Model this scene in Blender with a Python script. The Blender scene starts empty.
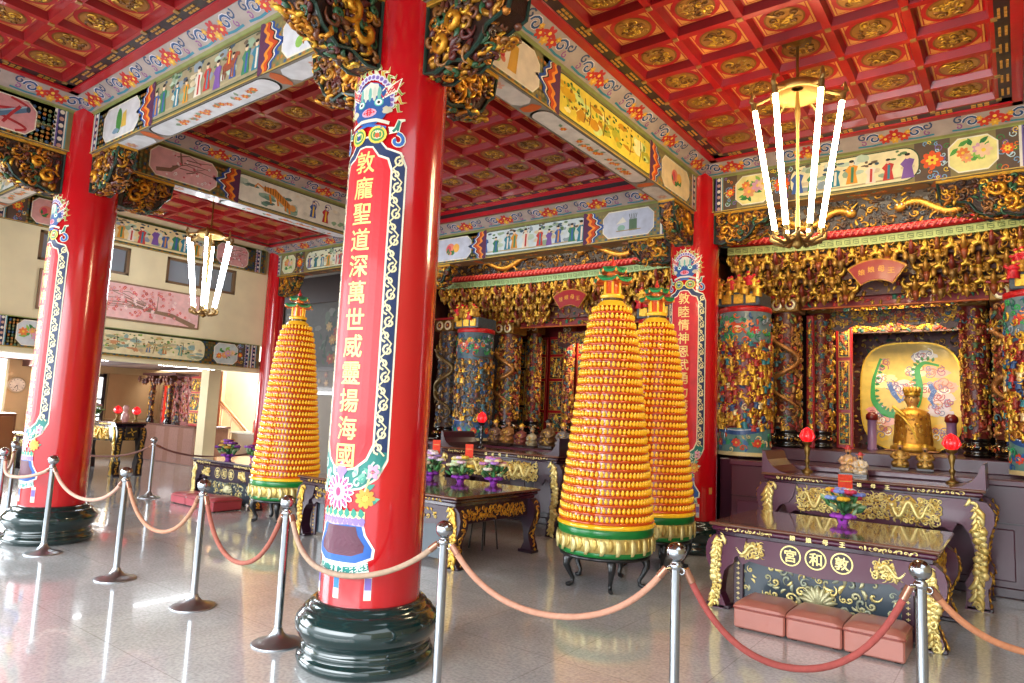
import bpy, math, random
import numpy as np
from mathutils import Matrix, Vector
from mathutils.geometry import tessellate_polygon

# ------------------------------------------------------------------ camera
scene = bpy.context.scene
PI = math.pi
YAW, PITCH, ROLL = 0.6455, 0.1087, 0.0447
cam_data = bpy.data.cameras.new('camera')
cam = bpy.data.objects.new('camera', cam_data)
scene.collection.objects.link(cam)
_f = Vector((-math.sin(YAW) * math.cos(PITCH), math.cos(YAW) * math.cos(PITCH), math.sin(PITCH)))
_r = Vector((math.cos(YAW), math.sin(YAW), 0.0))
_u = _r.cross(_f)
_r2 = _r * math.cos(ROLL) + _u * math.sin(ROLL)
_u2 = -_r * math.sin(ROLL) + _u * math.cos(ROLL)
cam.matrix_world = Matrix(((_r2.x, _u2.x, -_f.x, 3.3907), (_r2.y, _u2.y, -_f.y, -8.4371),
                           (_r2.z, _u2.z, -_f.z, 1.5821), (0, 0, 0, 1)))
cam_data.sensor_width = 36.0
cam_data.lens = 36.0 * 675.9 / 1024.0
cam_data.clip_start = 0.05
scene.camera = cam

# ------------------------------------------------------------------ world, lights, exposure
world = bpy.data.worlds.new('daylight')
scene.world = world
world.use_nodes = True
wn = world.node_tree.nodes
wn['Background'].inputs['Color'].default_value = (0.90, 0.95, 1.0, 1)
wn['Background'].inputs['Strength'].default_value = 1.9
scene.view_settings.view_transform = 'Standard'
scene.view_settings.look = 'None'
scene.view_settings.exposure = 0.62
scene.view_settings.gamma = 1.0
scene.view_settings.use_curve_mapping = False
scene.cycles.use_denoising = True
scene.cycles.max_bounces = 8
scene.cycles.sample_clamp_indirect = 6.0


def lamp(name, kind, loc, energy, color=(1, 1, 1), size=None, size_y=None, aim=None, spread=None):
    d = bpy.data.lights.new(name, kind)
    d.energy = energy
    d.color = color
    if kind == 'AREA':
        d.shape = 'RECTANGLE'
        d.size = size
        d.size_y = size_y or size
        if spread:
            d.spread = spread
    elif kind == 'POINT':
        d.shadow_soft_size = size or 0.1
    o = bpy.data.objects.new(name, d)
    o.location = loc
    if aim is not None:
        o.rotation_euler = (Vector(aim) - Vector(loc)).to_track_quat('-Z', 'Y').to_euler()
    scene.collection.objects.link(o)
    return o


# daylight coming through the open front of the hall and through the open left front door
lamp('front_daylight', 'AREA', (-1.0, -11.6, 3.0), 300, (0.90, 0.96, 1.0), 9.0, 3.6, (-1.0, -5.0, 0.4), 2.0)
lamp('side_daylight', 'AREA', (-9.2, -9.0, 2.4), 200, (0.86, 0.94, 1.0), 4.5, 3.6, (-3.5, -5, 0.3), 2.0)
lamp('side_room_daylight', 'AREA', (-15.6, -3.4, 1.5), 260, (0.95, 0.98, 1.0), 2.2, 1.5, (-10, -2.5, 0.8))
lamp('stairwell_daylight', 'AREA', (-12.6, 2.2, 3.2), 210, (1.0, 0.98, 0.94), 1.6, 1.6, (-13.6, 2.6, 0.8))
# warm fill added under the canopies to light the shrine niches
lamp('shrine_fill', 'AREA', (2.0, 2.32, 3.25), 30, (1.0, 0.78, 0.45), 1.5, 0.2, (2.0, 3.3, 2.0))
lamp('shrine_fill', 'AREA', (-2.6, 2.32, 3.06), 24, (1.0, 0.80, 0.52), 1.5, 0.2, (-2.6, 2.9, 2.0))
# unseen warm fill added above the canopies, hidden by the front beams
lamp('canopy_fill', 'AREA', (2.0, .36, 4.62), 20, (1.0, 0.84, 0.58), 3.0, 0.12, (2.0, 1.0, 2.6))
lamp('canopy_fill', 'AREA', (-2.6, .36, 4.5), 18, (1.0, 0.86, 0.64), 4.0, 0.12, (-2.6, 1.0, 2.6))

rng = random.Random(7)
nrg = np.random.default_rng(11)


# ------------------------------------------------------------------ colours and materials
def lin(h, m=0.0):
    h = h.lstrip('#')
    c = [int(h[i:i + 2], 16) / 255.0 for i in (0, 2, 4)]
    return tuple((x / 12.92 if x <= 0.04045 else ((x + 0.055) / 1.055) ** 2.4) for x in c) + (m,)


GOLD = lin('e0b040', 0.75)
PGOLD = lin('e8d489', 0.55)
BRONZE = lin('8a6a35', 0.8)
DGOLD = lin('a8741f', 0.6)
RED = lin('c80d20')
DRED = lin('7d0a18')
LRED = lin('dd1a22')
PURP = lin('521d36')
DPURP = lin('2c1622')
BLK = lin('15110f')
WHITE = lin('f2efe4')
CREAM = lin('f0e2b4')
BLUE = lin('1f4c8c')
LBLUE = lin('6fa6cf')
TEAL = lin('1e8478')
GREEN = lin('2f7d3a')
LGREEN = lin('8dbf72')
ORANGE = lin('e0701c')
YELLOW = lin('f0cc3c')
PINK = lin('e59aa0')
LPINK = lin('f3c7cc')
VIOLET = lin('7d5fa8')
BROWN = lin('5a3a22')
GREY = lin('8b8d8c')


def new_mat(name):
    m = bpy.data.materials.new(name)
    m.use_nodes = True
    nt = m.node_tree
    return m, nt, nt.nodes['Principled BSDF']


def attr_mat(name, rough=0.45, coat=0.0, bump=0.0, bscale=60.0, var=0.12, vscale=9.0, emit=0.0, spec=0.5):
    """surface whose own pigment (and gilding, in alpha) is stored per face"""
    m, nt, b = new_mat(name)
    a = nt.nodes.new('ShaderNodeAttribute')
    a.attribute_name = 'Pigment'
    tc = nt.nodes.new('ShaderNodeTexCoord')
    n = nt.nodes.new('ShaderNodeTexNoise')
    n.inputs['Scale'].default_value = vscale
    n.inputs['Detail'].default_value = 4
    nt.links.new(tc.outputs['Object'], n.inputs['Vector'])
    mr = nt.nodes.new('ShaderNodeMapRange')
    mr.inputs['From Min'].default_value = 0.3
    mr.inputs['From Max'].default_value = 0.7
    mr.inputs['To Min'].default_value = 1 - var
    mr.inputs['To Max'].default_value = 1 + var
    nt.links.new(n.outputs['Fac'], mr.inputs['Value'])
    mx = nt.nodes.new('ShaderNodeVectorMath')
    mx.operation = 'SCALE'
    nt.links.new(a.outputs['Color'], mx.inputs[0])
    nt.links.new(mr.outputs['Result'], mx.inputs['Scale'])
    nt.links.new(mx.outputs['Vector'], b.inputs['Base Color'])
    nt.links.new(a.outputs['Alpha'], b.inputs['Metallic'])
    b.inputs['Roughness'].default_value = rough
    b.inputs['Coat Weight'].default_value = coat
    b.inputs['Coat Roughness'].default_value = 0.06
    b.inputs['Specular IOR Level'].default_value = spec
    if bump:
        n2 = nt.nodes.new('ShaderNodeTexNoise')
        n2.inputs['Scale'].default_value = bscale
        n2.inputs['Detail'].default_value = 3
        nt.links.new(tc.outputs['Object'], n2.inputs['Vector'])
        bp = nt.nodes.new('ShaderNodeBump')
        bp.inputs['Strength'].default_value = bump
        bp.inputs['Distance'].default_value = 0.01
        nt.links.new(n2.outputs['Fac'], bp.inputs['Height'])
        nt.links.new(bp.outputs['Normal'], b.inputs['Normal'])
    if emit:
        nt.links.new(mx.outputs['Vector'], b.inputs['Emission Color'])
        b.inputs['Emission Strength'].default_value = emit
    return m


def glow_mat(name, color, strength):
    m, nt, b = new_mat(name)
    b.inputs['Base Color'].default_value = (0.9, 0.9, 0.9, 1)
    b.inputs['Emission Color'].default_value = tuple(color) + (1,)
    b.inputs['Emission Strength'].default_value = strength
    return m


M = dict(
    paint=attr_mat('painted_wood', 0.5, 0.15, 0.15, 40),
    matte=attr_mat('matte_plaster', 0.8, 0, 0.1, 30, 0.05, 3),
    lacquer=attr_mat('glossy_lacquer', 0.28, 0.12, 0.03, 8, 0.06, 4),
    column=attr_mat('red_column_lacquer', 0.2, 0.9, 0.03, 5, 0.05, 2),
    carved=attr_mat('carved_gilt_wood', 0.38, 0.1, 0.35, 90, 0.25, 30),
    gilt=attr_mat('gold_leaf', 0.33, 0.0, 0.3, 120, 0.15, 20),
    brushed=attr_mat('brushed_steel', 0.34, 0.0, 0.0, 10, 0.04, 4),
    metal=attr_mat('polished_steel', 0.16, 0.0, 0.0, 10, 0.04, 4),
    cloth=attr_mat('woven_cloth', 0.85, 0, 0.3, 300, 0.12, 40),
    leaf=attr_mat('petals_and_leaves', 0.6, 0, 0.1, 60, 0.2, 40),
    stone=attr_mat('polished_dark_stone', 0.14, 0.7, 0.02, 4, 0.1, 20),
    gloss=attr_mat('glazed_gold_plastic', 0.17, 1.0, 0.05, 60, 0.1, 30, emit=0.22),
    glass=attr_mat('dull_window_glass', 0.08, 0.5, 0.0, 1, 0.06, 2),
    ceil=attr_mat('ceiling_red_lacquer', 0.4, 0.3, 0.1, 30, 0.12, 5),
    warmtube=glow_mat('warm_tube', (1.0, 0.80, 0.46), 32),
    cooltube=glow_mat('cool_tube', (0.9, 0.96, 1.0), 18),
    redbulb=attr_mat('red_lamp_shade', 0.25, 0.6, 0, 10, 0.05, 4, emit=0.7),
    daywin=glow_mat('bright_window', (0.93, 0.97, 1.0), 2.2),
)


# polished terrazzo floor
def floor_mat():
    m, nt, b = new_mat('polished_terrazzo')
    tc = nt.nodes.new('ShaderNodeTexCoord')
    n = nt.nodes.new('ShaderNodeTexNoise')
    n.inputs['Scale'].default_value = 1.6
    n.inputs['Detail'].default_value = 6
    n.inputs['Roughness'].default_value = 0.7
    n2 = nt.nodes.new('ShaderNodeTexNoise')
    n2.inputs['Scale'].default_value = 45
    n2.inputs['Detail'].default_value = 4
    br = nt.nodes.new('ShaderNodeTexBrick')
    br.offset = 0.0
    br.inputs['Scale'].default_value = 1.0
    br.inputs['Brick Width'].default_value = 0.9
    br.inputs['Row Height'].default_value = 0.9
    br.inputs['Mortar Size'].default_value = 0.004
    br.inputs['Mortar Smooth'].default_value = 0.3
    br.inputs['Color1'].default_value = (1, 1, 1, 1)
    br.inputs['Color2'].default_value = (0.95, 0.95, 0.95, 1)
    br.inputs['Mortar'].default_value = (0.72, 0.70, 0.68, 1)
    for x in (n, n2, br):
        nt.links.new(tc.outputs['Object'], x.inputs['Vector'])
    cr = nt.nodes.new('ShaderNodeValToRGB')
    cr.color_ramp.elements[0].position = 0.3
    cr.color_ramp.elements[0].color = (0.42, 0.435, 0.44, 1)
    cr.color_ramp.elements[1].position = 0.7
    cr.color_ramp.elements[1].color = (0.57, 0.59, 0.595, 1)
    nt.links.new(n.outputs['Fac'], cr.inputs['Fac'])
    cr2 = nt.nodes.new('ShaderNodeValToRGB')
    cr2.color_ramp.elements[0].position = 0.35
    cr2.color_ramp.elements[0].color = (0.8, 0.79, 0.78, 1)
    cr2.color_ramp.elements[1].position = 0.62
    cr2.color_ramp.elements[1].color = (1.06, 1.05, 1.04, 1)
    nt.links.new(n2.outputs['Fac'], cr2.inputs['Fac'])
    m1 = nt.nodes.new('ShaderNodeMix')
    m1.data_type = 'RGBA'
    m1.blend_type = 'MULTIPLY'
    m1.inputs['Factor'].default_value = 1
    nt.links.new(cr.outputs['Color'], m1.inputs[6])
    nt.links.new(cr2.outputs['Color'], m1.inputs[7])
    m2 = nt.nodes.new('ShaderNodeMix')
    m2.data_type = 'RGBA'
    m2.blend_type = 'MULTIPLY'
    m2.inputs['Factor'].default_value = 1
    nt.links.new(m1.outputs[2], m2.inputs[6])
    nt.links.new(br.outputs['Color'], m2.inputs[7])
    nt.links.new(m2.outputs[2], b.inputs['Base Color'])
    b.inputs['Roughness'].default_value = 0.13
    b.inputs['Coat Weight'].default_value = 0.5
    b.inputs['Coat Roughness'].default_value = 0.03
    return m


M['floor'] = floor_mat()


# ------------------------------------------------------------------ mesh helpers
class MB:
    """collects polygons of one part and links them as ONE mesh object"""

    def __init__(s):
        s.v, s.f3, s.f4, s.c3, s.c4, s.s3, s.s4, s.n = [], [], [], [], [], [], [], 0

    def add(s, v, f, col, smooth=True, xf=None):
        v = np.asarray(v, float).reshape(-1, 3)
        if xf is not None:
            A = np.array(xf)
            v = v @ A[:3, :3].T + A[:3, 3]
        f = np.asarray(f, int)
        if len(f) == 0:
            return s
        col = np.asarray(col, float)
        if col.ndim == 1:
            col = np.repeat(col[None, :], len(f), 0)
        k = f.shape[1]
        (s.f3 if k == 3 else s.f4).append(f + s.n)
        (s.c3 if k == 3 else s.c4).append(col)
        (s.s3 if k == 3 else s.s4).append(np.full(len(f), smooth))
        s.v.append(v)
        s.n += len(v)
        return s

    def addm(s, parts, col, smooth=True, xf=None):
        for v, f in parts:
            s.add(v, f, col, smooth, xf)
        return s

    def build(s, name, mat, parent=None, loc=(0, 0, 0), rz=0.0):
        me = bpy.data.meshes.new(name)
        v = np.concatenate(s.v) if s.v else np.zeros((0, 3))
        f3 = np.concatenate(s.f3) if s.f3 else np.zeros((0, 3), int)
        f4 = np.concatenate(s.f4) if s.f4 else np.zeros((0, 4), int)
        n3, n4 = len(f3), len(f4)
        me.vertices.add(len(v))
        me.vertices.foreach_set('co', v.astype(np.float32).ravel())
        me.loops.add(n3 * 3 + n4 * 4)
        me.loops.foreach_set('vertex_index', np.concatenate([f3.ravel(), f4.ravel()]).astype(np.int32))
        me.polygons.add(n3 + n4)
        st = np.concatenate([np.arange(n3) * 3, n3 * 3 + np.arange(n4) * 4]).astype(np.int32)
        me.polygons.foreach_set('loop_start', st)
        sm = np.concatenate((s.s3 or [np.zeros(0, bool)]) + (s.s4 or [np.zeros(0, bool)])).astype(bool)
        me.polygons.foreach_set('use_smooth', sm)
        me.update(calc_edges=True)
        c3 = np.concatenate(s.c3) if s.c3 else np.zeros((0, 4))
        c4 = np.concatenate(s.c4) if s.c4 else np.zeros((0, 4))
        at = me.color_attributes.new('Pigment', 'FLOAT_COLOR', 'CORNER')
        at.data.foreach_set('color', np.concatenate([np.repeat(c3, 3, 0).ravel(), np.repeat(c4, 4, 0).ravel()]).astype(np.float32))
        me.materials.append(M[mat] if isinstance(mat, str) else mat)
        o = bpy.data.objects.new(name, me)
        scene.collection.objects.link(o)
        o.location = loc
        o.rotation_euler = (0, 0, rz)
        if parent is not None:
            o.parent = parent
        return o


def tag(o, label, cat, group=None, kind=None):
    if label:
        o['label'] = label
    if cat:
        o['category'] = cat
    if group:
        o['group'] = group
    if kind:
        o['kind'] = kind
    return o


def thing(name, label, cat, loc=(0, 0, 0), rz=0.0, group=None):
    o = bpy.data.objects.new(name, None)
    o.empty_display_size = 0.1
    scene.collection.objects.link(o)
    o.location = loc
    o.rotation_euler = (0, 0, rz)
    return tag(o, label, cat, group)


def copy_tree(o, parent=None):
    c = o.copy()
    scene.collection.objects.link(c)
    if parent is not None:
        c.parent = parent
    for ch in KIDS.get(o.name, []) or list(o.children):
        copy_tree(ch, c)
    return c


KIDS = {}


def dup(o, loc, rz=None, label=None):
    c = copy_tree(o)
    c.location = loc
    if rz is not None:
        c.rotation_euler = (0, 0, rz)
    if label:
        c['label'] = label
    return c


def struct(o):
    o['kind'] = 'structure'
    return o


def T(x=0, y=0, z=0, rz=0, rx=0, ry=0, s=1):
    m = Matrix.Translation((x, y, z)) @ Matrix.Rotation(rz, 4, 'Z') @ Matrix.Rotation(rx, 4, 'X') @ Matrix.Rotation(ry, 4, 'Y')
    if isinstance(s, (int, float)):
        s = (s, s, s)
    return np.array(m @ Matrix.Diagonal((s[0], s[1], s[2], 1)))


def box(x0, x1, y0, y1, z0, z1, ch=0.0):
    if ch <= 0:
        v = [(x, y, z) for x in (x0, x1) for y in (y0, y1) for z in (z0, z1)]
        f = [(0, 1, 3, 2), (4, 6, 7, 5), (0, 4, 5, 1), (2, 3, 7, 6), (0, 2, 6, 4), (1, 5, 7, 3)]
        return [(np.array(v, float), np.array(f))]
    X, Y, Z = (x0, x1), (y0, y1), (z0, z1)
    v, idx = [], {}
    sg = (1, -1)
    for i in (0, 1):
        for j in (0, 1):
            for k in (0, 1):
                for a in range(3):
                    p = [X[i] + sg[i] * ch, Y[j] + sg[j] * ch, Z[k] + sg[k] * ch]
                    p[a] = (X[i], Y[j], Z[k])[a]
                    idx[i, j, k, a] = len(v)
                    v.append(p)
    q, t = [], []
    for a in range(3):
        b, c = (a + 1) % 3, (a + 2) % 3
        for e in (0, 1):
            r = []
            for (p, s_) in ((0, 0), (1, 0), (1, 1), (0, 1)):
                k = [0, 0, 0]
                k[a], k[b], k[c] = e, p, s_
                r.append(idx[k[0], k[1], k[2], a])
            q.append(r if e else r[::-1])
    for a in range(3):
        b, c = (a + 1) % 3, (a + 2) % 3
        for p in (0, 1):
            for s_ in (0, 1):
                k0, k1 = [0, 0, 0], [0, 0, 0]
                k1[a] = 1
                k0[b] = k1[b] = p
                k0[c] = k1[c] = s_
                k0, k1 = tuple(k0), tuple(k1)
                r = [idx[k0 + (b,)], idx[k1 + (b,)], idx[k1 + (c,)], idx[k0 + (c,)]]
                q.append(r if (p != s_) else r[::-1])
    for i in (0, 1):
        for j in (0, 1):
            for k in (0, 1):
                r = [idx[i, j, k, a] for a in range(3)]
                t.append(r if (i + j + k) % 2 else r[::-1])
    v = np.array(v, float)
    return [(v, np.array(q)), (v, np.array(t))]


def tube(pts, r, n=8, cap=True, closed=False, flat=1.0):
    P = np.asarray(pts, float)
    m = len(P)
    r = np.full(m, float(r)) if np.isscalar(r) else np.asarray(r, float)
    if closed:
        tg = np.roll(P, -1, 0) - np.roll(P, 1, 0)
    else:
        tg = np.gradient(P, axis=0)
    tg /= np.linalg.norm(tg, axis=1)[:, None] + 1e-12
    ref = np.array([0, 0, 1.0]) if abs(tg[0][2]) < 0.9 else np.array([1.0, 0, 0])
    a = np.cross(tg[0], ref)
    a /= np.linalg.norm(a)
    V = []
    ang = np.arange(n) * 2 * PI / n + PI / n
    for i in range(m):
        a = a - tg[i] * (a @ tg[i])
        a /= np.linalg.norm(a) + 1e-12
        b = np.cross(tg[i], a)
        V.append(P[i] + r[i] * (np.cos(ang)[:, None] * a + flat * np.sin(ang)[:, None] * b))
    V = np.concatenate(V)
    F = []
    for i in range(m if closed else m - 1):
        j = (i + 1) % m
        for k in range(n):
            l = (k + 1) % n
            F.append((i * n + k, i * n + l, j * n + l, j * n + k))
    out = [(V, np.array(F))]
    if cap and not closed:
        for i, rev in ((0, True), (m - 1, False)):
            c = np.concatenate([V[i * n:(i + 1) * n], P[i:i + 1]])
            t = [(n, k, (k + 1) % n) if not rev else (n, (k + 1) % n, k) for k in range(n)]
            out.append((c, np.array(t)))
    return out


def lathe(prof, n=32, a0=0.0, a1=2 * PI, cap=True):
    full = abs(a1 - a0 - 2 * PI) < 1e-6
    k = n if full else n + 1
    ang = a0 + (a1 - a0) * np.arange(k) / n
    V = np.concatenate([np.stack([r * np.cos(ang), r * np.sin(ang), np.full(k, z)], 1) for r, z in prof])
    F = []
    for i in range(len(prof) - 1):
        for j in range(n):
            l = (j + 1) % k if full else j + 1
            F.append((i * k + j, i * k + l, (i + 1) * k + l, (i + 1) * k + j))
    out = [(V, np.array(F))]
    if cap and full:
        for i, rev in ((0, True), (len(prof) - 1, False)):
            if prof[i][0] > 1e-4:
                c = np.concatenate([V[i * k:(i + 1) * k], [[0, 0, prof[i][1]]]])
                t = [(k, j, (j + 1) % k) if not rev else (k, (j + 1) % k, j) for j in range(k)]
                out.append((c, np.array(t)))
    return out


def ball(nu=10, nv=6):
    prof = [(math.sin(PI * i / nv), -math.cos(PI * i / nv)) for i in range(nv + 1)]
    return lathe(prof, nu, cap=False)[0]


def ell(x, y, z, rx, ry, rz_, nu=12, nv=8):
    v, f = ball(nu, nv)
    return [(v * np.array([rx, ry, rz_]) + np.array([x, y, z]), f)]


def tri2(poly):
    ts = tessellate_polygon([[Vector((p[0], p[1], 0)) for p in poly]])
    P = np.array(poly, float)
    out = []
    for t in ts:
        a, b, c = P[t[0]], P[t[1]], P[t[2]]
        if (b[0] - a[0]) * (c[1] - a[1]) - (b[1] - a[1]) * (c[0] - a[0]) < 0:
            t = (t[0], t[2], t[1])
        out.append(t)
    return P, np.array(out, int).reshape(-1, 3)


def refine(P, F, L):
    for _ in range(7):
        e = np.stack([np.abs(P[F[:, i], 0] - P[F[:, (i + 1) % 3], 0]) for i in range(3)], 1)
        big = e.max(1) > L
        if not big.any():
            break
        keep = F[~big]
        B = F[big]
        a, b, c = P[B[:, 0]], P[B[:, 1]], P[B[:, 2]]
        n = len(P)
        k = len(B)
        P = np.concatenate([P, (a + b) / 2, (b + c) / 2, (c + a) / 2])
        ab, bc, ca = n + np.arange(k), n + k + np.arange(k), n + 2 * k + np.arange(k)
        F = np.concatenate([keep, np.stack([B[:, 0], ab, ca], 1), np.stack([ab, B[:, 1], bc], 1),
                            np.stack([ca, bc, B[:, 2]], 1), np.stack([ab, bc, ca], 1)])
    return P, F


def prism(poly, d0, d1, mp):
    """outline poly in (u,v), extruded between depths d0 and d1, mapped by mp(u,v,d)"""
    P, F = tri2(poly)
    n = len(P)
    ar = sum(P[i][0] * P[(i + 1) % n][1] - P[(i + 1) % n][0] * P[i][1] for i in range(n))
    A = mp(P[:, 0], P[:, 1], np.full(n, d1))
    B = mp(P[:, 0], P[:, 1], np.full(n, d0))
    V = np.concatenate([A, B])
    q = [(i, n + i, n + (i + 1) % n, (i + 1) % n) for i in range(n)]
    if ar < 0:
        q = [t[::-1] for t in q]
    return [(A, F), (B, F[:, ::-1]), (V, np.array(q))]


def plane_map(O, U, V):
    O, U, V = (np.array(a, float) for a in (O, U, V))
    N = np.cross(U, V)
    N /= np.linalg.norm(N)
    return lambda u, v, d: O + np.outer(u, U) + np.outer(v, V) + np.outer(d, N)


def cyl_map(R, a0=-PI / 2, cx=0, cy=0):
    def f(u, v, d):
        u, v, d = np.asarray(u, float), np.asarray(v, float), np.asarray(d, float)
        a = a0 + u / R
        return np.stack([cx + (R + d) * np.cos(a), cy + (R + d) * np.sin(a), v], 1)
    return f


# ---- painting: flat coloured shapes laid on a surface
class Paint:
    def __init__(s, mp, L=None, step=0.0012):
        s.mb, s.mp, s.L, s.k, s.step = MB(), mp, L, 1, step

    def tri(s, P, F, col, up=1):
        if s.L:
            P, F = refine(np.asarray(P, float), F, s.L)
        P = np.asarray(P, float)
        s.mb.add(s.mp(P[:, 0], P[:, 1], np.full(len(P), s.k * s.step)), F, col, False)
        s.k += 0.012 * up

    def layer(s):
        s.k = math.floor(s.k) + 1

    def poly(s, pts, col):
        P, F = tri2(pts)
        s.tri(P, F, col)

    def rect(s, u0, u1, v0, v1, col):
        s.tri(np.array([(u0, v0), (u1, v0), (u1, v1), (u0, v1)]), np.array([(0, 1, 2), (0, 2, 3)]), col)

    def ell(s, u, v, a, b, col, n=16, rot=0.0, up=1):
        t = np.arange(n) * 2 * PI / n
        x, y = a * np.cos(t), b * np.sin(t)
        c, d = math.cos(rot), math.sin(rot)
        P = np.stack([u + x * c - y * d, v + x * d + y * c], 1)
        s.tri(np.concatenate([P, [[u, v]]]), np.array([(n, i, (i + 1) % n) for i in range(n)]), col, up)

    def stroke(s, pts, w, col):
        P = np.asarray(pts, float)
        w = np.full(len(P), float(w)) if np.isscalar(w) else np.asarray(w, float)
        tg = np.gradient(P, axis=0)
        tg /= np.linalg.norm(tg, axis=1)[:, None] + 1e-9
        nn = np.stack([-tg[:, 1], tg[:, 0]], 1) * w[:, None] / 2
        V = np.concatenate([P - nn, P + nn])
        m = len(P)
        F = []
        for i in range(m - 1):
            F += [(i, i + 1, m + i + 1), (i, m + i + 1, m + i)]
        s.tri(V, np.array(F), col)

    def spiral(s, u, v, r, col, w, turns=1.3, a0=0.0, sgn=1, n=16):
        t = np.linspace(0, 1, n)
        a = a0 + sgn * t * turns * 2 * PI
        rr = r * (1 - 0.82 * t)
        s.stroke(np.stack([u + rr * np.cos(a), v + rr * np.sin(a)], 1), w, col)

    def rrect(s, u0, u1, v0, v1, r, col, n=6):
        pts = []
        for (cx, cy, a) in ((u1 - r, v1 - r, 0), (u0 + r, v1 - r, 1), (u0 + r, v0 + r, 2), (u1 - r, v0 + r, 3)):
            for i in range(n + 1):
                t = (a + i / n) * PI / 2
                pts.append((cx + r * math.cos(t), cy + r * math.sin(t)))
        s.poly(pts, col)

    def cut(s, u0, u1, v0, v1, c, col):
        s.poly([(u0 + c, v0), (u1 - c, v0), (u1, v0 + c), (u1, v1 - c), (u1 - c, v1), (u0 + c, v1), (u0, v1 - c), (u0, v0 + c)], col)

    def blob(s, u, v, a, b, col, n=14, jit=0.2):
        t = np.arange(n) * 2 * PI / n
        k = 1 + jit * nrg.uniform(-1, 1, n)
        P = np.stack([u + a * k * np.cos(t), v + b * k * np.sin(t)], 1)
        s.tri(np.concatenate([P, [[u, v]]]), np.array([(n, i, (i + 1) % n) for i in range(n)]), col)

    def flower(s, u, v, r, col, core=YELLOW, n=6):
        for i in range(n):
            a = i * 2 * PI / n
            s.ell(u + 0.6 * r * math.cos(a), v + 0.6 * r * math.sin(a), 0.5 * r, 0.32 * r, col, 8, a)
        s.ell(u, v, 0.28 * r, 0.28 * r, core, 8)

    def leaf(s, u, v, l, w, a, col):
        c, d = math.cos(a), math.sin(a)
        pts = [(0, 0), (0.35, 0.5), (0.7, 0.35), (1, 0), (0.7, -0.35), (0.35, -0.5)]
        P = np.array([(u + x * l * c - y * w * d, v + x * l * d + y * w * c) for x, y in pts])
        s.tri(P, np.array([(0, 5, 1), (1, 5, 4), (1, 4, 2), (2, 4, 3)]), col)

    def person(s, u, v, h, robe, sash=YELLOW):
        w = h * 0.3
        s.poly([(u - w * 0.75, v), (u + w * 0.75, v), (u + w * 0.5, v + h * 0.45), (u + w * 0.8, v + h * 0.72), (u + w * 0.25, v + h * 0.8),
                (u - w * 0.25, v + h * 0.8), (u - w * 0.85, v + h * 0.6), (u - w * 0.45, v + h * 0.45)], robe)
        s.poly([(u - w * 0.15, v + 0.05 * h), (u + w * 0.2, v + 0.05 * h), (u + w * 0.3, v + 0.7 * h), (u - w * 0.05, v + 0.72 * h)], sash)
        s.ell(u, v + h * 0.87, h * 0.09, h * 0.1, lin('f0cfa6'), 10)
        s.ell(u, v + h * 0.96, h * 0.1, h * 0.06, BLK, 8)

    def text(s, ch, u, v, size, col, bold=0.0):
        P, F = glyph(ch)
        for dx, dy in ((-bold, -bold), (bold, -bold), (0, bold), (bold, bold)) if bold else ((0, 0),):
            s.tri((P + np.array([dx, dy])) * size + np.array([u, v]), F, col)


_G = {}


def glyph(ch):
    """centred unit outline of one written character as triangles"""
    k = ch
    if k not in _G:
        cu = bpy.data.curves.new('lettering', 'FONT')
        cu.body = ch
        cu.align_x = 'CENTER'
        cu.resolution_u = 2
        o = bpy.data.objects.new('lettering', cu)
        scene.collection.objects.link(o)
        dg = bpy.context.evaluated_depsgraph_get()
        me = bpy.data.meshes.new_from_object(o.evaluated_get(dg))
        me.calc_loop_triangles()
        P = np.array([(x.co.x, x.co.y) for x in me.vertices])
        F = np.array([t.vertices[:] for t in me.loop_triangles], int).reshape(-1, 3)
        bpy.data.objects.remove(o)
        bpy.data.meshes.remove(me)
        bpy.data.curves.remove(cu)
        if len(P):
            c = (P.max(0) + P.min(0)) / 2
            P = (P - c) / max((P.max(0) - P.min(0)).max(), 1e-6)
            a, b, c = P[F[:, 0]], P[F[:, 1]], P[F[:, 2]]
            neg = ((b[:, 0] - a[:, 0]) * (c[:, 1] - a[:, 1]) - (b[:, 1] - a[:, 1]) * (c[:, 0] - a[:, 0])) < 0
            F[neg] = F[neg][:, ::-1]
        _G[k] = (P, F)
    return _G[k]


# ---- carving: many small carved motifs bedded in a surface
def _tm(parts, cols):
    V, F, C = [], [], []
    n = 0
    for (v, f), c in zip(parts, cols):
        if f.shape[1] == 3:
            f = np.concatenate([f, f[:, 2:3]], 1)
        V.append(v)
        F.append(f + n)
        C += [c] * len(f)
        n += len(v)
    return np.concatenate(V), np.concatenate(F), np.array(C)


def _curl(turns, sgn, taper=0.75, n=11):
    t = np.linspace(0, 1, n)
    a = sgn * (t * turns * 2 * PI)
    r = 1.15 - 0.95 * t ** 0.8
    P = np.stack([r * np.cos(a) * 0.9 + 0.25 * (1 - t), r * np.sin(a) * 0.8, 0.12 + 0.45 * t], 1)
    return tube(P, 0.06 + 0.22 * np.sin(PI * np.clip(t * 0.9 + 0.02, 0, 1)), 5, cap=False)[0]


def _leafm():
    v, f = ball(7, 5)
    v = v * np.array([1.0, 0.38, 0.35])
    v[:, 1] += 0.35 * v[:, 0] ** 2
    v[:, 2] += 0.15
    return v, f


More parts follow.
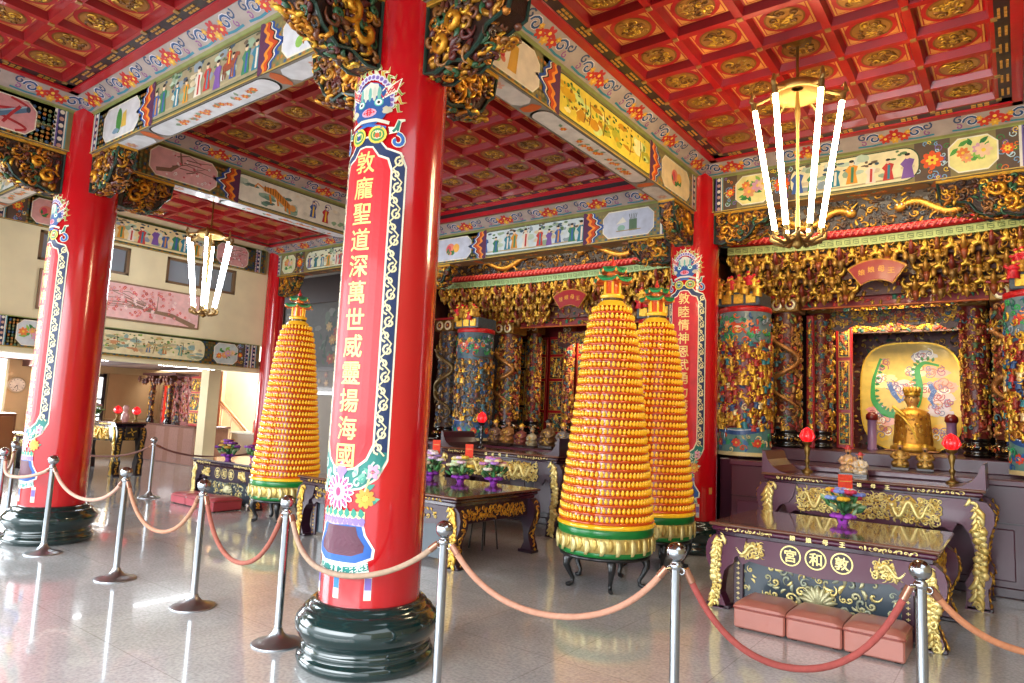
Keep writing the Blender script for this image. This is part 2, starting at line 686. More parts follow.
def _fig():
    b = lathe([(0.62, -1.0), (0.5, -0.3), (0.6, 0.1), (0.2, 0.42)], 7, cap=False)[0]
    R = np.array([[1, 0, 0], [0, 0, 1], [0, -1, 0]], float)
    def up(v):
        return np.stack([v[:, 0], v[:, 2], -v[:, 1] * 0.7 + 0.3], 1)
    hd = ball(7, 5)
    h = (up(hd[0] * 0.27 + np.array([0, 0, 0.62])), hd[1])
    hat = lathe([(0.3, 0.72), (0.24, 0.9), (0.05, 1.05)], 6, cap=False)[0]
    ar = tube([(-0.7, 0.0, 0.25), (-0.45, -0.3, 0.0), (0, -0.45, 0.1), (0.5, -0.3, 0.0), (0.75, 0.0, 0.35)], 0.17, 5, cap=False)[0]
    return _tm([(up(b[0]), b[1]), h, (up(hat[0]), hat[1]), (up(ar[0]), ar[1])], [0, 1, 2, 0])


TPL = dict(
    curl=_tm([_curl(1.25, 1)], [0]), curl2=_tm([_curl(0.9, -1)], [0]),
    leaf=_tm([_leafm()], [0]), ball=_tm([(ball(7, 5)[0] * np.array([0.6, 0.6, 0.45]), ball(7, 5)[1])], [0]),
    fig=_fig())


def scatter(mb, surf, U, V, N, size, pal, mix, upright=(), d=0.0, hs=1.0, aspect=None):
    """N motifs over the (u,v) ranges of surf(u,v,d); mix = {template: weight}"""
    names = list(mix)
    w = np.array([mix[k] for k in names], float)
    asp = aspect or abs(U[1] - U[0]) / max(abs(V[1] - V[0]), 1e-6)
    nu = max(1, int(round(math.sqrt(N * asp))))
    nv = max(1, int(round(N / nu)))
    gu, gv = np.meshgrid((np.arange(nu) + 0.5) / nu, (np.arange(nv) + 0.5) / nv)
    gu = (gu + nrg.uniform(-0.45, 0.45, gu.shape) / nu).ravel()
    gv = (gv + nrg.uniform(-0.45, 0.45, gv.shape) / nv).ravel()
    u = U[0] + (U[1] - U[0]) * gu
    v = V[0] + (V[1] - V[0]) * gv
    place(mb, surf, u, v, nrg.choice(len(names), len(u), p=w / w.sum()), names, size, pal, upright, d, hs)


def place(mb, surf, u, v, ch, names, size, pal, upright=(), d=0.0, hs=1.0, rot=None, colidx=None):
    n = len(u)
    e = 1e-3
    P = surf(u, v, np.full(n, d))
    A = surf(u + e, v, np.full(n, d)) - P
    B = surf(u, v + e, np.full(n, d)) - P
    A /= np.linalg.norm(A, axis=1)[:, None]
    B /= np.linalg.norm(B, axis=1)[:, None]
    Nn = np.cross(A, B)
    sz = nrg.uniform(size[0], size[1], n)
    an = nrg.uniform(0, 2 * PI, n) if rot is None else np.full(n, rot)
    pal = np.array(pal)
    ci = nrg.integers(0, len(pal), n) if colidx is None else np.asarray(colidx)
    for k, nm in enumerate(names):
        s = np.where(ch == k)[0]
        if not len(s):
            continue
        tv, tf, tc = TPL[nm]
        a = an[s].copy()
        if nm in upright:
            a = nrg.uniform(-0.25, 0.25, len(s)) if rot is None else a
        c, sn = np.cos(a), np.sin(a)
        lx = (tv[None, :, 0] * c[:, None] - tv[None, :, 1] * sn[:, None]) * sz[s][:, None]
        ly = (tv[None, :, 0] * sn[:, None] + tv[None, :, 1] * c[:, None]) * sz[s][:, None]
        lz = tv[None, :, 2] * sz[s][:, None] * hs
        W = P[s][:, None, :] + lx[..., None] * A[s][:, None, :] + ly[..., None] * B[s][:, None, :] + lz[..., None] * Nn[s][:, None, :]
        m = len(tv)
        F = (tf[None] + (np.arange(len(s)) * m)[:, None, None]).reshape(-1, 4)
        C = pal[ci[s]][:, None, :].repeat(len(tf), 1)
        C[:, tc == 1] = GOLD
        C[:, tc == 2] = RED
        mb.add(W.reshape(-1, 3), F, C.reshape(-1, 4))


def grid_sheet(mp, u0, u1, v0, v1, nu, nv, d=0.0):
    u, v = np.meshgrid(np.linspace(u0, u1, nu + 1), np.linspace(v0, v1, nv + 1))
    P = mp(u.ravel(), v.ravel(), np.full(u.size, d))
    F = []
    for j in range(nv):
        for i in range(nu):
            a = j * (nu + 1) + i
            F.append((a, a + 1, a + nu + 2, a + nu + 1))
    return [(P, np.array(F))]


def dragon(mb, mp, path, r, col, spine=TEAL, head=True, belly=None):
    """carved serpent dragon along a (u,v) path"""
    P = np.asarray(path, float)
    t = np.linspace(0, 1, len(P))
    W = mp(P[:, 0], P[:, 1], r * 0.7 + 0 * t)
    ts = np.linspace(0, 1, len(P) * 4)
    W = np.stack([np.interp(ts, t, W[:, k]) for k in range(3)], 1)
    for _ in range(3):
        W[1:-1] = (W[:-2] + 2 * W[1:-1] + W[2:]) / 4
    rs = r * (0.3 + 0.7 * np.minimum(1, 2.2 * ts)) * np.where(ts > 0.92, 0.85, 1) * (1 + 0.13 * np.where(np.arange(len(ts)) % 2, 1, -1))
    mb.addm(tube(W, rs, 8), col)
    rr = r * (0.3 + 0.7 * np.minimum(1, 2.2 * t))
    for i in range(1, len(P) - 1):
        q = P[i] + 0
        tg = P[i + 1] - P[i - 1]
        nn = np.array([-tg[1], tg[0]])
        nn /= np.linalg.norm(nn) + 1e-9
        a = mp(np.array([q[0]]), np.array([q[1]]), np.array([r * 1.2]))[0]
        b = mp(np.array([q[0] + nn[0] * r * 1.9]), np.array([q[1] + nn[1] * r * 1.9]), np.array([r * 1.3]))[0]
        mb.addm(tube([a, (a + b) / 2, b], [rr[i] * 0.45, rr[i] * 0.3, 0.001], 4, cap=False), spine)
    if head:
        h = W[-1]
        mb.addm(ell(h[0], h[1], h[2], r * 1.5, r * 1.3, r * 1.3, 9, 6), col)
        for sg in (-1, 1):
            q = P[-1]
            pts = [mp(np.array([q[0] + sg * r * k]), np.array([q[1] + r * (0.8 + 1.0 * k)]), np.array([r * 1.2]))[0] for k in (0.4, 1.1, 2.0)]
            mb.addm(tube(pts, [r * 0.35, r * 0.25, 0.002], 5), GOLD)
        for sg in (-1, 1):
            e = mp(np.array([q[0] + sg * r * 0.55]), np.array([q[1] + r * 0.4]), np.array([r * 2.0]))[0]
            mb.addm(ell(e[0], e[1], e[2], r * 0.28, r * 0.28, r * 0.28, 6, 4), WHITE)
    # claws
    for k in (0.3, 0.62):
        i = int(k * (len(P) - 1))
        q = P[i]
        for sg in (-1, 1):
            pts = [mp(np.array([q[0] + sg * r * a]), np.array([q[1] - r * b]), np.array([r * 0.8]))[0] for a, b in ((0.5, 0), (2.0, 0.8), (2.6, 2.0))]
            mb.addm(tube(pts, [r * 0.5, r * 0.4, r * 0.15], 5), col)


B_TEXT = '敦龐聖道深萬世威靈揚海國'
C_TEXT = '敦睦情神恩武勇力護宮民安'
for _c in set(B_TEXT + C_TEXT + '宮和敦娘母王'):
    glyph(_c)

# ------------------------------------------------------------------ setting: floor, walls, ceilings
XA, XF, YB, XW = -5.2, 3.85, -5.34, -9.557        # column lines and left wall
ZB, ZF, ZC = 4.30, 4.76, 4.90                      # beam bottom, top of painted face, ceiling

b = MB()
b.addm(box(-24, 14, -22, 8, -0.2, 0.0), lin('8c8a86'), False)
struct(b.build('floor', 'floor'))


def wall(name, boxes, col, mat='matte'):
    b = MB()
    for bb in boxes:
        b.addm(box(*bb), col, False)
    return struct(b.build(name, mat))


WCOL = lin('e9dcb2')
# upper left wall with two window openings, open to the side room below the painted frieze
wall('wall_left', [(XW - 0.2, XW, -14, -4.40, 2.82, 5.1), (XW - 0.2, XW, -4.40, -2.95, 2.82, 3.80), (XW - 0.2, XW, -4.40, -2.95, 4.31, 5.1),
                   (XW - 0.2, XW, -2.95, -2.29, 2.82, 5.1), (XW - 0.2, XW, -2.29, -0.85, 2.82, 3.80), (XW - 0.2, XW, -2.29, -0.85, 4.31, 5.1),
                   (XW - 0.2, XW, -0.85, 0.08, 2.82, 5.1), (XW - 0.26, XW, -14, 0.2, 2.24, 2.32)], WCOL)
wall('wall_back', [(-9.7, XF + 3, 4.7, 4.9, 0, 5.2)], lin('3a2622'))
wall('wall_aisle', [(-12.0, -5.6, 1.6, 1.75, 0, 5.1)], lin('a8a196'))
wall('front_light_block', [(-9.7, 7.6, -10.9, -10.68, 3.7, 5.2)], lin('c9b48a'))  # unseen header behind the camera, added to keep daylight off the ceilings
wall('wall_right', [(7.4, 7.6, -10.7, 4.9, 0, 5.2)], lin('c9b48a'))
wall('wall_side_room', [(-16.3, -16.1, -2.66, 2.8, 0, 2.4), (-16.3, -16.1, -14, -2.9, 2.05, 2.4), (-16.3, -16.1, -14, -2.9, 0, 1.15), (-16.3, -16.1, -14, -4.6, 1.15, 2.05)], lin('d8bd8e'))
wall('wall_stairwell', [(-16.1, -9.7, 2.75, 2.9, 0, 5.1)], lin('f3e7c6'))
wall('wall_pillar', [(-12.6, -12.25, 0.25, 0.55, 0, 2.4)], lin('efe0b6'))
b = MB()
b.addm(box(-16.3, XW - 0.27, -14, 0.9, 2.40, 2.5), lin('8d7266'), False)
b.addm(box(-16.3, XW - 0.27, -2.4, -2.2, 2.25, 2.40), lin('6b4a40'), False)
struct(b.build('ceiling_side_room', 'matte'))


def window(name, y0, y1):
    fr, gl = MB(), MB()
    z0, z1, x = 3.80, 4.31, XW - 0.08
    for (a, c, e, g) in ((y0, y1, z0, z0 + 0.05), (y0, y1, z1 - 0.05, z1), (y0, y0 + 0.06, z0, z1), (y1 - 0.06, y1, z0, z1),
                         ((y0 + y1) / 2 - 0.025, (y0 + y1) / 2 + 0.025, z0, z1)):
        fr.addm(box(x - 0.04, x + 0.07, a, c, e, g, 0.006), lin('7b6144'), False)
    w = struct(fr.build(name, 'lacquer'))
    gl.addm(box(x - 0.012, x, y0, y1, z0, z1), lin('8d97a0'), False)
    gl.build('pane', 'glass', w)
    bk = MB()
    bk.addm(box(x - 0.10, x - 0.06, y0 - .02, y1 + .02, z0 - .02, z1 + .02), lin('6b737a'), False)
    bk.build('shutter', 'matte', w)


window('window_1', -4.40, -2.95)
window('window_2', -2.29, -0.85)
b = MB()
b.addm(box(-16.26, -16.2, -4.6, -2.9, 1.15, 2.05), lin('ffffff'), False)
w3 = struct(b.build('window_3', 'daywin'))
b = MB()
for y in (-4.6, -3.75, -2.94):
    b.addm(box(-16.2, -16.1, y, y + 0.05, 1.15, 2.05), lin('6e6a66'), False)
b.build('window_frame', 'lacquer', w3)
b = MB()
b.addm(box(-16.09, -16.07, -1.02, -0.52, 0.9, 2.12), lin('ffffff'), False)
w4 = struct(b.build('window_4', 'daywin'))
b = MB()
for (x0, x1, z0, z1) in ((-.56, -.48, .85, 2.2), (-1.05, -.5, 1.5, 1.55), (-1.05, -.5, 2.1, 2.18), (-1.05, -.5, .85, .9), (-1.06, -1.0, .85, 2.2)):
    b.addm(box(-16.09, -16.03, x0, x1, z0, z1), lin('2d2a2c'), False)
b.build('window_frame', 'lacquer', w4)
# tan panel wall behind the side altar
wall('wall_side_altar', [(-16.1, -13.45, 1.3, 1.4, 0, 2.4), (-16.09, -16.05, -.42, .95, 1.02, 2.22)], lin('c29a6b'))


# ---- coffered ceilings
def ceiling(name, x0, x1, y0, y1, nx, ny, z=ZC, simple=False, yend=None):
    """x0..y1: column lines of the bay; coffer field inset from them"""
    b = MB()
    e = 0.53
    ax, bx, ay, by = x0 + e, x1 - e, y0 + e, y1 - e
    px, py = (bx - ax) / nx, (by - ay) / ny
    fr, dk, zt = lin('a5080f'), lin('22161c'), z + 0.065
    cell_g, ring, med = lin('dd9a4c', 0.15), lin('b3121c'), lin('8f5a22', 0.4)
    # roof slab and the flat border (red trim, then black band with gold motifs)
    b.addm(box(x0, x1, y0, y1, zt + 0.02, zt + 0.12), fr, False)
    for k, (d, zz, c) in enumerate(((0.34, z - 0.02, lin('b10d1c')), (0.425, z + 0.0, dk))):
        w = 0.085 if k == 0 else 0.105
        for (a, c_, f, g) in ((x0 + d, x1 - d, y0 + d, y0 + d + w), (x0 + d, x1 - d, y1 - d - w, y1 - d),
                              (x0 + d, x0 + d + w, y0 + d, y1 - d), (x1 - d - w, x1 - d, y0 + d, y1 - d)):
            b.addm(box(a, c_, f, g, zz, zt + 0.02), c, False)
    g = 0.032
    def quad(p, c):
        b.add(np.array(p), np.array([(0, 1, 2, 3)]), c, False)
    for i in range(nx):
        for j in range(ny):
            cx, cy = ax + (i + 0.5) * px, ay + (j + 0.5) * py
            hx, hy = px / 2, py / 2
            o = [(-hx, -hy), (hx, -hy), (hx, hy), (-hx, hy)]
            n1 = [(-hx + g, -hy + g), (hx - g, -hy + g), (hx - g, hy - g), (-hx + g, hy - g)]
            n2 = [(-hx + g + .02, -hy + g + .02), (hx - g - .02, -hy + g + .02), (hx - g - .02, hy - g - .02), (-hx + g + .02, hy - g - .02)]
            n3 = [(p * (hx - 0.070) / (hx), q * (hy - 0.070) / hy) for p, q in o]
            for k in range(4):
                l = (k + 1) % 4
                quad([(cx + o[k][0], cy + o[k][1], z), (cx + n1[k][0], cy + n1[k][1], z), (cx + n1[l][0], cy + n1[l][1], z), (cx + o[l][0], cy + o[l][1], z)], fr)
                quad([(cx + n1[k][0], cy + n1[k][1], z), (cx + n2[k][0], cy + n2[k][1], zt), (cx + n2[l][0], cy + n2[l][1], zt), (cx + n1[l][0], cy + n1[l][1], z)], lin('8f0a12'))
            quad([(cx + p, cy + q, zt) for p, q in n2[::-1]], fr)
            quad([(cx + p, cy + q, zt - .004) for p, q in n3[::-1]], cell_g)
            n4 = [(p * .93, q * .93) for p, q in n3]
            n5 = [(p * .89, q * .89) for p, q in n3]
            for k in range(4):
                l = (k + 1) % 4
                quad([(cx + n4[k][0], cy + n4[k][1], zt - .006), (cx + n5[k][0], cy + n5[k][1], zt - .006), (cx + n5[l][0], cy + n5[l][1], zt - .006), (cx + n4[l][0], cy + n4[l][1], zt - .006)], ring)
            r = min(hx, hy) - 0.070
            for (q, c, dz) in ((1.0, ring, .008), (0.82, med, .012), (0.74, lin('b07834', 0.4), .014)):
                t = np.arange(20) * 2 * PI / 20
                V = np.stack([cx + r * q * np.cos(t), cy + r * q * np.sin(t), np.full(20, zt - dz)], 1)
                V = np.concatenate([V, [[cx, cy, zt - dz]]])
                b.add(V, np.array([(20, (k + 1) % 20, k) for k in range(20)]), c, False)
            sp = lambda u, v, d: np.stack([cx + u, cy - v, zt - 0.014 - d], 1)
            if not simple:
                scatter(b, sp, (-r * .5, r * .5), (-r * .5, r * .5), 14, (.034, .05), [GOLD, lin('b98a3a', .6), lin('7a4d1c', .4)], dict(curl=2, curl2=2, leaf=1), hs=0.5)
    # gold motifs: crossings, black border
    for i in range(nx + 1):
        for j in range(ny + 1):
            b.addm(box(ax + i * px - .022, ax + i * px + .022, ay + j * py - .022, ay + j * py + .022, z - .012, z), lin('b08a4c', .5), False)
    if not simple:
        for (lo, hi, fix, along) in ((ax, bx, y1 - .475, 0), (ax, bx, y0 + .475, 0), (ay, by, x0 + .475, 1), (ay, by, x1 - .475, 1)):
            n = int((hi - lo) / 0.29)
            for k in range(n):
                c = lo + (k + 0.5) * (hi - lo) / n
                for q in (-.055, 0, .055):
                    for s in (-.022, .022):
                        X, Y = (c + q, fix + s) if along == 0 else (fix + s, c + q)
                        dx, dy = (.020, .010) if along == 0 else (.010, .020)
                        b.addm(box(X - dx, X + dx, Y - dy, Y + dy, z - .007, z), lin('d8a24a', .5), False)
    return struct(b.build(name, 'ceil'))


ceiling('ceiling', 0, XF, YB, 0, 5, 8)
ceiling('ceiling', XA, 0, YB, 0, 7, 8)
ceiling('ceiling', XW, XA, YB, 0, 6, 8, simple=True)
ceiling('ceiling', XA, 0, 2 * YB, YB, 7, 8)
ceiling('ceiling', XW, XA, 2 * YB, YB, 6, 8, simple=True)
ceiling('ceiling', 0, XF, 2 * YB, YB, 5, 8, simple=True)
ceiling('ceiling', XF, 7.5, YB, 0, 5, 8, simple=True)
b = MB()
b.addm(box(-12.2, 7.5, 0.0, 4.8, 4.98, 5.1), lin('2a1d1a'), False)
b.addm(box(-16.3, -9.4, -14, 4.8, 5.1, 5.2), lin('8d7266'), False)
struct(b.build('ceiling_shrine', 'matte'))


# ------------------------------------------------------------------ painted beams
def brocade(p, u0, u1, v0, v1, pal=(lin('9a8a4e'), lin('5f7a55'), lin('b9772f'), lin('3f5f7e'))):
    p.rect(u0, u1, v0, v1, lin('85794a'))
    n = int((u1 - u0) / 0.05)
    for i in range(max(n, 0)):
        for j in range(int((v1 - v0) / 0.05)):
            u, v = u0 + (i + .5) * 0.05, v0 + (j + .5) * 0.05
            p.ell(u, v, .019, .019, pal[(i * 3 + j * 5 + (i * j) % 3) % len(pal)], 6, 0, 0)


def bead_band(p, u0, w, H):
    cs = [(0, .2, lin('e7e2d2')), (.2, .32, lin('7462a0')), (.32, .78, lin('17264a')), (.78, .9, lin('e7e2d2')), (.9, 1, lin('58a0a8'))]
    for a, c, col in cs:
        p.rect(u0 + a * w, u0 + c * w, 0, H, col)
    n = 6
    for i in range(n):
        p.ell(u0 + .55 * w, (i + .5) * H / n, w * .19, w * .19, lin('e9dfc9') if i % 2 else lin('c99a86'), 10)


def ornate(p, u0, u1, H, a=lin('e2571e'), b_=lin('2b5f9a')):
    """dense scrolled divider"""
    p.rect(u0, u1, 0, H, lin('5d4a3a'))
    w = u1 - u0
    pal = [LBLUE, YELLOW, lin('b8d8e0'), GREEN, VIOLET, ORANGE]
    for k in range(int(26 * w / 0.3)):
        p.spiral(u0 + rng.uniform(.08, .92) * w, rng.uniform(.06, .94) * H, rng.uniform(.02, .045), pal[k % 6], .009, 1.1, rng.uniform(0, 6), rng.choice((-1, 1)), 9)
    p.flower(u0 + w / 2, H / 2, min(w, H) * .30, a, b_, 8)
    p.flower(u0 + w / 2, H / 2, min(w, H) * .17, YELLOW, RED, 6)


def flame(p, u, H, s=1, tipv=None):
    """cloud-flame end of a cartouche; s=+1 points to +u"""
    n = 26
    for k, (dx, col, w) in enumerate(((.19, lin('1f4f9c'), .0), (.15, lin('f1e8d2'), 0), (.13, lin('2a1a12'), 0), (.11, lin('c9481a'), 0), (.05, lin('f0902c'), 0), (.0, lin('5b2c4f'), 0))):
        pts = []
        for i in range(n + 1):
            t = i / n
            bulge = math.sin(PI * t) ** .6
            wob = .022 * math.sin(t * PI * 9)
            tip = .10 * max(0, 1 - abs(t - .5) * 7) if k == 0 else .05 * max(0, 1 - abs(t - .5) * 6)
            pts.append((u + s * (dx * (.35 + .65 * bulge) + wob + tip + .05 * (bulge - .5)), H * t))
        poly = [(u - s * .06, 0)] + pts + [(u - s * .06, H)]
        if s < 0:
            poly = poly[::-1]
        p.layer()
        p.poly(poly, col)


def scenery(p, kind, u0, u1, H, bg):
    w = u1 - u0
    m = .035
    p.layer()
    p.rrect(u0, u1, m, H - m, min(.16, H / 2 - m - .01), lin('2c4a2e'))
    p.layer()
    p.rrect(u0 + .012, u1 - .012, m + .012, H - m - .012, min(.15, H / 2 - m - .02), bg)
    p.layer()
    R = lambda a, c: rng.uniform(a, c)
    if kind in ('land', 'gold'):
        pal = [lin('d8a81a'), lin('e6cf45'), lin('b8b234'), lin('cfe08a'), lin('c98f1c'), lin('f5e9a2')] if kind == 'gold' else [lin('cdbb8a'), lin('a9b58a'), lin('e9dfb8'), lin('8ea9a0')]
        for k in range(int(34 * w / 1.6)):
            p.blob(u0 + w * R(.06, .94), H * R(.2, .75), R(.04, .12), R(.02, .06), pal[k % len(pal)])
        p.layer()
        for k in range(int(60 * w / 1.6)):
            p.blob(u0 + w * R(.08, .9), H * R(.3, .85), R(.012, .03), R(.008, .02), [lin('4f7d33'), lin('7da23c'), lin('9a6a1c'), lin('2f5a2c')][k % 4], 8)
        for k in range(5):
            x = u0 + w * R(.1, .85)
            p.stroke([(x, H * .22), (x + .03, H * .5), (x + .01, H * .75)], .012, BROWN)
    if kind in ('figures', 'ladies', 'horse'):
        for k in range(int(22 * w / 1.4)):
            p.blob(u0 + w * R(.06, .94), H * R(.25, .85), R(.03, .09), R(.02, .05), [lin('b7c9b0'), lin('93ab8c'), lin('cfd6c6'), lin('8e9ea6'), lin('d8c7a0')][k % 5])
        p.layer()
        for k in range(int(30 * w / 1.4)):
            p.blob(u0 + w * R(.05, .95), H * R(.55, .9), R(.015, .04), R(.01, .02), [lin('567a4a'), lin('6b5a44'), lin('39566a')][k % 3], 9)
        p.stroke([(u0 + w * .05, H * .2), (u0 + w * .5, H * .16), (u0 + w * .95, H * .2)], .02, lin('b3a47c'))
        p.layer()
        cols = [lin('3c5fa0'), lin('c2362c'), lin('d9952b'), lin('37805a'), lin('7a559c'), lin('e6dcc8'), lin('2c7f92')]
        n = max(3, int(w / .19))
        for k in range(n):
            p.person(u0 + w * (k + .5 + R(-.25, .25)) / n, H * R(.14, .22), H * R(.5, .66), cols[(k * 3) % 7], cols[(k * 5 + 2) % 7])
        if kind == 'horse':
            p.layer()
            x, y, h = u0 + w * .72, H * .25, H * .5
            p.ell(x, y + h * .5, h * .42, h * .2, lin('9a4a2a'))
            for q in (-.32, -.18, .2, .34):
                p.stroke([(x + q * h, y + h * .45), (x + q * h * 1.1, y)], .018, lin('8a4024'))
            p.stroke([(x + .34 * h, y + h * .55), (x + .55 * h, y + h * .85), (x + .72 * h, y + h * .8)], [.06, .05, .03], lin('9a4a2a'))
            p.person(x, y + h * .55, h * .7, lin('c8361f'))
    if kind == 'tiger':
        for k in range(16):
            p.blob(u0 + w * R(.05, .5), H * R(.2, .8), R(.04, .12), R(.02, .06), [lin('8fae9a'), lin('6c9480'), lin('b9cbb8'), lin('55786e')][k % 4])
        p.layer()
        for k in range(14):
            p.blob(u0 + w * R(.45, .95), H * R(.15, .85), R(.03, .07), R(.015, .04), [lin('d9d6c4'), lin('8fb08a'), lin('e7dfc4')][k % 3])
        p.layer()
        x, y = u0 + w * .33, H * .46
        body = [(x - .22, y + .10), (x - .05, y + .09), (x + .14, y - .02), (x + .25, y - .07)]
        p.stroke(body, [.06, .11, .10, .06], lin('d98a34'))
        p.ell(x + .27, y - .06, .055, .05, lin('e0a25a'), 12)
        p.stroke([(x - .22, y + .1), (x - .32, y + .14), (x - .36, y + .08)], .022, lin('d98a34'))
        for q, r_ in ((-.12, .06), (.0, .05), (.13, -.02), (.2, -.06)):
            p.stroke([(x + q, y + r_ * .6), (x + q + .03, y - .12 + r_ * .6)], .03, lin('d98a34'))
        p.layer()
        for q in np.linspace(-.2, .18, 10):
            yy = np.interp(q, [-.22, -.05, .14, .25], [.10, .09, -.02, -.07])
            p.stroke([(x + q, y + yy + .045), (x + q + .008, y + yy - .04)], .009, lin('3a2412'))
        for k, (fx, cc) in enumerate(((.63, lin('35589c')), (.74, lin('b9323a')))):
            p.person(u0 + w * fx, H * (.25 - .05 * k), H * .55, cc)
            p.spiral(u0 + w * fx + .03, H * .7, .07, lin('8d86a8'), .014)
    p.layer()


def motif(p, kind, u0, u1, H, bg):
    """octagonal panel with a single picture"""
    w = u1 - u0
    p.layer()
    p.cut(u0, u1, .04, H - .04, min(.09, w * .25), lin('efe6cc'))
    p.layer()
    p.cut(u0 + .014, u1 - .014, .054, H - .054, min(.08, w * .23), bg)
    p.layer()
    cu, cv = (u0 + u1) / 2, H / 2
    R = lambda a, c: rng.uniform(a, c)
    if kind == 'flowers':
        for k in range(13):
            p.leaf(cu + R(-.3, .3) * w, cv + R(-.22, .22) * H, R(.07, .13), .05, R(0, 6.28), [lin('4f9a3c'), lin('2f7a3a'), lin('8dbf4e')][k % 3])
        p.layer()
        for k in range(4):
            p.flower(cu + (k - 1.5) * .17 * w + R(-.03, .03), cv + R(-.12, .14) * H, R(.05, .08), [lin('e8823c'), lin('e9a06a'), lin('d9a0b4'), lin('f0c9a0')][k], YELLOW, 7)
    elif kind == 'blossom':
        p.stroke([(u0 + .1 * w, .12), (u0 + .3 * w, .3 * H + .02), (u0 + .45 * w, .6 * H), (u0 + .42 * w, .9 * H)], [.05, .05, .035, .02], lin('8a6a58'))
        for k in range(6):
            a = R(.2, 1.2)
            x, y = u0 + R(.3, .55) * w, H * R(.3, .75)
            p.stroke([(x, y), (x + .2 * w, y + .1 * math.sin(a) - .02), (x + .38 * w, y + R(-.1, .1))], [.014, .01, .005], lin('7a5a4a'))
        p.layer()
        for k in range(26):
            p.flower(u0 + R(.25, .95) * w, H * R(.18, .82), R(.012, .022), [lin('f6dfe0'), lin('ffffff'), lin('d3606e')][k % 3], lin('c9404e'), 5)
    elif kind == 'peach':
        p.ell(cu - .04, cv, .1, .1, lin('e8836a'))
        p.ell(cu + .09, cv + .01, .07, .075, lin('f0b04a'))
        p.ell(cu - .07, cv + .01, .045, .06, lin('d8485a'))
        for k in range(6):
            p.leaf(cu + R(-.12, .12), cv - R(.05, .1), .09, .04, R(-.5, 3.6), GREEN)
    elif kind == 'fruit':
        p.poly([(cu - .02, cv - .14), (cu + .1, cv - .14), (cu + .13, cv + .1), (cu + .04, cv + .12)], lin('d9a23a'))
        for k in range(7):
            p.leaf(cu + .07, cv + .1, .1, .03, .7 + .3 * k, GREEN)
        for k in range(7):
            p.ell(cu - .09 + R(-.05, .05), cv - .03 + R(-.06, .08), .03, .03, [lin('c8303c'), lin('e07a5a')][k % 2], 10)
        p.ell(cu - .16, cv - .09, .05, .05, lin('8fbf5a'), 12)
    elif kind == 'melon':
        p.ell(cu - .04, cv, .065, .14, lin('3f8a3a'))
        p.poly([(cu + .02, cv - .09), (cu + .14, cv - .09), (cu + .12, cv + .09), (cu + .04, cv + .06)], lin('d9b34a'))
        p.blob(cu - .1, cv - .1, .08, .03, lin('7a9ab0'))
    elif kind == 'scroll':
        t = np.linspace(0, 1, 30)
        p.stroke(np.stack([cu + .16 * np.sin(t * 9), cv + .17 - .34 * t], 1), .026, lin('b83238'))
        p.layer()
        p.stroke([(cu - .15, cv - .07), (cu + .15, cv + .09)], .065, lin('5d7f9a'))
        p.stroke([(cu - .15, cv - .045), (cu + .15, cv + .115)], .015, lin('a9c3d0'))
        for s in (-1, 1):
            p.ell(cu + s * .165, cv + s * .09, .02, .034, lin('3a4a5a'), 10)
        p.layer()
        p.stroke([(cu - .05, cv - .12), (cu + .02, cv), (cu + .09, cv + .1)], .03, lin('b83238'))
    elif kind == 'pot':
        p.poly([(cu + .02, cv - .11), (cu + .14, cv - .11), (cu + .14, cv + .05), (cu + .02, cv + .05)], lin('5e7a5a'))
        for k in range(5):
            p.stroke([(cu + .04 + .02 * k, cv + .05), (cu + .02 + .03 * k, cv + .13)], .008, lin('3f4f3a'))
        p.ell(cu - .1, cv - .06, .06, .045, lin('8fb3a0'))
        p.stroke([(cu - .18, cv - .1), (cu + .2, cv - .1)], .012, lin('a58a5a'))
        p.poly([(cu - .18, cv), (cu - .02, cv + .02), (cu - .08, cv + .1)], lin('e9e4d2'))
    p.layer()


def face(p, L, H, spec):
    p.rect(0, L, 0, H, lin('85794a'))
    p.k = 1
    for it in spec:
        k = it[0]
        if k == 'bead':
            bead_band(p, it[1], it[2], H)
        elif k == 'broc':
            brocade(p, it[1], it[2], .01, H - .01)
        elif k == 'ornate':
            ornate(p, it[1], it[2], H)
        elif k == 'flame':
            flame(p, it[1], H, it[2])
            p.k = 2
        elif k == 'scene':
            scenery(p, it[1], it[2], it[3], H, it[4])
            p.k = 2
        elif k == 'motif':
            motif(p, it[1], it[2], it[3], H, it[4])
            p.k = 2
    # gilt edge lines
    p.k = 7
    p.rect(0, L, 0, .012, lin('cfae5a', .3))
    p.rect(0, L, H - .014, H, lin('8f9a52'))


def spec_for(L, scene_kind, bg, m1, m2, bg1, bg2, bead=True):
    """mirrored beam layout: bead band, brocade, picture, flame, long scene, flame, picture, brocade, bead band"""
    a = .36
    s0, s1 = L * .315, L * .705
    r = [('broc', a, s0), ('broc', s1, L - a)]
    if bead:
        r += [('bead', a - .06, .13), ('bead', L - a - .07, .13)]
    r += [('motif', m1, a + .22, s0 - .22, bg1), ('motif', m2, s1 + .22, L - a - .16, bg2)]
    r += [('flame', s0 + .04, -1), ('flame', s1 - .04, 1), ('scene', scene_kind, s0 + .0, s1 - .0, bg)]
    return r


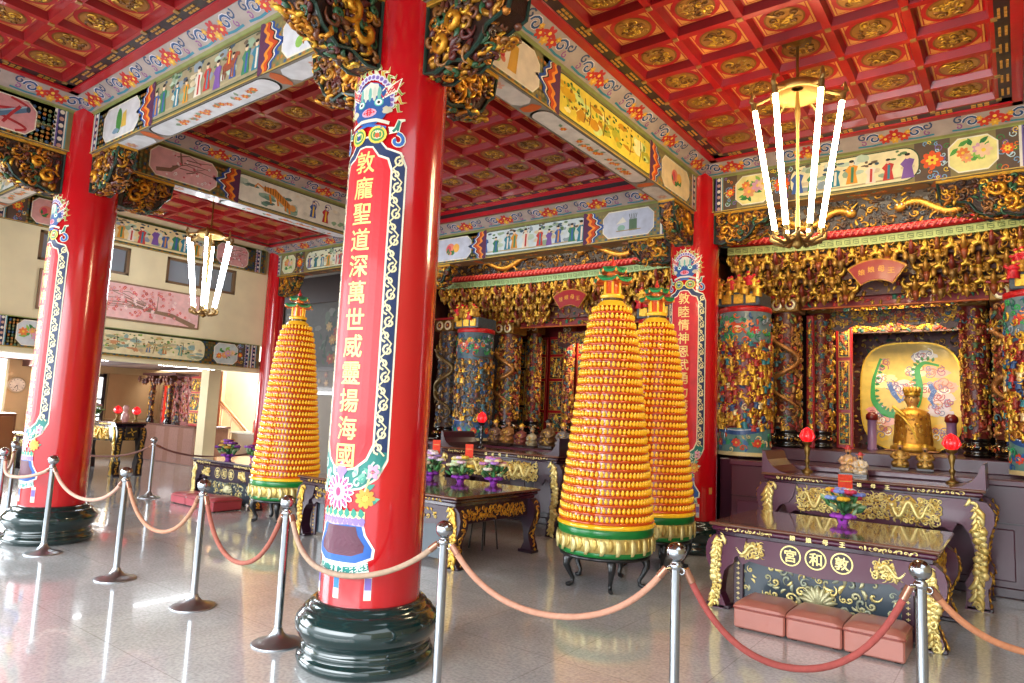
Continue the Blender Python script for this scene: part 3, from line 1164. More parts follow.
def soffit(p, L, W, bg, fl=ORANGE):
    p.rect(0, L, 0, W, lin('8a8478'))
    p.k = 1
    p.rrect(L * .30, L * .70, .012, W - .012, W / 2 - .02, lin('2a2018'))
    p.layer()
    p.rrect(L * .305, L * .695, .022, W - .022, W / 2 - .03, bg)
    p.layer()
    for k in range(16):
        u = L * rng.uniform(.36, .64)
        p.leaf(u, W * rng.uniform(.35, .65), .07, .04, rng.uniform(0, 6), lin('7f9a7a'))
        p.flower(u + .05, W * rng.uniform(.4, .6), .035, fl, YELLOW)
    for (a, c) in ((.12, .27), (.73, .88)):
        p.cut(L * a, L * c, .02, W - .02, .06, bg)
        p.flower(L * (a + c) / 2, W / 2, .06, lin('d9a08a'), lin('f0dca0'))
    for a in (.285, .715):
        p.blob(L * a, W / 2, .06, W * .45, lin('c8602a'))


def cornice_strip(p, L):
    """scrolled flower moulding above the painted face; v 0..W up the slope"""
    W = .268
    p.rect(0, L, 0, .035, lin('8b8c4f'))
    p.rect(0, L, .035, W - .0, lin('a8988f'))
    p.k = 2
    n = max(1, int(L / .78))
    for i in range(n):
        u = (i + .5) * L / n
        for s in (-1, 1):
            p.spiral(u + s * .20, .15, .075, lin('dcd2d6'), .034, 1.2, 0 if s > 0 else PI, s, 14)
            p.spiral(u + s * .20, .15, .072, lin('1f4a7a'), .022, 1.2, 0 if s > 0 else PI, s, 14)
            p.stroke([(u + s * .37, .07), (u + s * .22, .06), (u + s * .06, .075)], .022, lin('2f7f92'))
            p.spiral(u + s * .31, .19, .05, lin('2f4468'), .018, 1.1, 1, -s, 11)
            p.spiral(u + s * .31, .105, .036, lin('8f4a86'), .014, 1.0, 2, s, 9)
        p.layer()
        for du, dv, r, c in ((-.09, .12, .058, lin('c9341e')), (.09, .12, .058, lin('c9341e')), (0, .165, .066, lin('bd2626')), (0, .09, .045, lin('dca232')), (-.13, .17, .03, lin('dca232')), (.13, .17, .03, lin('dca232'))):
            p.flower(u + du, dv, r, c, lin('f0c84a'), 6)
        p.k = 2
    p.k = 5
    p.rect(0, L, W - .012, W, lin('8d8a6a'))


def beam(label, P0, P1, z0, z1, zc, hw, fspec, bspec, sbg, group='painted ceiling beams', sfl=ORANGE, cor=True, fascia=False):
    """painted beam from P0 to P1 (x,y), seen from the right side of its direction"""
    P0, P1 = np.array(P0, float), np.array(P1, float)
    L = np.linalg.norm(P1 - P0)
    rz = math.atan2(P1[1] - P0[1], P1[0] - P0[0])
    t = thing('painted_beam', label, 'beam', (P0[0], P0[1], z0), rz, group)
    H = z1 - z0
    b = MB()
    b.addm(box(0.2, L - 0.2, -hw, hw, 0, zc - z0, .012), lin('6b4a2c'), False)
    b.build('beam_core', 'paint', t)
    for side, sp in ((-1, fspec), (1, bspec)):
        if sp is None:
            continue
        mp = plane_map((0, -hw - .001, 0), (1, 0, 0), (0, 0, 1)) if side < 0 else plane_map((L, hw + .001, 0), (-1, 0, 0), (0, 0, 1))
        p = Paint(mp)
        face(p, L, H, sp)
        p.mb.build('painted_face', 'paint', t)
        if cor:
            if side < 0:
                mp = plane_map((.12, -hw, H), (1, 0, 0), tuple(np.array((0, -.23, zc - z1)) / math.hypot(.23, zc - z1)))
            else:
                mp = plane_map((L - .12, hw, H), (-1, 0, 0), tuple(np.array((0, .23, zc - z1)) / math.hypot(.23, zc - z1)))
            p = Paint(mp)
            cornice_strip(p, L - .24)
            p.mb.build('cornice', 'paint', t)
    if fascia:
        b = MB()
        b.addm(box(.3, L - .3, -.41, -hw, zc - z0 - .004, 5.0 - z0), lin('b10d1c'), False)
        b.addm(box(.3, L - .3, -.416, -.41, zc - z0 + .06, zc - z0 + .12), lin('22161c'), False)
        b.build('red_fascia', 'ceil', t)
    if sbg is not None:
        p = Paint(plane_map((0, hw, -.001), (1, 0, 0), (0, -1, 0)))
        soffit(p, L, 2 * hw, sbg, sfl)
        p.mb.build('painted_soffit', 'paint', t)
    return t


HW = .125
pale, pinkbg, yel = lin('e6e2cf'), lin('e6b0b2'), lin('eadf8e')
L_u, L_v, L_r = 5.34, 5.2, 3.85
blank = lambda L: [('broc', .36, L - .36)]
# face specs
beam('painted beam from near red column to altar column, yellow landscape panel on its side', (0, YB), (0, 0), ZB, ZF, ZC, HW,
     spec_for(L_u, 'gold', lin('e9cf4a'), 'fruit', 'peach', lin('e8d8c2'), lin('f0d9a8')), blank(L_u), lin('cfc6bb'))
beam('painted beam between the left and near red columns, robed figures and a horse rider', (XA, YB), (0, YB), ZB, ZF, ZC, HW,
     spec_for(L_v, 'horse', lin('a39673'), 'melon', 'fruit', lin('d3d2d2'), lin('dcdde0')), blank(L_v), lin('d9dcdf'))
beam('painted beam running back from the left red column, tiger scene between pink blossom panels', (XA, YB), (XA, 0), ZB, ZF, ZC, HW,
     spec_for(L_u, 'tiger', lin('e6e3d2'), 'blossom', 'blossom', pinkbg, pinkbg), blank(L_u), lin('e3e3e3'))
beam('lower painted beam over the middle shrine, blue-grey panels with a peach and a crowd scene', (XA, 0), (0, 0), 4.09, 4.56, 4.72, HW + .02,
     spec_for(L_v, 'figures', lin('cfdadb'), 'peach', 'pot', lin('c3c8d6'), lin('c3c8d6')), None, lin('7a5a3c'), fascia=True)
beam('painted beam over the right shrine, warriors scene between yellow flower panels', (0, 0), (XF, 0), ZB, ZF, ZC, HW,
     [('bead', .30, .12), ('ornate', .43, .60), ('motif', 'flowers', .58, 1.02, yel), ('ornate', 1.0, 1.3), ('ornate', 2.55, 2.88),
      ('scene', 'ladies', 1.24, 2.6, lin('ecdfae')), ('motif', 'flowers', 2.86, 3.30, yel), ('ornate', 3.28, 3.47), ('bead', 3.47, .12)], None, lin('8a6038'))
beam('short painted beam over the aisle opening, robed figures on pale green', (XW, 0), (XA, 0), ZB, ZF, ZC, HW,
     [('bead', .3, .14), ('motif', 'flowers', .5, .95, lin('dfe2b4')), ('ornate', .95, 1.25), ('scene', 'ladies', 1.3, 3.0, lin('e0e2c4')), ('ornate', 3.05, 3.35), ('motif', 'flowers', 3.35, 3.8, lin('dfe2b4')), ('bead', 3.9, .14)],
     None, lin('7a5a3c'))
beam('painted beam at the upper left edge with a rolled scroll and red ribbon on pink', (XA, 2 * YB), (XA, YB), ZB, ZF, ZC, HW,
     [('broc', .36, L_u - .36), ('bead', L_u - .46, .13), ('motif', 'scroll', L_u - 1.12, L_u - .62, lin('dd9a9a')), ('flame', L_u - 1.45, 1), ('scene', 'land', 1.6, L_u - 1.5, pale)], blank(L_u), lin('d5d2cc'))
beam('pale-bottomed painted beam joining the left red column to the window wall', (XW, YB), (XA, YB), ZB, ZF, ZC, HW,
     spec_for(4.357, 'land', lin('cfd3cf'), 'blossom', 'blossom', lin('c9c9c4'), lin('c9c9c4')), blank(4.357), lin('dcd0c4'))
beam('painted beam rising out of view to the right of the near red column', (0, YB), (XF, YB), ZB, ZF, ZC, HW, blank(L_r), blank(L_r), lin('b9a06a'))
beam('painted beam rising out of view toward the viewer from the near red column', (0, 2 * YB), (0, YB), ZB, ZF, ZC, HW, blank(L_u), blank(L_u), lin('b9b4a0'))
beam('painted beam along the far right of the coffered ceiling, only its cornice showing', (XF, 0), (XF, YB), ZB, ZF, ZC, HW, blank(L_u), None, lin('b9a06a'))


# friezes on the left wall
def wall_panel(name, label, cat, y0, y1, z0, z1, fn, frame=None, group=None):
    t = thing(name, label, cat, (XW + .002, (y0 + y1) / 2, z0), 0, group)
    L, H = y1 - y0, z1 - z0
    b = MB()
    b.addm(box(0, .04, -L / 2, L / 2, 0, H, .006), lin('6b4a2c') if frame is None else frame, False)
    b.build('backing_board', 'paint', t)
    p = Paint(plane_map((.041, -L / 2, 0), (0, 1, 0), (0, 0, 1)))
    fn(p, L, H)
    p.mb.build('painted_face', 'paint', t)
    return t


def f_low(p, L, H):
    e = L
    face(p, L, H, [('broc', .05, L - .05), ('bead', e - .34, .1), ('bead', e - .2, .12), ('ornate', e - .52, e - .36), ('motif', 'flowers', e - 1.02, e - .5, lin('c3cdc6')),
                   ('scene', 'land', e - 3.7, e - 1.2, lin('dfd2a4')), ('motif', 'flowers', .62, 1.1, lin('c9cfd0')), ('bead', .36, .12), ('bead', .18, .12)])
    p.layer()
    for k, fx in enumerate((e - 2.0, e - 1.7, e - 2.3, e - 2.9)):
        p.person(fx, .12, .2, [lin('b8763c'), lin('5f9a86'), lin('66788f'), lin('b89a5a')][k], lin('d8c08a'))
    for k in range(36):
        p.blob(e - 3.6 + 2.3 * rng.random(), rng.uniform(.1, .4), rng.uniform(.03, .10), rng.uniform(.012, .03), lin(rng.choice(['a8a070', '8f9a78', 'c9a868', 'b8a888', '7f9a8a', 'c88a5a'])))


def f_up(p, L, H):
    e = L
    face(p, L, H, [('broc', .05, L - .05), ('bead', e - .28, .12), ('motif', 'blossom', e - 1.15, e - .45, lin('d9a09c')), ('scene', 'ladies', e - 3.7, e - 1.3, lin('e6cf95')),
                   ('motif', 'peach', .62, 1.12, lin('e0a59c')), ('ornate', .3, .56), ('bead', .14, .14)])


def f_blossom(p, L, H):
    p.rect(0, L, 0, H, lin('8a6a4a'))
    p.layer()
    p.rect(.03, L - .03, .03, H - .03, lin('e9b9b4'))
    p.layer()
    p.stroke([(L * .97, .04), (L * .80, .2), (L * .62, .24), (L * .50, .36)], [.09, .08, .05, .02], lin('8f7358'))
    for k in range(15):
        x, y = L * rng.uniform(.1, .75), rng.uniform(.2, .5)
        p.stroke([(L * .7, .24), ((x + L * .7) / 2, y + .05), (x, y)], [.016, .011, .006], lin('94705c'))
    p.layer()
    for k in range(190):
        x = L * rng.betavariate(2, 2) * .9 + .1
        y = .1 + (H - .18) * rng.random()
        p.flower(x, y, rng.uniform(.014, .034), [lin('d8505e'), lin('e0848e'), lin('f3d5d6'), lin('c43c4e')][k % 4], lin('f5d98a'), 5)


wall_panel('painted_frieze', 'painted frieze over the side room opening, cream landscape with figures, on the left wall', 'frieze', -5.2, -.2, 2.32, 2.82, f_low, group='friezes on the left wall')
wall_panel('painted_frieze', 'painted frieze just under the ceiling above the small windows of the left wall', 'frieze', -5.2, -.2, 4.35, 4.86, f_up, group='friezes on the left wall')
wall_panel('blossom_painting', 'long pink painting of a blossoming branch between the windows and lower frieze', 'painting', -4.35, -1.58, 2.98, 3.66, f_blossom)


# ------------------------------------------------------------------ red columns
def base_profile(s=1.0):
    return [(r * s, z) for r, z in ((.40, 0), (.425, .02), (.432, .05), (.42, .075), (.405, .085), (.402, .10), (.41, .11), (.40, .125), (.39, .14), (.392, .155),
                                    (.425, .185), (.447, .225), (.450, .26), (.44, .295), (.42, .315), (.412, .325), (.405, .338), (.385, .35), (.375, .352), (.37, .375), (.352, .39), (.33, .395))]


def beast_mask(p, z0):
    """painted sacred beast head above the couplet; z0 = bottom of head band"""
    p.k = 1
    # flames
    for i in range(15):
        a = -.35 + i * (PI + .7) / 14
        r0, r1 = .17, .25
        u, v = r0 * math.cos(a), z0 + .30 + r0 * math.sin(a) * .95
        q = 1.0 + (.02 if i % 2 else -.02)
        pts = [(u, v), ((r0 + .03) * math.cos(a + .12), z0 + .30 + (r0 + .03) * math.sin(a + .12)), ((r1 - .03) * math.cos(a - .06), z0 + .30 + (r1 - .03) * math.sin(a - .06)), (r1 * q * math.cos(a), z0 + .3 + r1 * q * math.sin(a))]
        p.stroke(pts, [.036, .032, .018, .002], lin('e9dfb8'))
        p.stroke(pts, [.028, .025, .013, .001], lin('d0a82a') if i % 2 else lin('8a9a30'))
    p.layer()
    for i in range(18):
        a = -.2 + i * (PI + .4) / 17
        p.ell(.155 * math.cos(a), z0 + .29 + .165 * math.sin(a), .024, .024, lin('d9cfdc'), 8)
        p.ell(.155 * math.cos(a), z0 + .29 + .165 * math.sin(a), .014, .014, VIOLET, 8)
    p.layer()
    p.ell(0, z0 + .27, .15, .15, lin('1d4f8f'))
    for s in (-1, 1):   # red horns
        p.stroke([(s * .08, z0 + .33), (s * .17, z0 + .37), (s * .215, z0 + .44)], [.08, .06, .004], lin('f4ecd6'))
        p.stroke([(s * .08, z0 + .33), (s * .17, z0 + .37), (s * .205, z0 + .43)], [.06, .042, .003], lin('cc1a22'))
    p.layer()
    p.blob(0, z0 + .36, .08, .055, lin('d8d2c0'), 16, .15)
    for k in range(5):
        p.ell(-.07 + .035 * k, z0 + .335, .014, .05, lin('c9c6b4') if k % 2 else lin('6fae9f'), 8)
    p.layer()
    for s in (-1, 1):
        p.ell(s * .07, z0 + .275, .034, .028, lin('58b0a0'), 12)
        p.ell(s * .07, z0 + .275, .024, .02, WHITE, 12)
        p.ell(s * .07, z0 + .275, .011, .011, BLK, 8)
        p.blob(s * .13, z0 + .22, .032, .026, lin('c9bfa0'))
    p.ell(0, z0 + .21, .06, .03, lin('d9a0b4'), 12)
    p.poly([(-.05, z0 + .21), (0, z0 + .185), (.05, z0 + .21), (0, z0 + .245)], lin('d01c2c'))
    p.layer()
    # jaw ornament and cloud scrolls
    p.stroke([(-.15, z0 + .13), (-.06, z0 + .155), (.06, z0 + .155), (.15, z0 + .13)], .022, lin('d9d0bc'))
    p.stroke([(-.13, z0 + .10), (0, z0 + .125), (.13, z0 + .10)], .018, lin('2a63b0'))
    for s in (-1, 1):
        p.ell(s * .075, z0 + .055, .065, .06, lin('e9c84a'), 14)
        p.ell(s * .075, z0 + .055, .05, .045, lin('3f8f4a'), 14)
        p.ell(s * .075, z0 + .055, .034, .03, lin('e9dcc0'), 12)
        p.ell(s * .075, z0 + .05, .018, .018, [lin('1f3f86'), lin('cc5a2a')][s > 0], 8)
        p.stroke([(s * .15, z0 + .08), (s * .20, z0 + .09), (s * .215, z0 + .15), (s * .25, z0 + .16)], [.05, .045, .03, .012], lin('f0e8d0'))
        p.stroke([(s * .15, z0 + .08), (s * .20, z0 + .09), (s * .215, z0 + .15), (s * .25, z0 + .16)], [.036, .031, .018, .004], lin('1d7a66'))
        p.spiral(s * .205, z0 + .015, .05, lin('f0e8d0'), .034, .9, PI / 2, -s, 12)
        p.spiral(s * .205, z0 + .015, .05, lin('2c68b4'), .022, .9, PI / 2, -s, 12)


def couplet(p, text, zt, zb, deep=True):
    """blue scroll border with round-ended red panel and gold characters"""
    hu, hi = .268, .178
    def arch(h, top, bot, w, n=10):
        pts = [(-w, bot), (w, bot), (w, top - h)]
        for i in range(n + 1):
            t = i / n * PI
            pts.append((w * .78 * math.cos(t) if 0 < i < n else w * math.cos(t), top - h + h * math.sin(t)))
        return pts + [(-w, top - h)]
    def lobed(w, top, bot, h):
        up = [(w, top - h), (w * .86, top - h * .55), (w * .52, top - h * .42), (w * .28, top - h * .05), (0, top)]
        dn = [(w, bot + h), (w * .80, bot + h * .45), (w * .45, bot + h * .12), (0, bot)]
        R_ = up + [(-x, y) for x, y in up[-2::-1]]
        return R_ + [(-x, y) for x, y in dn] + [(x, y) for x, y in dn[-2::-1]]
    p.k = 1
    p.poly(lobed(hu + .012, zt + .012, zb - .012, .2), lin('ece6d0'))
    p.layer()
    p.poly(lobed(hu, zt, zb, .2), lin('0f2a58'))
    p.layer()
    # teal foot of the border
    p.poly([(-hu, zb + .24), (-hu, zb + .2)] + [(-hu * .80, zb + .09), (-hu * .45, zb + .024), (0, zb), (hu * .45, zb + .024), (hu * .80, zb + .09)] + [(hu, zb + .2), (hu, zb + .24)], lin('1b7d74'))
    p.layer()
    for s in (-1, 1):
        n = int((zt - zb - .3) / .085)
        for i in range(n):
            v = zb + .22 + (i + .5) * (zt - zb - .34) / n
            q = 1 if i % 2 else -1
            p.spiral(s * (hu + hi) / 2 + q * .010, v, .036, lin('efe3b2', .15), .013, 1.15, q * PI / 2, q, 11)
            p.stroke([(s * (hu + hi) / 2 - q * .028, v - .045), (s * (hu + hi) / 2 + q * .005, v - .01), (s * (hu + hi) / 2 + q * .03, v + .045)], .009, lin('efe3b2', .15))
        for i in range(3):
            p.spiral(s * (.10 + .055 * i), zb + .05 + .05 * i, .034, lin('cfe6d2'), .013, 1.1, i, s, 10)
    p.layer()
    p.poly(lobed(hi + .012, zt - .055, zb + .115, .16), lin('f3ead0'))
    p.layer()
    p.poly(lobed(hi, zt - .067, zb + .127, .16), lin('d3101f'))
    p.layer()


def vase_flowers(p, z):
    """painted vase of flowers under the couplet; z = foot level"""
    p.k = 1
    p.stroke([(-.19, z + .03), (-.08, z + .01), (.08, z + .01), (.20, z + .035)], .06, lin('e9f0e4'))
    p.stroke([(-.19, z + .03), (-.08, z + .01), (.08, z + .01), (.20, z + .035)], .04, lin('1d8278'))
    for s in (-1, 1):
        p.spiral(s * .16, z + .03, .03, lin('bfe0d0'), .011, 1, 0, s, 9)
    p.layer()
    pot = [(-.14, z + .29), (-.16, z + .22), (-.215, z + .14), (-.21, z + .09), (-.12, z + .055), (.12, z + .055), (.21, z + .09), (.215, z + .14), (.16, z + .22), (.14, z + .29)]
    p.poly([(x * 1.08, z + .17 + (y - z - .17) * 1.1) for x, y in pot], lin('f2eee2'))
    p.layer()
    p.poly(pot, lin('2660b2'))
    p.layer()
    p.poly([(x * .78, z + .18 + (y - z - .17) * .74) for x, y in pot], lin('5b2b3f'))
    p.layer()
    p.stroke([(-.16, z + .295), (-.05, z + .285), (.05, z + .295), (.16, z + .285)], .03, lin('b9a3d6'))
    for k in range(-4, 5):
        p.ell(k * .036, z + .30, .02, .025, lin('8f76c4'), 8)
    p.rect(-.16, .16, z + .315, z + .36, lin('e9dc9a'))
    p.layer()
    for k in range(7):
        p.leaf(-.14 + .047 * k, z + .32, .06, .04, 1.4 + .06 * k, lin('2a8f7a'))
    for k in range(16):
        a = rng.uniform(.1, 3.0)
        p.leaf(.17 * math.cos(a), z + .38 + .2 * math.sin(a), rng.uniform(.05, .08), .035, a, [lin('3fa08a'), lin('7cc0a2'), lin('d2e6cc')][k % 3])
    p.layer()
    for k in range(14):
        a = k * 2 * PI / 14
        p.ell(-.03 + .075 * math.cos(a), z + .47 + .075 * math.sin(a), .042, .02, lin('f3dfe6'), 8, a)
        p.ell(-.03 + .078 * math.cos(a), z + .47 + .078 * math.sin(a), .03, .011, lin('cf3f7a'), 8, a)
    p.layer()
    p.ell(-.03, z + .47, .045, .045, lin('e9b0c6'), 12)
    p.ell(-.03, z + .47, .02, .028, lin('c8306a'), 8)
    for k in range(9):
        a = k * 2 * PI / 9
        p.ell(.155 + .04 * math.cos(a), z + .44 + .04 * math.sin(a), .022, .015, lin('f0a63a'), 8, a)
    p.ell(.155, z + .44, .02, .02, lin('e9d04a'), 8)
    p.flower(.19, z + .60, .045, lin('eaa6c6'), lin('c8306a'))
    p.stroke([(.15, z + .48), (.17, z + .55), (.19, z + .6)], .01, lin('e6e2a0'))
    for s in (-1, 1):
        p.leaf(.19, z + .58, .07, .035, PI / 2 + s * .9, lin('58a890'))
    p.poly([(-.06, z + .60), (-.015, z + .54), (.03, z + .60), (-.015, z + .66)], lin('9a7cc6'))


def column(x, y, label, text=None, r=.3165, ztop=4.9, group='red columns with painted couplets', base=True, rz=0.0):
    t = thing('temple_column', label, 'column', (x, y, 0), rz, group)
    b = MB()
    b.addm(lathe([(r * 1.01, .38), (r * 1.01, 1.2), (r, 2.2), (r * .975, ztop)], 64), lin('c40a18'))
    b.build('shaft', 'column', t)
    if base:
        b = MB()
        b.addm(lathe(base_profile(r / .3165), 64), lin('0d2a2a'))
        b.build('stone_base', 'stone', t)
    if text:
        R = r * 1.012
        cm = cyl_map(R)
        p = Paint(cm, .045, .0011)
        couplet(p, text, 3.33, 1.08)
        o = p.mb.build('couplet_panel', 'paint', t)
        p = Paint(cm, .03, .0011)
        p.k = 8
        for i, ch in enumerate(text):
            p.text(ch, 0, 3.165 - .1705 * i, .142, lin('f0d27a', .35), .012)
        p.mb.build('couplet_characters', 'paint', o)
        p = Paint(cm, .045, .0011)
        beast_mask(p, 3.29)
        p.mb.build('beast_head_painting', 'paint', t)
        p = Paint(cm, .045, .0011)
        vase_flowers(p, .60)
        p.mb.build('vase_painting', 'paint', t)
        p = Paint(cm, .045, .0011)
        for s in (-1, 0, 1):
            p.rect(s * .205 - .022, s * .205 + .022, .44, .60, lin('e9e2c8'))
        p.layer()
        for s in (-1, 0, 1):
            p.rect(s * .205 - .020, s * .205 + .020, .46, .50, lin('cfd3ea'))
            p.rect(s * .205 - .020, s * .205 + .020, .50, .57, lin('7d68b4') if s else lin('2f76b0'))
        p.mb.build('striped_tassels', 'paint', t)
        # small paper sticker on the right of the shaft
        if y > -1:
            p = Paint(cm, .045, .0011)
            p.rect(.36, .41, .72, .80, lin('e39a4a'))
            p.mb.build('paper_sticker', 'paint', t)
    return t


column(0, YB, 'large near red column on a dark stone base, gold-lettered panel facing the front', B_TEXT, rz=.15)
column(XA, YB, 'red column at the far left of the rope line, panel seen nearly edge-on', C_TEXT)
column(0, 0, 'red column beside the right shrine, lettered panel half hidden by gold pagodas', C_TEXT)
column(XA, 0, 'red altar column hidden behind the large near column', None)
column(-9.38, -.02, 'slim plain red column at the corner of the left wall', None, .2, 4.9)


# ------------------------------------------------------------------ carved brackets under the beams
PAL_BR = [GOLD, DGOLD, lin('6b3a22'), lin('2f5a3a'), lin('8a5a2a', .3), lin('5a2420'), lin('c98a2c', .7), lin('b9742a', .6), lin('4a3020')]


def bracket(x, y, ang, label, z1, Lb=.62, Hb=.46, w=.16, r=.30, frame=lin('1f3a30')):
    """carved bracket, root at the column, reaching out along ang under a beam"""
    t = thing('carved_bracket', label, 'bracket', (x + r * math.cos(ang), y + r * math.sin(ang), z1 - Hb), ang, 'carved brackets under the beams')
    out = [(0, Hb), (0, 0.02), (.10, 0), (.24, .05), (.34, .02), (.46, .10), (.52, .20), (Lb - .03, .26), (Lb, Hb - .03), (Lb, Hb)]
    out = [(u, v) for u, v in out]
    b = MB()
    for sgn in (-1, 1):
        pass
    mp = lambda u, v, d: np.stack([u, -d, v], 1)
    b.addm(prism(out, -w / 2, w / 2, mp), lin('2a1610'), False)
    b.build('backboard', 'carved', t)
    b = MB()
    for sgn in (-1, 1):
        if sgn < 0:
            sf = lambda u, v, d: np.stack([u, -w / 2 - d, v], 1)
        else:
            sf = lambda u, v, d: np.stack([Lb - u, w / 2 + d, v], 1)
        U = (.05, .40) if sgn < 0 else (Lb - .40, Lb - .05)
        scatter(b, sf, U, (.05, Hb - .05), 62, (.038, .066), PAL_BR, dict(curl=3, curl2=2, leaf=5, ball=1), hs=1.2)
        U = (.36, Lb - .05) if sgn < 0 else (.05, Lb - .36)
        scatter(b, sf, U, (.22, Hb - .05), 26, (.035, .06), PAL_BR, dict(curl=3, curl2=2, leaf=5, ball=1), hs=1.2)
        sg = np.array([.16, .26]) if sgn < 0 else np.array([Lb - .16, Lb - .26])
        place(b, sf, sg, np.array([.17, .3]), np.array([0, 0]), ['curl'], (.10, .11), [lin('d9982c', .7)], hs=1.1)
    us = lambda u, v, d: np.stack([u, v, .03 - d], 1)
    us2 = lambda u, v, d: np.stack([u, -v, .03 - d + .25 * np.clip(u - .3, 0, 1)], 1)
    scatter(b, us2, (.03, Lb - .05), (-w / 2 + .02, w / 2 - .02), 34, (.04, .065), PAL_BR, dict(curl=2, curl2=2, leaf=4), hs=1.0)
    es = lambda u, v, d: np.stack([Lb + d, u, v], 1)
    scatter(b, es, (-w / 2 + .02, w / 2 - .02), (Hb - .16, Hb - .05), 8, (.035, .055), PAL_BR, dict(curl=2, leaf=3), hs=1.0)
    es2 = lambda u, v, d: np.stack([.53 + (v - .2) * .8 + d, u, v], 1)
    scatter(b, es2, (-w / 2 + .02, w / 2 - .02), (.12, .30), 14, (.04, .06), PAL_BR, dict(curl=2, leaf=3), hs=1.0)
    b.build('carving', 'carved', t)
    b = MB()
    for sgn in (-1, 1):
        q = sgn * (w / 2 + .01)
        pts = [(u, q, v) for u, v in out[:-1]] + [(Lb, q, Hb - .012), (0, q, Hb - .012)]
        b.addm(tube(pts[:-2], .014, 5), frame, False)
    b.addm(box(-.005, Lb + .01, -w / 2 - .03, w / 2 + .03, Hb - .035, Hb, .006), lin('d9a53c', .6), False)
    b.build('frame_rim', 'gilt', t)
    return t


E_, N_, W_, S_ = 0.0, PI / 2, PI, -PI / 2
bracket(0, YB, E_, 'large carved bracket at the top right of the near column, gold dragon on dark green', ZB, .72, .52)
bracket(0, YB, S_, 'large carved bracket at the top left of the near column, under the nearest beam', ZB, .72, .52)
bracket(0, YB, W_, 'carved bracket left of the near column, smaller, under the riders beam', ZB)
bracket(0, YB, N_, 'carved bracket right of the near column, lower one, under the yellow landscape beam', ZB)
bracket(XA, YB, E_, 'carved bracket right of the left column, under the riders beam', ZB)
bracket(XA, YB, N_, 'carved bracket with gold scrolls under the tiger beam beside the left column', ZB)
bracket(XA, YB, S_, 'carved bracket at the far upper left under the scroll-and-ribbon beam', ZB, .72, .5)
bracket(XA, YB, W_, 'carved bracket left of the left column, under the pale-bottomed beam', ZB)
bracket(0, 0, S_, 'carved bracket with orange gilding under the altar end of the yellow landscape beam', ZB)
bracket(0, 0, W_, 'carved bracket of pale gold scrolls left of the altar column, under the lower beam', 4.09, .62, .38)
bracket(0, 0, E_, 'octagonal carved bracket right of the altar column, under the warriors beam', ZB, .7, .42)
bracket(XF, 0, W_, 'octagonal carved bracket at the right edge under the warriors beam, with a gold fruit', ZB, .8, .48)
bracket(XA, 0, E_, 'carved bracket emerging right of the near column over the middle shrine', 4.09, .62, .38)
bracket(-9.38, 0, E_, 'small carved bracket beside the slim corner column', ZB, .6, .42, .14, .2)


# ------------------------------------------------------------------ shrines
PAL_G = [GOLD, GOLD, lin('d9a94a', .7), lin('b5332a'), lin('2c7a86'), lin('a8702a', .6), lin('e6cf98', .4), lin('30507f'), lin('9b3b2e')]
PAL_D = [GOLD, GOLD, lin('b98a3c', .6), lin('c7913a', .7), lin('8e2a26'), lin('b0452c'), lin('d9a94a', .6), lin('3f6a72'), lin('d0985a', .4), lin('a5653c', .3), lin('5f7a4a')]
PAL_K = [GOLD, lin('c7913a', .7), lin('c7913a', .7), lin('8a2a22'), lin('3a2a1c'), lin('6e4a22', .5), lin('2f5a5a')]
PAL_M = [lin('8f7350', .4), lin('a8834a', .6), lin('c9a45c', .6), lin('4a5a5f'), lin('6a3f3a'), lin('3f5f8a'), lin('7a5a3a', .4)]


def plinth(x0, x1, y0, y1, h, label, ends, col=lin('4a2232')):
    """front part between the red columns; ends = (left, right) x of the set-back parts beside the column bases"""
    t = thing('altar_plinth', label, 'altar', ((x0 + x1) / 2, y0, 0), 0)
    xc = (x0 + x1) / 2
    w = (x1 - x0) / 2
    e0, e1 = ends[0] - xc, ends[1] - xc
    b = MB()
    b.addm(box(-w, w, 0, y1 - y0, 0, h, .012), col, False)
    if e0 < -w:
        b.addm(box(e0, -w - .001, .36, y1 - y0, 0, h, .012), col, False)
    if e1 > w:
        b.addm(box(w + .001, e1, .36, y1 - y0, 0, h, .012), col, False)
    b.build('body', 'lacquer', t)
    b = MB()
    b.addm(box(-w - .01, w + .01, -.03, .1, h - .06, h + .006, .012), lin('552639'), False)
    b.addm(box(-w - .01, w + .01, -.02, .1, 0, .10, .01), lin('3d1a28'), False)
    b.addm(box(-w, w, -.008, .02, h * .62, h * .62 + .014), lin('301420'), False)
    b.build('moulding', 'lacquer', t)
    b = MB()
    b.addm(box(e0, e1, 1.08, y1 - y0 - .02, h, h + .16, .01), col, False)
    b.build('step', 'lacquer', t)
    n = max(2, int(2 * w / .9))
    for i in range(n):
        b = MB()
        a = -w + (i + .08) * 2 * w / n
        c = -w + (i + .92) * 2 * w / n
        b.addm(box(a, c, -.012, .02, .16, h * .58, .01), lin('54273a'), False)
        b.build('front_panel', 'lacquer', t)
    return t


plinth(.47, 7.3, .12, 4.65, 1.15, 'purple lacquered altar plinth of the right shrine behind the long table', (.20, 7.3))
plinth(-4.73, -.47, .12, 4.65, 1.08, 'purple lacquered altar plinth of the middle shrine behind the pagodas', (-5.55, -.22), lin('3c1a27'))


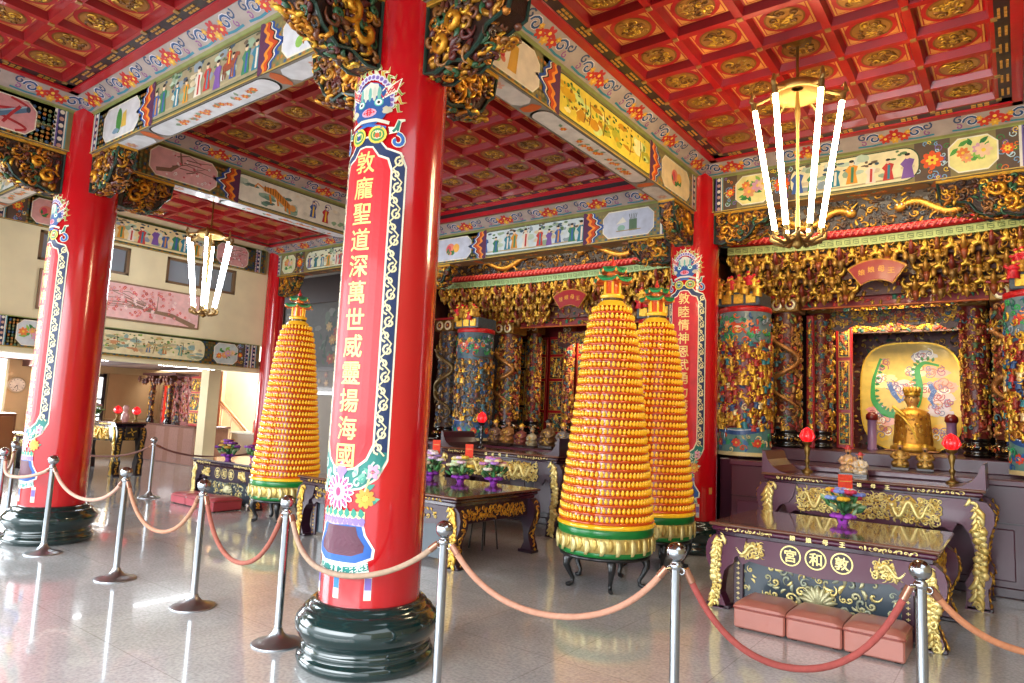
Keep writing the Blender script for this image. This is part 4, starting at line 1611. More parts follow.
def carved_column(x, y, r, z0, z1, label, style, base=True):
    t = thing('carved_column', label, 'carved column', (x, y, z0), 0, 'carved shrine columns')
    H = z1 - z0
    hb = .24 if base else .03
    if base:
        b = MB()
        q = r * 1.02
        b.addm(lathe([(q * 1.0, 0), (q * 1.15, .02), (q * 1.1, .05), (q * .95, .06), (q * 1.25, .10), (q * 1.32, .13), (q * 1.25, .165), (q * .95, .19), (q * 1.08, .2), (q * 1.05, .24)], 28), lin('16120f'))
        sf = cyl_map(q * 1.3)
        scatter(b, sf, (-q * 2.2, q * 2.2), (.11, .15), 12, (.02, .03), [GOLD, lin('c8502a'), DGOLD], dict(curl=2, leaf=1), hs=.4)
        b.build('base_drum', 'stone', t)
    big = style == 'figures' or style == 'clouds'
    b = MB()
    bg = dict(figures=lin('7a2026'), dragon=lin('5c2a1c'), clouds=lin('4a4238'), crowd=lin('6a1c14'), muted=lin('4a3a34'))[style]
    b.addm(lathe([(r, hb), (r, H)], 36), bg)
    cm = cyl_map(r)
    A = 2.35 * r
    if style == 'figures':
        # sky mask at the top, waves and flowers at the foot, crowded gold figures between
        scatter(b, cm, (-A, A), (hb + .36, H - .42), 340, (.045, .068), PAL_G + [GOLD, GOLD, GOLD, lin('d9a94a', .7)], dict(fig=7, leaf=2, curl=2), upright=('fig',), hs=1.0)
    elif style == 'clouds':
        scatter(b, cm, (-A, A), (hb + .3, H - .5), 330, (.042, .066), PAL_M + [GOLD, GOLD, lin('4f7f8f'), lin('b98a3c', .6)], dict(fig=4, curl=4, curl2=3, leaf=2), upright=('fig',))
    elif style == 'dragon':
        scatter(b, cm, (-A, A), (hb + .02, H - .05), 260, (.04, .062), PAL_D, dict(curl=3, curl2=3, leaf=4, fig=2, ball=1), upright=('fig',))
    elif style == 'muted':
        scatter(b, cm, (-A, A), (hb + .02, H - .05), 230, (.04, .062), PAL_M, dict(curl=3, curl2=3, leaf=2, fig=2), upright=('fig',))
    else:
        scatter(b, cm, (-A, A), (hb + .02, H - .05), 260, (.036, .054), PAL_D + [lin('8a1f22')], dict(curl=2, curl2=2, leaf=2, fig=4), upright=('fig',))
    b.build('carved_shaft', 'carved', t)
    if style == 'figures' or style == 'clouds':
        p = Paint(cyl_map(r + .004), .05, .002)
        f = style == 'figures'
        v = H - .42
        p.rect(-A, A, v, H, lin('667a80') if f else lin('3f5560'))
        p.rect(-A, A, hb, hb + .36, lin('5f8a86') if f else lin('2f5478'))
        p.layer()
        for k in range(26):
            p.spiral(rng.uniform(-A, A) * .8, v + rng.uniform(.05, .36), rng.uniform(.03, .06), [lin('2f9a52'), lin('3fb06a'), lin('1f6a5a')][k % 3], .02, 1.2, k, 1)
        p.layer()
        for k in range(3):
            for s in (-1, 1):
                p.flower(s * (.06 + .09 * k), v + .20 + .05 * math.sin(k * 2), .055, [lin('d9482a'), lin('e98a4a'), lin('c9303a')][k], lin('f0d070'), 6)
        p.blob(0, v + .2, .10, .08, lin('d8552f'), 16)
        p.ell(0, v + .19, .05, .035, lin('f0e2c0'))
        p.layer()
        # hanging garland swag under the mask
        p.k = 3
        t_ = np.linspace(-1, 1, 25)
        p.stroke(np.stack([t_ * A * .8, v - .02 - .14 * (t_ ** 2)], 1), .035, lin('2f5a6f'))
        p.stroke(np.stack([t_ * A * .8, hb + .30 + .20 * (t_ ** 2)], 1), .06, lin('274f8a'))
        p.stroke(np.stack([t_ * A * .8, hb + .33 + .20 * (t_ ** 2)], 1), .014, lin('cfd8e6'))
        p.layer()
        for k in range(9):
            u = -A * .8 + k * A * 1.6 / 8
            for s in (-1, 0, 1):
                p.leaf(u, hb + .14, .12, .06, PI / 2 + s * .9, [lin('2f9a62'), lin('1f6a52'), lin('2a5fa0')][s + 1])
        for k in range(5):
            p.flower(-A * .7 + k * A * 1.4 / 4, hb + .17, .055, lin('d9472f'), lin('f0c050'), 8)
        p.rect(-A, A, hb, hb + .05, lin('d9c890'))
        p.mb.build('painted_bands', 'paint', t)
        b = MB()
        q = cyl_map(r + .006)
        scatter(b, q, (-A * .8, A * .8), (v + .03, H - .04), 46, (.035, .055), [lin('2f9a52'), lin('1f6a5a'), lin('d9552f'), lin('8f9aa6'), lin('3a5f8a'), GOLD], dict(curl=3, curl2=3, leaf=3), hs=.7)
        scatter(b, q, (-A * .8, A * .8), (hb + .06, hb + .30), 26, (.03, .05), [lin('2f9a62'), lin('2a5fa0'), lin('d9552f'), lin('d9c890')] if f else [lin('3f6fa8'), lin('bcd0dc'), lin('2f5a8f'), lin('8a8a6a')], dict(curl=3, curl2=2, leaf=3), hs=.7)
        b.build('band_carving', 'carved', t)
    if style in ('dragon', 'muted'):
        b = MB()
        n = 34
        tt = np.linspace(0, 1, n)
        path = np.stack([1.05 * r * np.sin(tt * 2 * PI * 1.6 + .6), hb + .15 + (H - hb - .5) * tt], 1)
        dragon(b, cyl_map(r * 1.12), path, r * .20, lin('b0763c', .55) if style == 'dragon' else lin('8a7448', .5), lin('7a5a3a', .4))
        b.build('coiling_dragon', 'carved', t)
    b = MB()
    if big:
        b.addm(lathe([(r * 1.02, H - .005), (r * 1.06, H + .01), (r * 1.06, H + .06), (r * 1.0, H + .07), (r * .9, H + .08)], 32), lin('c01a1c'))
        b.addm(box(-r * .85, r * .85, -r * .9, r * .7, H + .07, H + .26, .01), lin('3f4a52'), False)
        for u in (-.5, 0, .5):
            b.addm(box(r * u - r * .2, r * u + r * .2, -r * .94, -r * .88, H + .10, H + .23, .006), GOLD, False)
        sf = plane_map((-r, -r * .9, H + .28), (1, 0, 0), (0, 0, 1))
        scatter(b, sf, (.05, 2 * r - .05), (0, .16), 9, (.09, .11), [GOLD, RED, DGOLD], dict(fig=1), upright=('fig',))
    else:
        q = r * 1.15
        b.addm(box(-q, q, -q, q, H, H + .20, .012), lin('8a6428', .5), False)
        for s in (-1, 1):
            for rr, c in ((.40, lin('efe2b4', .2)), (.26, lin('7a1a1a')), (.12, GOLD)):
                b.addm(ell(s * q * .45, -q - .005 - (.4 - rr) * .03, H + .10, q * rr, .012, q * rr, 10, 5), c)
        b.addm(box(-q * 1.15, q * 1.15, -q * 1.15, q, H + .20, H + .24, .008), lin('a01c20'), False)
    b.build('capital', 'carved', t)
    return t


# one bracket cluster, shared by every place of the canopies
def bracket_mesh(seed, a, c):
    b = MB()
    b.addm(box(-.03, .03, -.03, .06, -.06, .02, .008), a, False)
    b.addm(box(-.09, .09, -.03, .02, -.005, .03, .008), c, False)
    for s in (-1, 1):
        b.addm(tube([(s * .06, -.02, -.01), (s * .10, -.03, .0), (s * .115, -.04, .03), (s * .10, -.04, .055), (s * .085, -.04, .045)], [.02, .02, .018, .014, .006], 6), GOLD)
        b.addm(ell(s * .055, -.035, -.045, .028, .02, .035, 7, 5), lin('b98a3c', .6))
    b.addm(tube([(0, .05, -.02), (0, -.06, -.02), (0, -.11, .01), (0, -.10, .045), (0, -.08, .04)], [.024, .026, .022, .014, .006], 6), c)
    b.addm(lathe([(.002, -.115), (.016, -.10), (.03, -.075), (.036, -.055), (.022, -.035), (.034, -.015), (.024, .01)], 9), a, xf=T(0, -.035, 0))
    sf = plane_map((0, -.05, 0), (1, 0, 0), (0, 0, 1))
    n = 7
    place(b, sf, nrg.uniform(-.08, .08, n), nrg.uniform(-.08, .06, n), nrg.integers(0, 3, n), ['curl', 'leaf', 'curl2'], (.026, .04), [GOLD, DGOLD, c, lin('8a5a2a', .4)], hs=.8)
    if seed == 0:
        place(b, sf, np.array([0.0]), np.array([-.005]), np.array([0]), ['fig'], (.045, .045), [GOLD], rot=0.0)
    return b


BR_SRC = []


def canopy(xc, half, y, ze, label, dull=False, y_b=None):
    """shrine canopy: rope-moulded eave, green fret band, hanging bracket clusters, lintel"""
    t = thing('shrine_canopy', label, 'canopy', (xc, y, ze - .75), 0)
    Z = .75
    def ez(u):
        return Z + .05 * (u / half) ** 2
    us = np.linspace(-half, half, 40)
    b = MB()
    b.addm(tube([(u, -.02, ez(u) + .03) for u in us], .055, 10), lin('b3161c'))
    for k in range(int(2 * half / .075)):
        u = -half + (k + .5) * .075
        b.addm(tube([(u - .03, -.065, ez(u) - .005), (u, -.083, ez(u) + .03), (u + .03, -.065, ez(u) + .065)], .014, 5), lin('d9574a'))
    b.build('rope_moulding', 'lacquer', t)
    b = MB()
    for i in range(len(us) - 1):
        u0, u1 = us[i], us[i + 1]
        a, c = ez(u0), ez(u1)
        b.add(np.array([(u0, -.03, a - .14), (u1, -.03, c - .14), (u1, -.03, c - .03), (u0, -.03, a - .03),
                        (u0, .10, a - .14), (u1, .10, c - .14), (u1, .10, c - .03), (u0, .10, a - .03)]),
              np.array([(0, 1, 2, 3), (5, 4, 7, 6), (4, 5, 1, 0), (3, 2, 6, 7)]), lin('a9b36e') if not dull else lin('93b07c'), False)
    for k in range(int(2 * half / .10)):
        u = -half + (k + .5) * .10
        zc = ez(u) - .085
        for bx in ((-.035, .035, .02, .027), (-.035, -.028, -.02, .027), (-.02, .035, -.027, -.02), (.028, .035, -.02, .01), (-.012, .028, -.003, .004)):
            b.addm(box(u + bx[0], u + bx[1], -.036, -.03, zc + bx[2], zc + bx[3]), lin('5f7040'), False)
    b.build('fret_band', 'paint', t)
    # backing board stepping inward, dark
    b = MB()
    for k in range(3):
        b.addm(box(-half, half, .12 + .16 * k, .5, Z - .30 - .20 * k, Z - .08 - .20 * k), lin('5a2a1a'), False)
        sf = plane_map((-half, .12 + .16 * k, Z - .30 - .20 * k), (1, 0, 0), (0, 0, 1))
        scatter(b, sf, (.05, 2 * half - .05), (.01, .21), int(44 * half), (.03, .05), [GOLD, DGOLD, lin('8a3a22'), lin('b98a3c', .6), lin('3a5a52'), lin('a02a22')], dict(curl=3, leaf=3, fig=2), upright=('fig',), hs=.8)
    b.addm(box(-half, half, .0, .6, Z - .03, Z + .03), lin('3a1d18'), False)
    b.build('stepped_backing', 'carved', t)
    # bracket clusters, three rows
    if not BR_SRC:
        for q, (a, c) in enumerate(((lin('c08a38', .6), lin('8a4a22', .3)), (lin('9a4a24', .2), lin('c08a38', .6)), (lin('8f6a34', .5), lin('7a2a1e')))):
            BR_SRC.append(bracket_mesh(q, a, c).build('bracket_cluster', 'carved', t))
        first = True
    n = int(2 * half / .25)
    used = set()
    for row in range(3):
        for i in range(n + (row % 2)):
            u = -half + (i + .5 - (row % 2) * .5) * 2 * half / n
            if abs(u) > half - .05:
                continue
            if abs(u) < .36 and row > 0:
                continue
            s_ = BR_SRC[(i + row) % 3]
            if s_.parent == t and s_.name not in used:
                o = s_
                used.add(s_.name)
            else:
                o = s_.copy()
                scene.collection.objects.link(o)
                o.parent = t
            o.location = (u, .07 + .15 * row, ez(u) - .24 - .20 * row)
            o.scale = (1.3, 1.4, 1.75)
    # lintel with red and gold panels
    b = MB()
    b.addm(box(-half, half, .58, .68, -.07, .16, .01), lin('8a1a1c'), False)
    b.addm(box(-half, half, .55, .58, -.085, -.06, .005), lin('c05a20', .2), False)
    b.addm(box(-half, half, .55, .58, .14, .165, .005), GOLD, False)
    b.build('lintel', 'paint', t)
    b = MB()
    sf = plane_map((-half, .58, -.05), (1, 0, 0), (0, 0, 1))
    scatter(b, sf, (.05, 2 * half - .05), (.02, .18), int(60 * half), (.03, .05), [GOLD, GOLD, lin('c9342a'), lin('2f7a5a'), DGOLD], dict(fig=3, curl=2, leaf=2), upright=('fig',), hs=.8)
    b.build('lintel_carving', 'carved', t)
    # dark carved frieze between eave and beam
    b = MB()
    b.addm(box(-half, half, .06, .16, Z + .07, Z + .78), lin('2e201c'), False)
    sf = plane_map((-half, .06, Z + .09), (1, 0, 0), (0, 0, 1))
    scatter(b, sf, (.05, 2 * half - .05), (0, .42), int(150 * half), (.03, .06), [lin('c79436', .7), lin('8a5f22', .6), lin('4a3020'), lin('3a2a20'), lin('6a4a2a', .4), lin('4a4f5a')], dict(curl=3, curl2=3, leaf=3), hs=.9)
    for s in (-1, 1):
        tt = np.linspace(0, 1, 22)
        path = np.stack([half + s * (half * .75 - tt * half * .6), .18 + .09 * np.sin(tt * 9)], 1)
        dragon(b, sf, path, .045, lin('d8a040', .7), lin('7a5a2a', .5))
    b.build('dragon_frieze', 'carved', t)
    return t


canopy(2.0, 1.86, .9, 4.06, 'carved canopy of the right shrine, red rope eave and rows of gold brackets')
canopy(-2.73, 2.70, .9, 4.0, 'carved canopy of the middle shrine behind the pagodas, duller brackets', True)


def fan_plaque(x, y, z, w, label, txt):
    t = thing('fan_plaque', label, 'plaque', (x, y, z))
    def fan(k, r0, r1):
        a = np.linspace(PI / 2 + .62, PI / 2 - .62, 15)
        o = [(k * r1 * math.cos(q), r1 * math.sin(q) - r0) for q in a]
        i = [(k * r0 * math.cos(q), r0 * math.sin(q) - r0) for q in a[::-1]]
        return o + i
    mp = lambda u, v, d: np.stack([u, -d, v], 1)
    b = MB()
    b.addm(prism([(p * 1.03, q * 1.05 - .01) for p, q in fan(1, .30, .56)], 0, .03, mp), DGOLD, False)
    b.build('frame', 'carved', t)
    b = MB()
    b.addm(prism(fan(.97, .305, .55), .01, .04, mp), lin('8f0a12'), False)
    o = b.build('panel', 'lacquer', t)
    p = Paint(lambda u, v, d: np.stack([u, -.041 - d, v], 1))
    for i, ch in enumerate(txt):
        a = PI / 2 + .39 - .26 * i
        p.text(ch, .43 * math.cos(a), .43 * math.sin(a) - .30, .075, lin('c98a2e', .5), .012)
    p.mb.build('gold_characters', 'gilt', o)
    return t


fan_plaque(2.02, .86, 3.46, .6, 'dark red fan-shaped plaque over the right shrine niche', '娘娘母王')
fan_plaque(-2.45, .86, 3.42, .6, 'dark red fan-shaped plaque beside the top of the front pagoda', '娘娘母王')

# --- columns of the right shrine
carved_column(.42, .80, .325, 1.16, 3.10, 'thick carved drum column of crowded gold figures just right of the red altar column', 'figures', False)
carved_column(3.62, .80, .325, 1.16, 3.10, 'thick carved drum column at the right edge of the right shrine', 'figures', False)
carved_column(.80, 1.45, .17, 1.312, 3.18, 'carved dragon column second from the red altar column', 'dragon')
carved_column(3.36, 1.45, .19, 1.312, 3.18, 'carved dragon column on the right side of the right shrine', 'dragon')
carved_column(1.10, 2.1, .135, 1.312, 3.25, 'slender carved column left of the round cloud painting', 'crowd')
carved_column(2.95, 2.1, .135, 1.312, 3.25, 'slender carved column right of the round cloud painting', 'crowd')
# --- columns of the middle shrine
carved_column(-4.36, .78, .32, 1.09, 3.0, 'thick carved column with blue waved foot, behind the red lamp of the middle shrine', 'clouds', False)
carved_column(-.80, .78, .32, 1.09, 3.0, 'thick carved column of the middle shrine hidden behind the right pagodas', 'clouds', False)
carved_column(-4.10, 1.45, .19, 1.242, 3.05, 'carved column with a coiling dragon right of the thick wave-footed column', 'dragon')
carved_column(-1.1, 1.45, .19, 1.242, 3.05, 'carved dragon column behind the front gold pagodas', 'dragon')
carved_column(-4.95, .78, .19, 1.09, 3.05, 'carved column emerging right of the near red column, orange wall behind it', 'muted')
carved_column(-4.03, 2.15, .125, 1.242, 3.15, 'slender carved column left of the red door panels', 'crowd')
carved_column(-1.17, 2.15, .125, 1.242, 3.15, 'slender carved column of the middle shrine behind the pagodas', 'crowd')
carved_column(-3.47, 2.5, .085, 1.242, 3.15, 'thinnest carved post, right of the gilt door panels behind the middle altar', 'crowd')


# --- niche of the right shrine
def niche(xc, y, half, z0, z1, label, open_half):
    t = thing('shrine_niche', label, 'niche', (xc, y, z0))
    H = z1 - z0
    b = MB()
    for s in (-1, 1):
        a, c = sorted((s * open_half, s * half))
        b.addm(box(a, c, 0, .10, 0, H), lin('4a1f1c'), False)
    b.addm(box(-open_half, open_half, 0, .10, H - .42, H), lin('4a1f1c'), False)
    b.addm(box(-half, half, .9, 1.0, 0, H), lin('5a1d1c'), False)
    for s in (-1, 1):
        a, c = sorted((s * (half - .03), s * half))
        b.addm(box(a, c, .1, .9, 0, H), lin('5a1d1c'), False)
    b.build('screen_board', 'carved', t)
    sf = plane_map((-half, -.0, 0), (1, 0, 0), (0, 0, 1))
    b = MB()
    scatter(b, sf, (.03, half - open_half - .03), (.04, H - .04), 70, (.03, .05), PAL_K + [GOLD], dict(curl=2, curl2=2, leaf=3, ball=1))
    b.build('pierced_carving', 'carved', t)
    b = MB()
    scatter(b, sf, (half + open_half + .03, 2 * half - .03), (.04, H - .04), 70, (.03, .05), PAL_K + [GOLD], dict(curl=2, curl2=2, leaf=3, ball=1))
    b.build('pierced_carving', 'carved', t)
    b = MB()
    scatter(b, sf, (half - open_half, half + open_half), (H - .40, H - .03), 260, (.034, .055), PAL_K + [GOLD], dict(curl=3, curl2=3, leaf=3, ball=1), hs=1.2)
    b.build('pierced_carving', 'carved', t)
    for k in range(9):
        for s in (-1, 1):
            b = MB()
            b.addm(ell(s * (half - .07), -.03, .12 + k * (H - .5) / 8.5, .055, .03, .055, 10, 6), GOLD)
            b.addm(ell(s * (half - .07), -.055, .12 + k * (H - .5) / 8.5, .03, .02, .03, 8, 5), lin('a02a1c'))
            b.build('gold_rosette', 'gilt', t)
    b = MB()
    sf = plane_map((-half, .895, 0), (1, 0, 0), (0, 0, 1))
    scatter(b, sf, (.05, 2 * half - .05), (.03, H - .05), 520, (.03, .05), [GOLD, lin('c7913a', .7), lin('e6c878', .5), lin('6e2a20'), lin('3a2018'), lin('2f5a4a')], dict(leaf=3, ball=2, curl=2), hs=.8)
    b.build('gold_backdrop', 'carved', t)
    return t


niche(2.03, 2.75, .98, 1.313, 3.46, 'gold carved niche around the round cloud painting of the right shrine', .74)


def cloud_painting(x, y, z, w, h):
    t = thing('cloud_painting', 'round-cornered yellow painting of coloured clouds and a green dragon behind the gold deity', 'painting', (x, y, z))
    def sup(k):
        a = np.linspace(0, 2 * PI, 49)[:-1]
        return [(k * w / 2 * math.copysign(abs(math.cos(q)) ** .62, math.cos(q)), h / 2 + k * h / 2 * math.copysign(abs(math.sin(q)) ** .62, math.sin(q))) for q in a]
    mp = lambda u, v, d: np.stack([u, -d, v], 1)
    b = MB()
    b.addm(prism(sup(1.03), -.05, .0, mp), GOLD, False)
    b.build('rim', 'gilt', t)
    p = Paint(lambda u, v, d: np.stack([u, -d - .002, v], 1), None, .0015)
    p.poly(sup(1.0), lin('dfbf5c'))
    p.layer()
    S = lambda u, v: (u * .93 * w / 2, h / 2 + v * .93 * h / 2)
    cl = [(-.55, .3, lin('f3e6a0')), (.1, .55, lin('f6e9b8')), (.55, .5, lin('e9b0a0')), (.7, .2, lin('e8a898')), (.45, .1, lin('ead9c0')), (.6, -.25, lin('cfc6d8')), (.7, -.05, lin('e6cdd0')),
          (-.68, -.35, lin('e79aa0')), (-.6, -.45, lin('f0b8b4')), (-.5, -.75, lin('f0c84a')), (.55, -.7, lin('f0c24a')), (0, .2, lin('e9cfc8')), (-.2, .15, lin('d8c0c8')), (-.6, .6, lin('f0d060')), (.3, .8, lin('cfd0d8'))]
    for (u, v, c) in cl:
        for k in range(7):
            x_, y_ = S(u + rng.uniform(-.16, .16), v + rng.uniform(-.09, .09))
            p.blob(x_, y_, rng.uniform(.06, .11), rng.uniform(.035, .065), c)
    p.layer()
    for (u, v, c) in cl:
        for k in range(6):
            x_, y_ = S(u + rng.uniform(-.15, .15), v + rng.uniform(-.1, .1))
            p.spiral(x_, y_, rng.uniform(.04, .085), lin(rng.choice(['8a5f8a', 'b0506a', '7f86b0', 'c07a6a', 'ffffff'])), .013, 1.2, rng.uniform(0, 6), rng.choice((-1, 1)))
    p.layer()
    g = np.array([S(-.62, .78), S(-.8, .35), S(-.82, -.1), S(-.55, -.38), S(-.1, -.40), S(.15, -.15), S(.22, .2), S(.15, .55), S(.3, .7), S(.62, .62)])
    tt = np.linspace(0, 1, 60)
    gi = np.stack([np.interp(tt, np.linspace(0, 1, len(g)), g[:, k]) for k in (0, 1)], 1)
    for _ in range(4):
        gi[1:-1] = (gi[:-2] + 2 * gi[1:-1] + gi[2:]) / 4
    p.stroke(gi, .085 * np.sin(PI * np.clip(tt, .06, .95)) + .02, lin('2f9a4a'))
    for i in range(2, 58, 2):
        d = gi[i + 1] - gi[i - 1]
        n_ = np.array([-d[1], d[0]]) / (np.linalg.norm(d) + 1e-9)
        p.leaf(gi[i][0] + n_[0] * .02, gi[i][1] + n_[1] * .03, .075, .045, math.atan2(n_[1], n_[0]), lin('1f7a3c'))
    for q in ([S(-.45, .25), S(-.35, .05), S(-.22, -.1), S(-.12, -.05)], [S(.42, .25), S(.5, .1), S(.42, -.05), S(.5, -.2)]):
        p.stroke(q, [.06, .07, .06, .015], lin('3f5fa8'))
        for (x_, y_) in q:
            p.spiral(x_, y_, .04, lin('6f8ac8'), .012)
    p.mb.build('painted_face', 'paint', t)


cloud_painting(2.06, 3.50, 1.33, 1.34, 1.62)


def valance(xc, y, half, z0, z1, label):
    t = thing('carved_valance', label, 'valance', (xc, y, z0), 0, 'carved valances under the lintels')
    H = z1 - z0
    b = MB()
    out = [(-half, H), (-half, .05), (-half * .8, 0), (-half * .6, .10), (-half * .3, .06), (0, .12), (half * .3, .06), (half * .6, .10), (half * .8, 0), (half, .05), (half, H)]
    b.addm(prism(out, -.02, .02, lambda u, v, d: np.stack([np.asarray(u, float), -np.asarray(d, float), np.asarray(v, float)], 1)), lin('4a1f18'), False)
    b.build('board', 'carved', t)
    b = MB()
    sf = plane_map((-half, -.02, 0), (1, 0, 0), (0, 0, 1))
    scatter(b, sf, (.03, 2 * half - .03), (.10, H - .02), int(150 * half), (.03, .05), PAL_D + [GOLD, GOLD], dict(curl=3, curl2=3, leaf=3, fig=1), upright=('fig',), hs=1.0)
    b.build('carving', 'carved', t)


valance(2.03, 2.12, .80, 2.98, 3.28, 'gold carved valance between the slender columns above the round painting')
valance(-2.6, 2.12, .88, 2.86, 3.16, 'gold carved valance above the red doors of the middle shrine')


# --- framed carved panels (doors) of the shrines
def door_leaf(x, y, z0, z1, w, label, rows=3, red=lin('a5141a'), group=None):
    t = thing('carved_door', label, 'door panel', (x, y, z0), 0, group)
    H = z1 - z0
    b = MB()
    b.addm(box(-w / 2, w / 2, 0, .06, 0, H, .008), red, False)
    b.build('red_frame', 'lacquer', t)
    hs = [.24, .36, .28, .2][:rows]
    hs = [q / sum(hs) for q in hs]
    z = .03
    for q in hs:
        hh = q * (H - .06)
        b = MB()
        b.addm(box(-w / 2 + .035, w / 2 - .035, -.012, .0, z + .025, z + hh - .025, .004), lin('c99a48', .5), False)
        b.addm(box(-w / 2 + .05, w / 2 - .05, -.018, -.010, z + .04, z + hh - .04), lin('2a1a14'), False)
        sf = plane_map((-w / 2 + .055, -.018, z + .045), (1, 0, 0), (0, 0, 1))
        scatter(b, sf, (.015, w - .125), (.015, hh - .105), max(5, int(w * hh * 330)), (.028, .045), [GOLD, lin('c7913a', .7), lin('8a3a22'), lin('3f6a5a')], dict(fig=3, leaf=3, curl=2), upright=('fig',), hs=.7)
        b.build('gilt_panel', 'carved', t)
        z += hh
    return t


for i, (x, w_, lab) in enumerate(((-4.14, .22, 'narrow red door panel with small gilt reliefs, left of the wider one'), (-3.80, .38, 'wide red door panel with gilt carvings, just left of the front pagoda'),
                              (-3.18, .36, 'red door panel with gilt carvings hidden behind the front pagoda'), (-2.0, .36, 'red door panel with gilt carvings hidden behind the two pagodas'))):
    door_leaf(x, 2.6, 1.25, 3.15, w_, lab, 4, group='carved doors of the middle shrine')
b = MB()
b.addm(box(-5.1, -.2, 2.72, 2.8, 1.245, 3.4), lin('7a1518'), False)
b.addm(box(-4.80, -4.60, 1.52, 1.57, 1.245, 3.0), lin('d8782c'), False)
b.addm(box(-5.58, -4.80, 1.55, 1.62, 1.245, 3.5), lin('4a1a16'), False)
b.addm(box(-5.6, -5.54, .55, 2.8, 1.09, 5.0), lin('4a1a16'), False)
struct(b.build('wall_middle_shrine', 'matte'))
door_leaf(.36, 1.25, 1.312, 3.3, .30, 'black and gold fret panels in the gap right of the red altar column', 4, lin('1d1513'))
door_leaf(1.34, 2.45, 1.32, 3.25, .22, 'narrow red panel with gilding left of the round painting', 3)
door_leaf(1.02, 1.8, 1.315, 3.2, .10, 'thin red post panel beside the dragon column', 2)
door_leaf(-4.52, 2.4, 1.25, 3.1, .30, 'dark carved panel stack behind the dragon column of the middle shrine', 3, lin('2a1416'))
# side wall of carvings at the far right of the right shrine
t = thing('carved_screen', 'carved gold screen at the right end of the right shrine', 'screen', (3.3, 2.1, 1.312))
b = MB()
b.addm(box(-.16, 1.4, .0, .1, 0, 2.1), lin('3a1c18'), False)
b.build('screen_board', 'carved', t)
b = MB()
sf = plane_map((-.16, 0, 0), (1, 0, 0), (0, 0, 1))
scatter(b, sf, (.04, 1.5), (.05, 2.05), 420, (.035, .06), PAL_D + [GOLD, GOLD], dict(fig=3, curl=3, curl2=2, leaf=2), upright=('fig',))
b.build('screen_carving', 'carved', t)


# ------------------------------------------------------------------ altar tables
XZ = lambda y0: (lambda u, v, d: np.stack([np.asarray(u, float), y0 - np.asarray(d, float), np.asarray(v, float)], 1))


def leg_outline(H, w, tall=False):
    """front silhouette of a scroll leg, outer edge at u=0 side"""
    if tall:
        return [(.10, H), (-.02, H * .985), (-.075, H * .90), (-.075, H * .80), (-.03, H * .66), (-.01, H * .5), (.0, H * .38), (-.045, H * .30), (-.03, H * .22), (-.01, H * .20),
                (-.02, H * .04), (-.03, 0), (.17, 0), (.16, H * .05), (.15, H * .19), (.16, H * .24), (.12, H * .32), (.075, H * .42), (.085, H * .55), (.12, H * .68), (.17, H * .76), (.26, H * .80), (.30, H * .86), (.34, H)]
    return [(.02, H), (-.035, H * .92), (-.055, H * .80), (-.05, H * .66), (-.01, H * .50), (.02, H * .36), (.01, H * .24), (-.02, H * .14), (-.03, H * .06), (-.01, 0),
            (.10, 0), (.125, H * .05), (.105, H * .12), (.08, H * .20), (.09, H * .36), (.11, H * .52), (.15, H * .60), (.19, H * .64), (.20, H * .72), (.26, H * .78), (.30, H)]


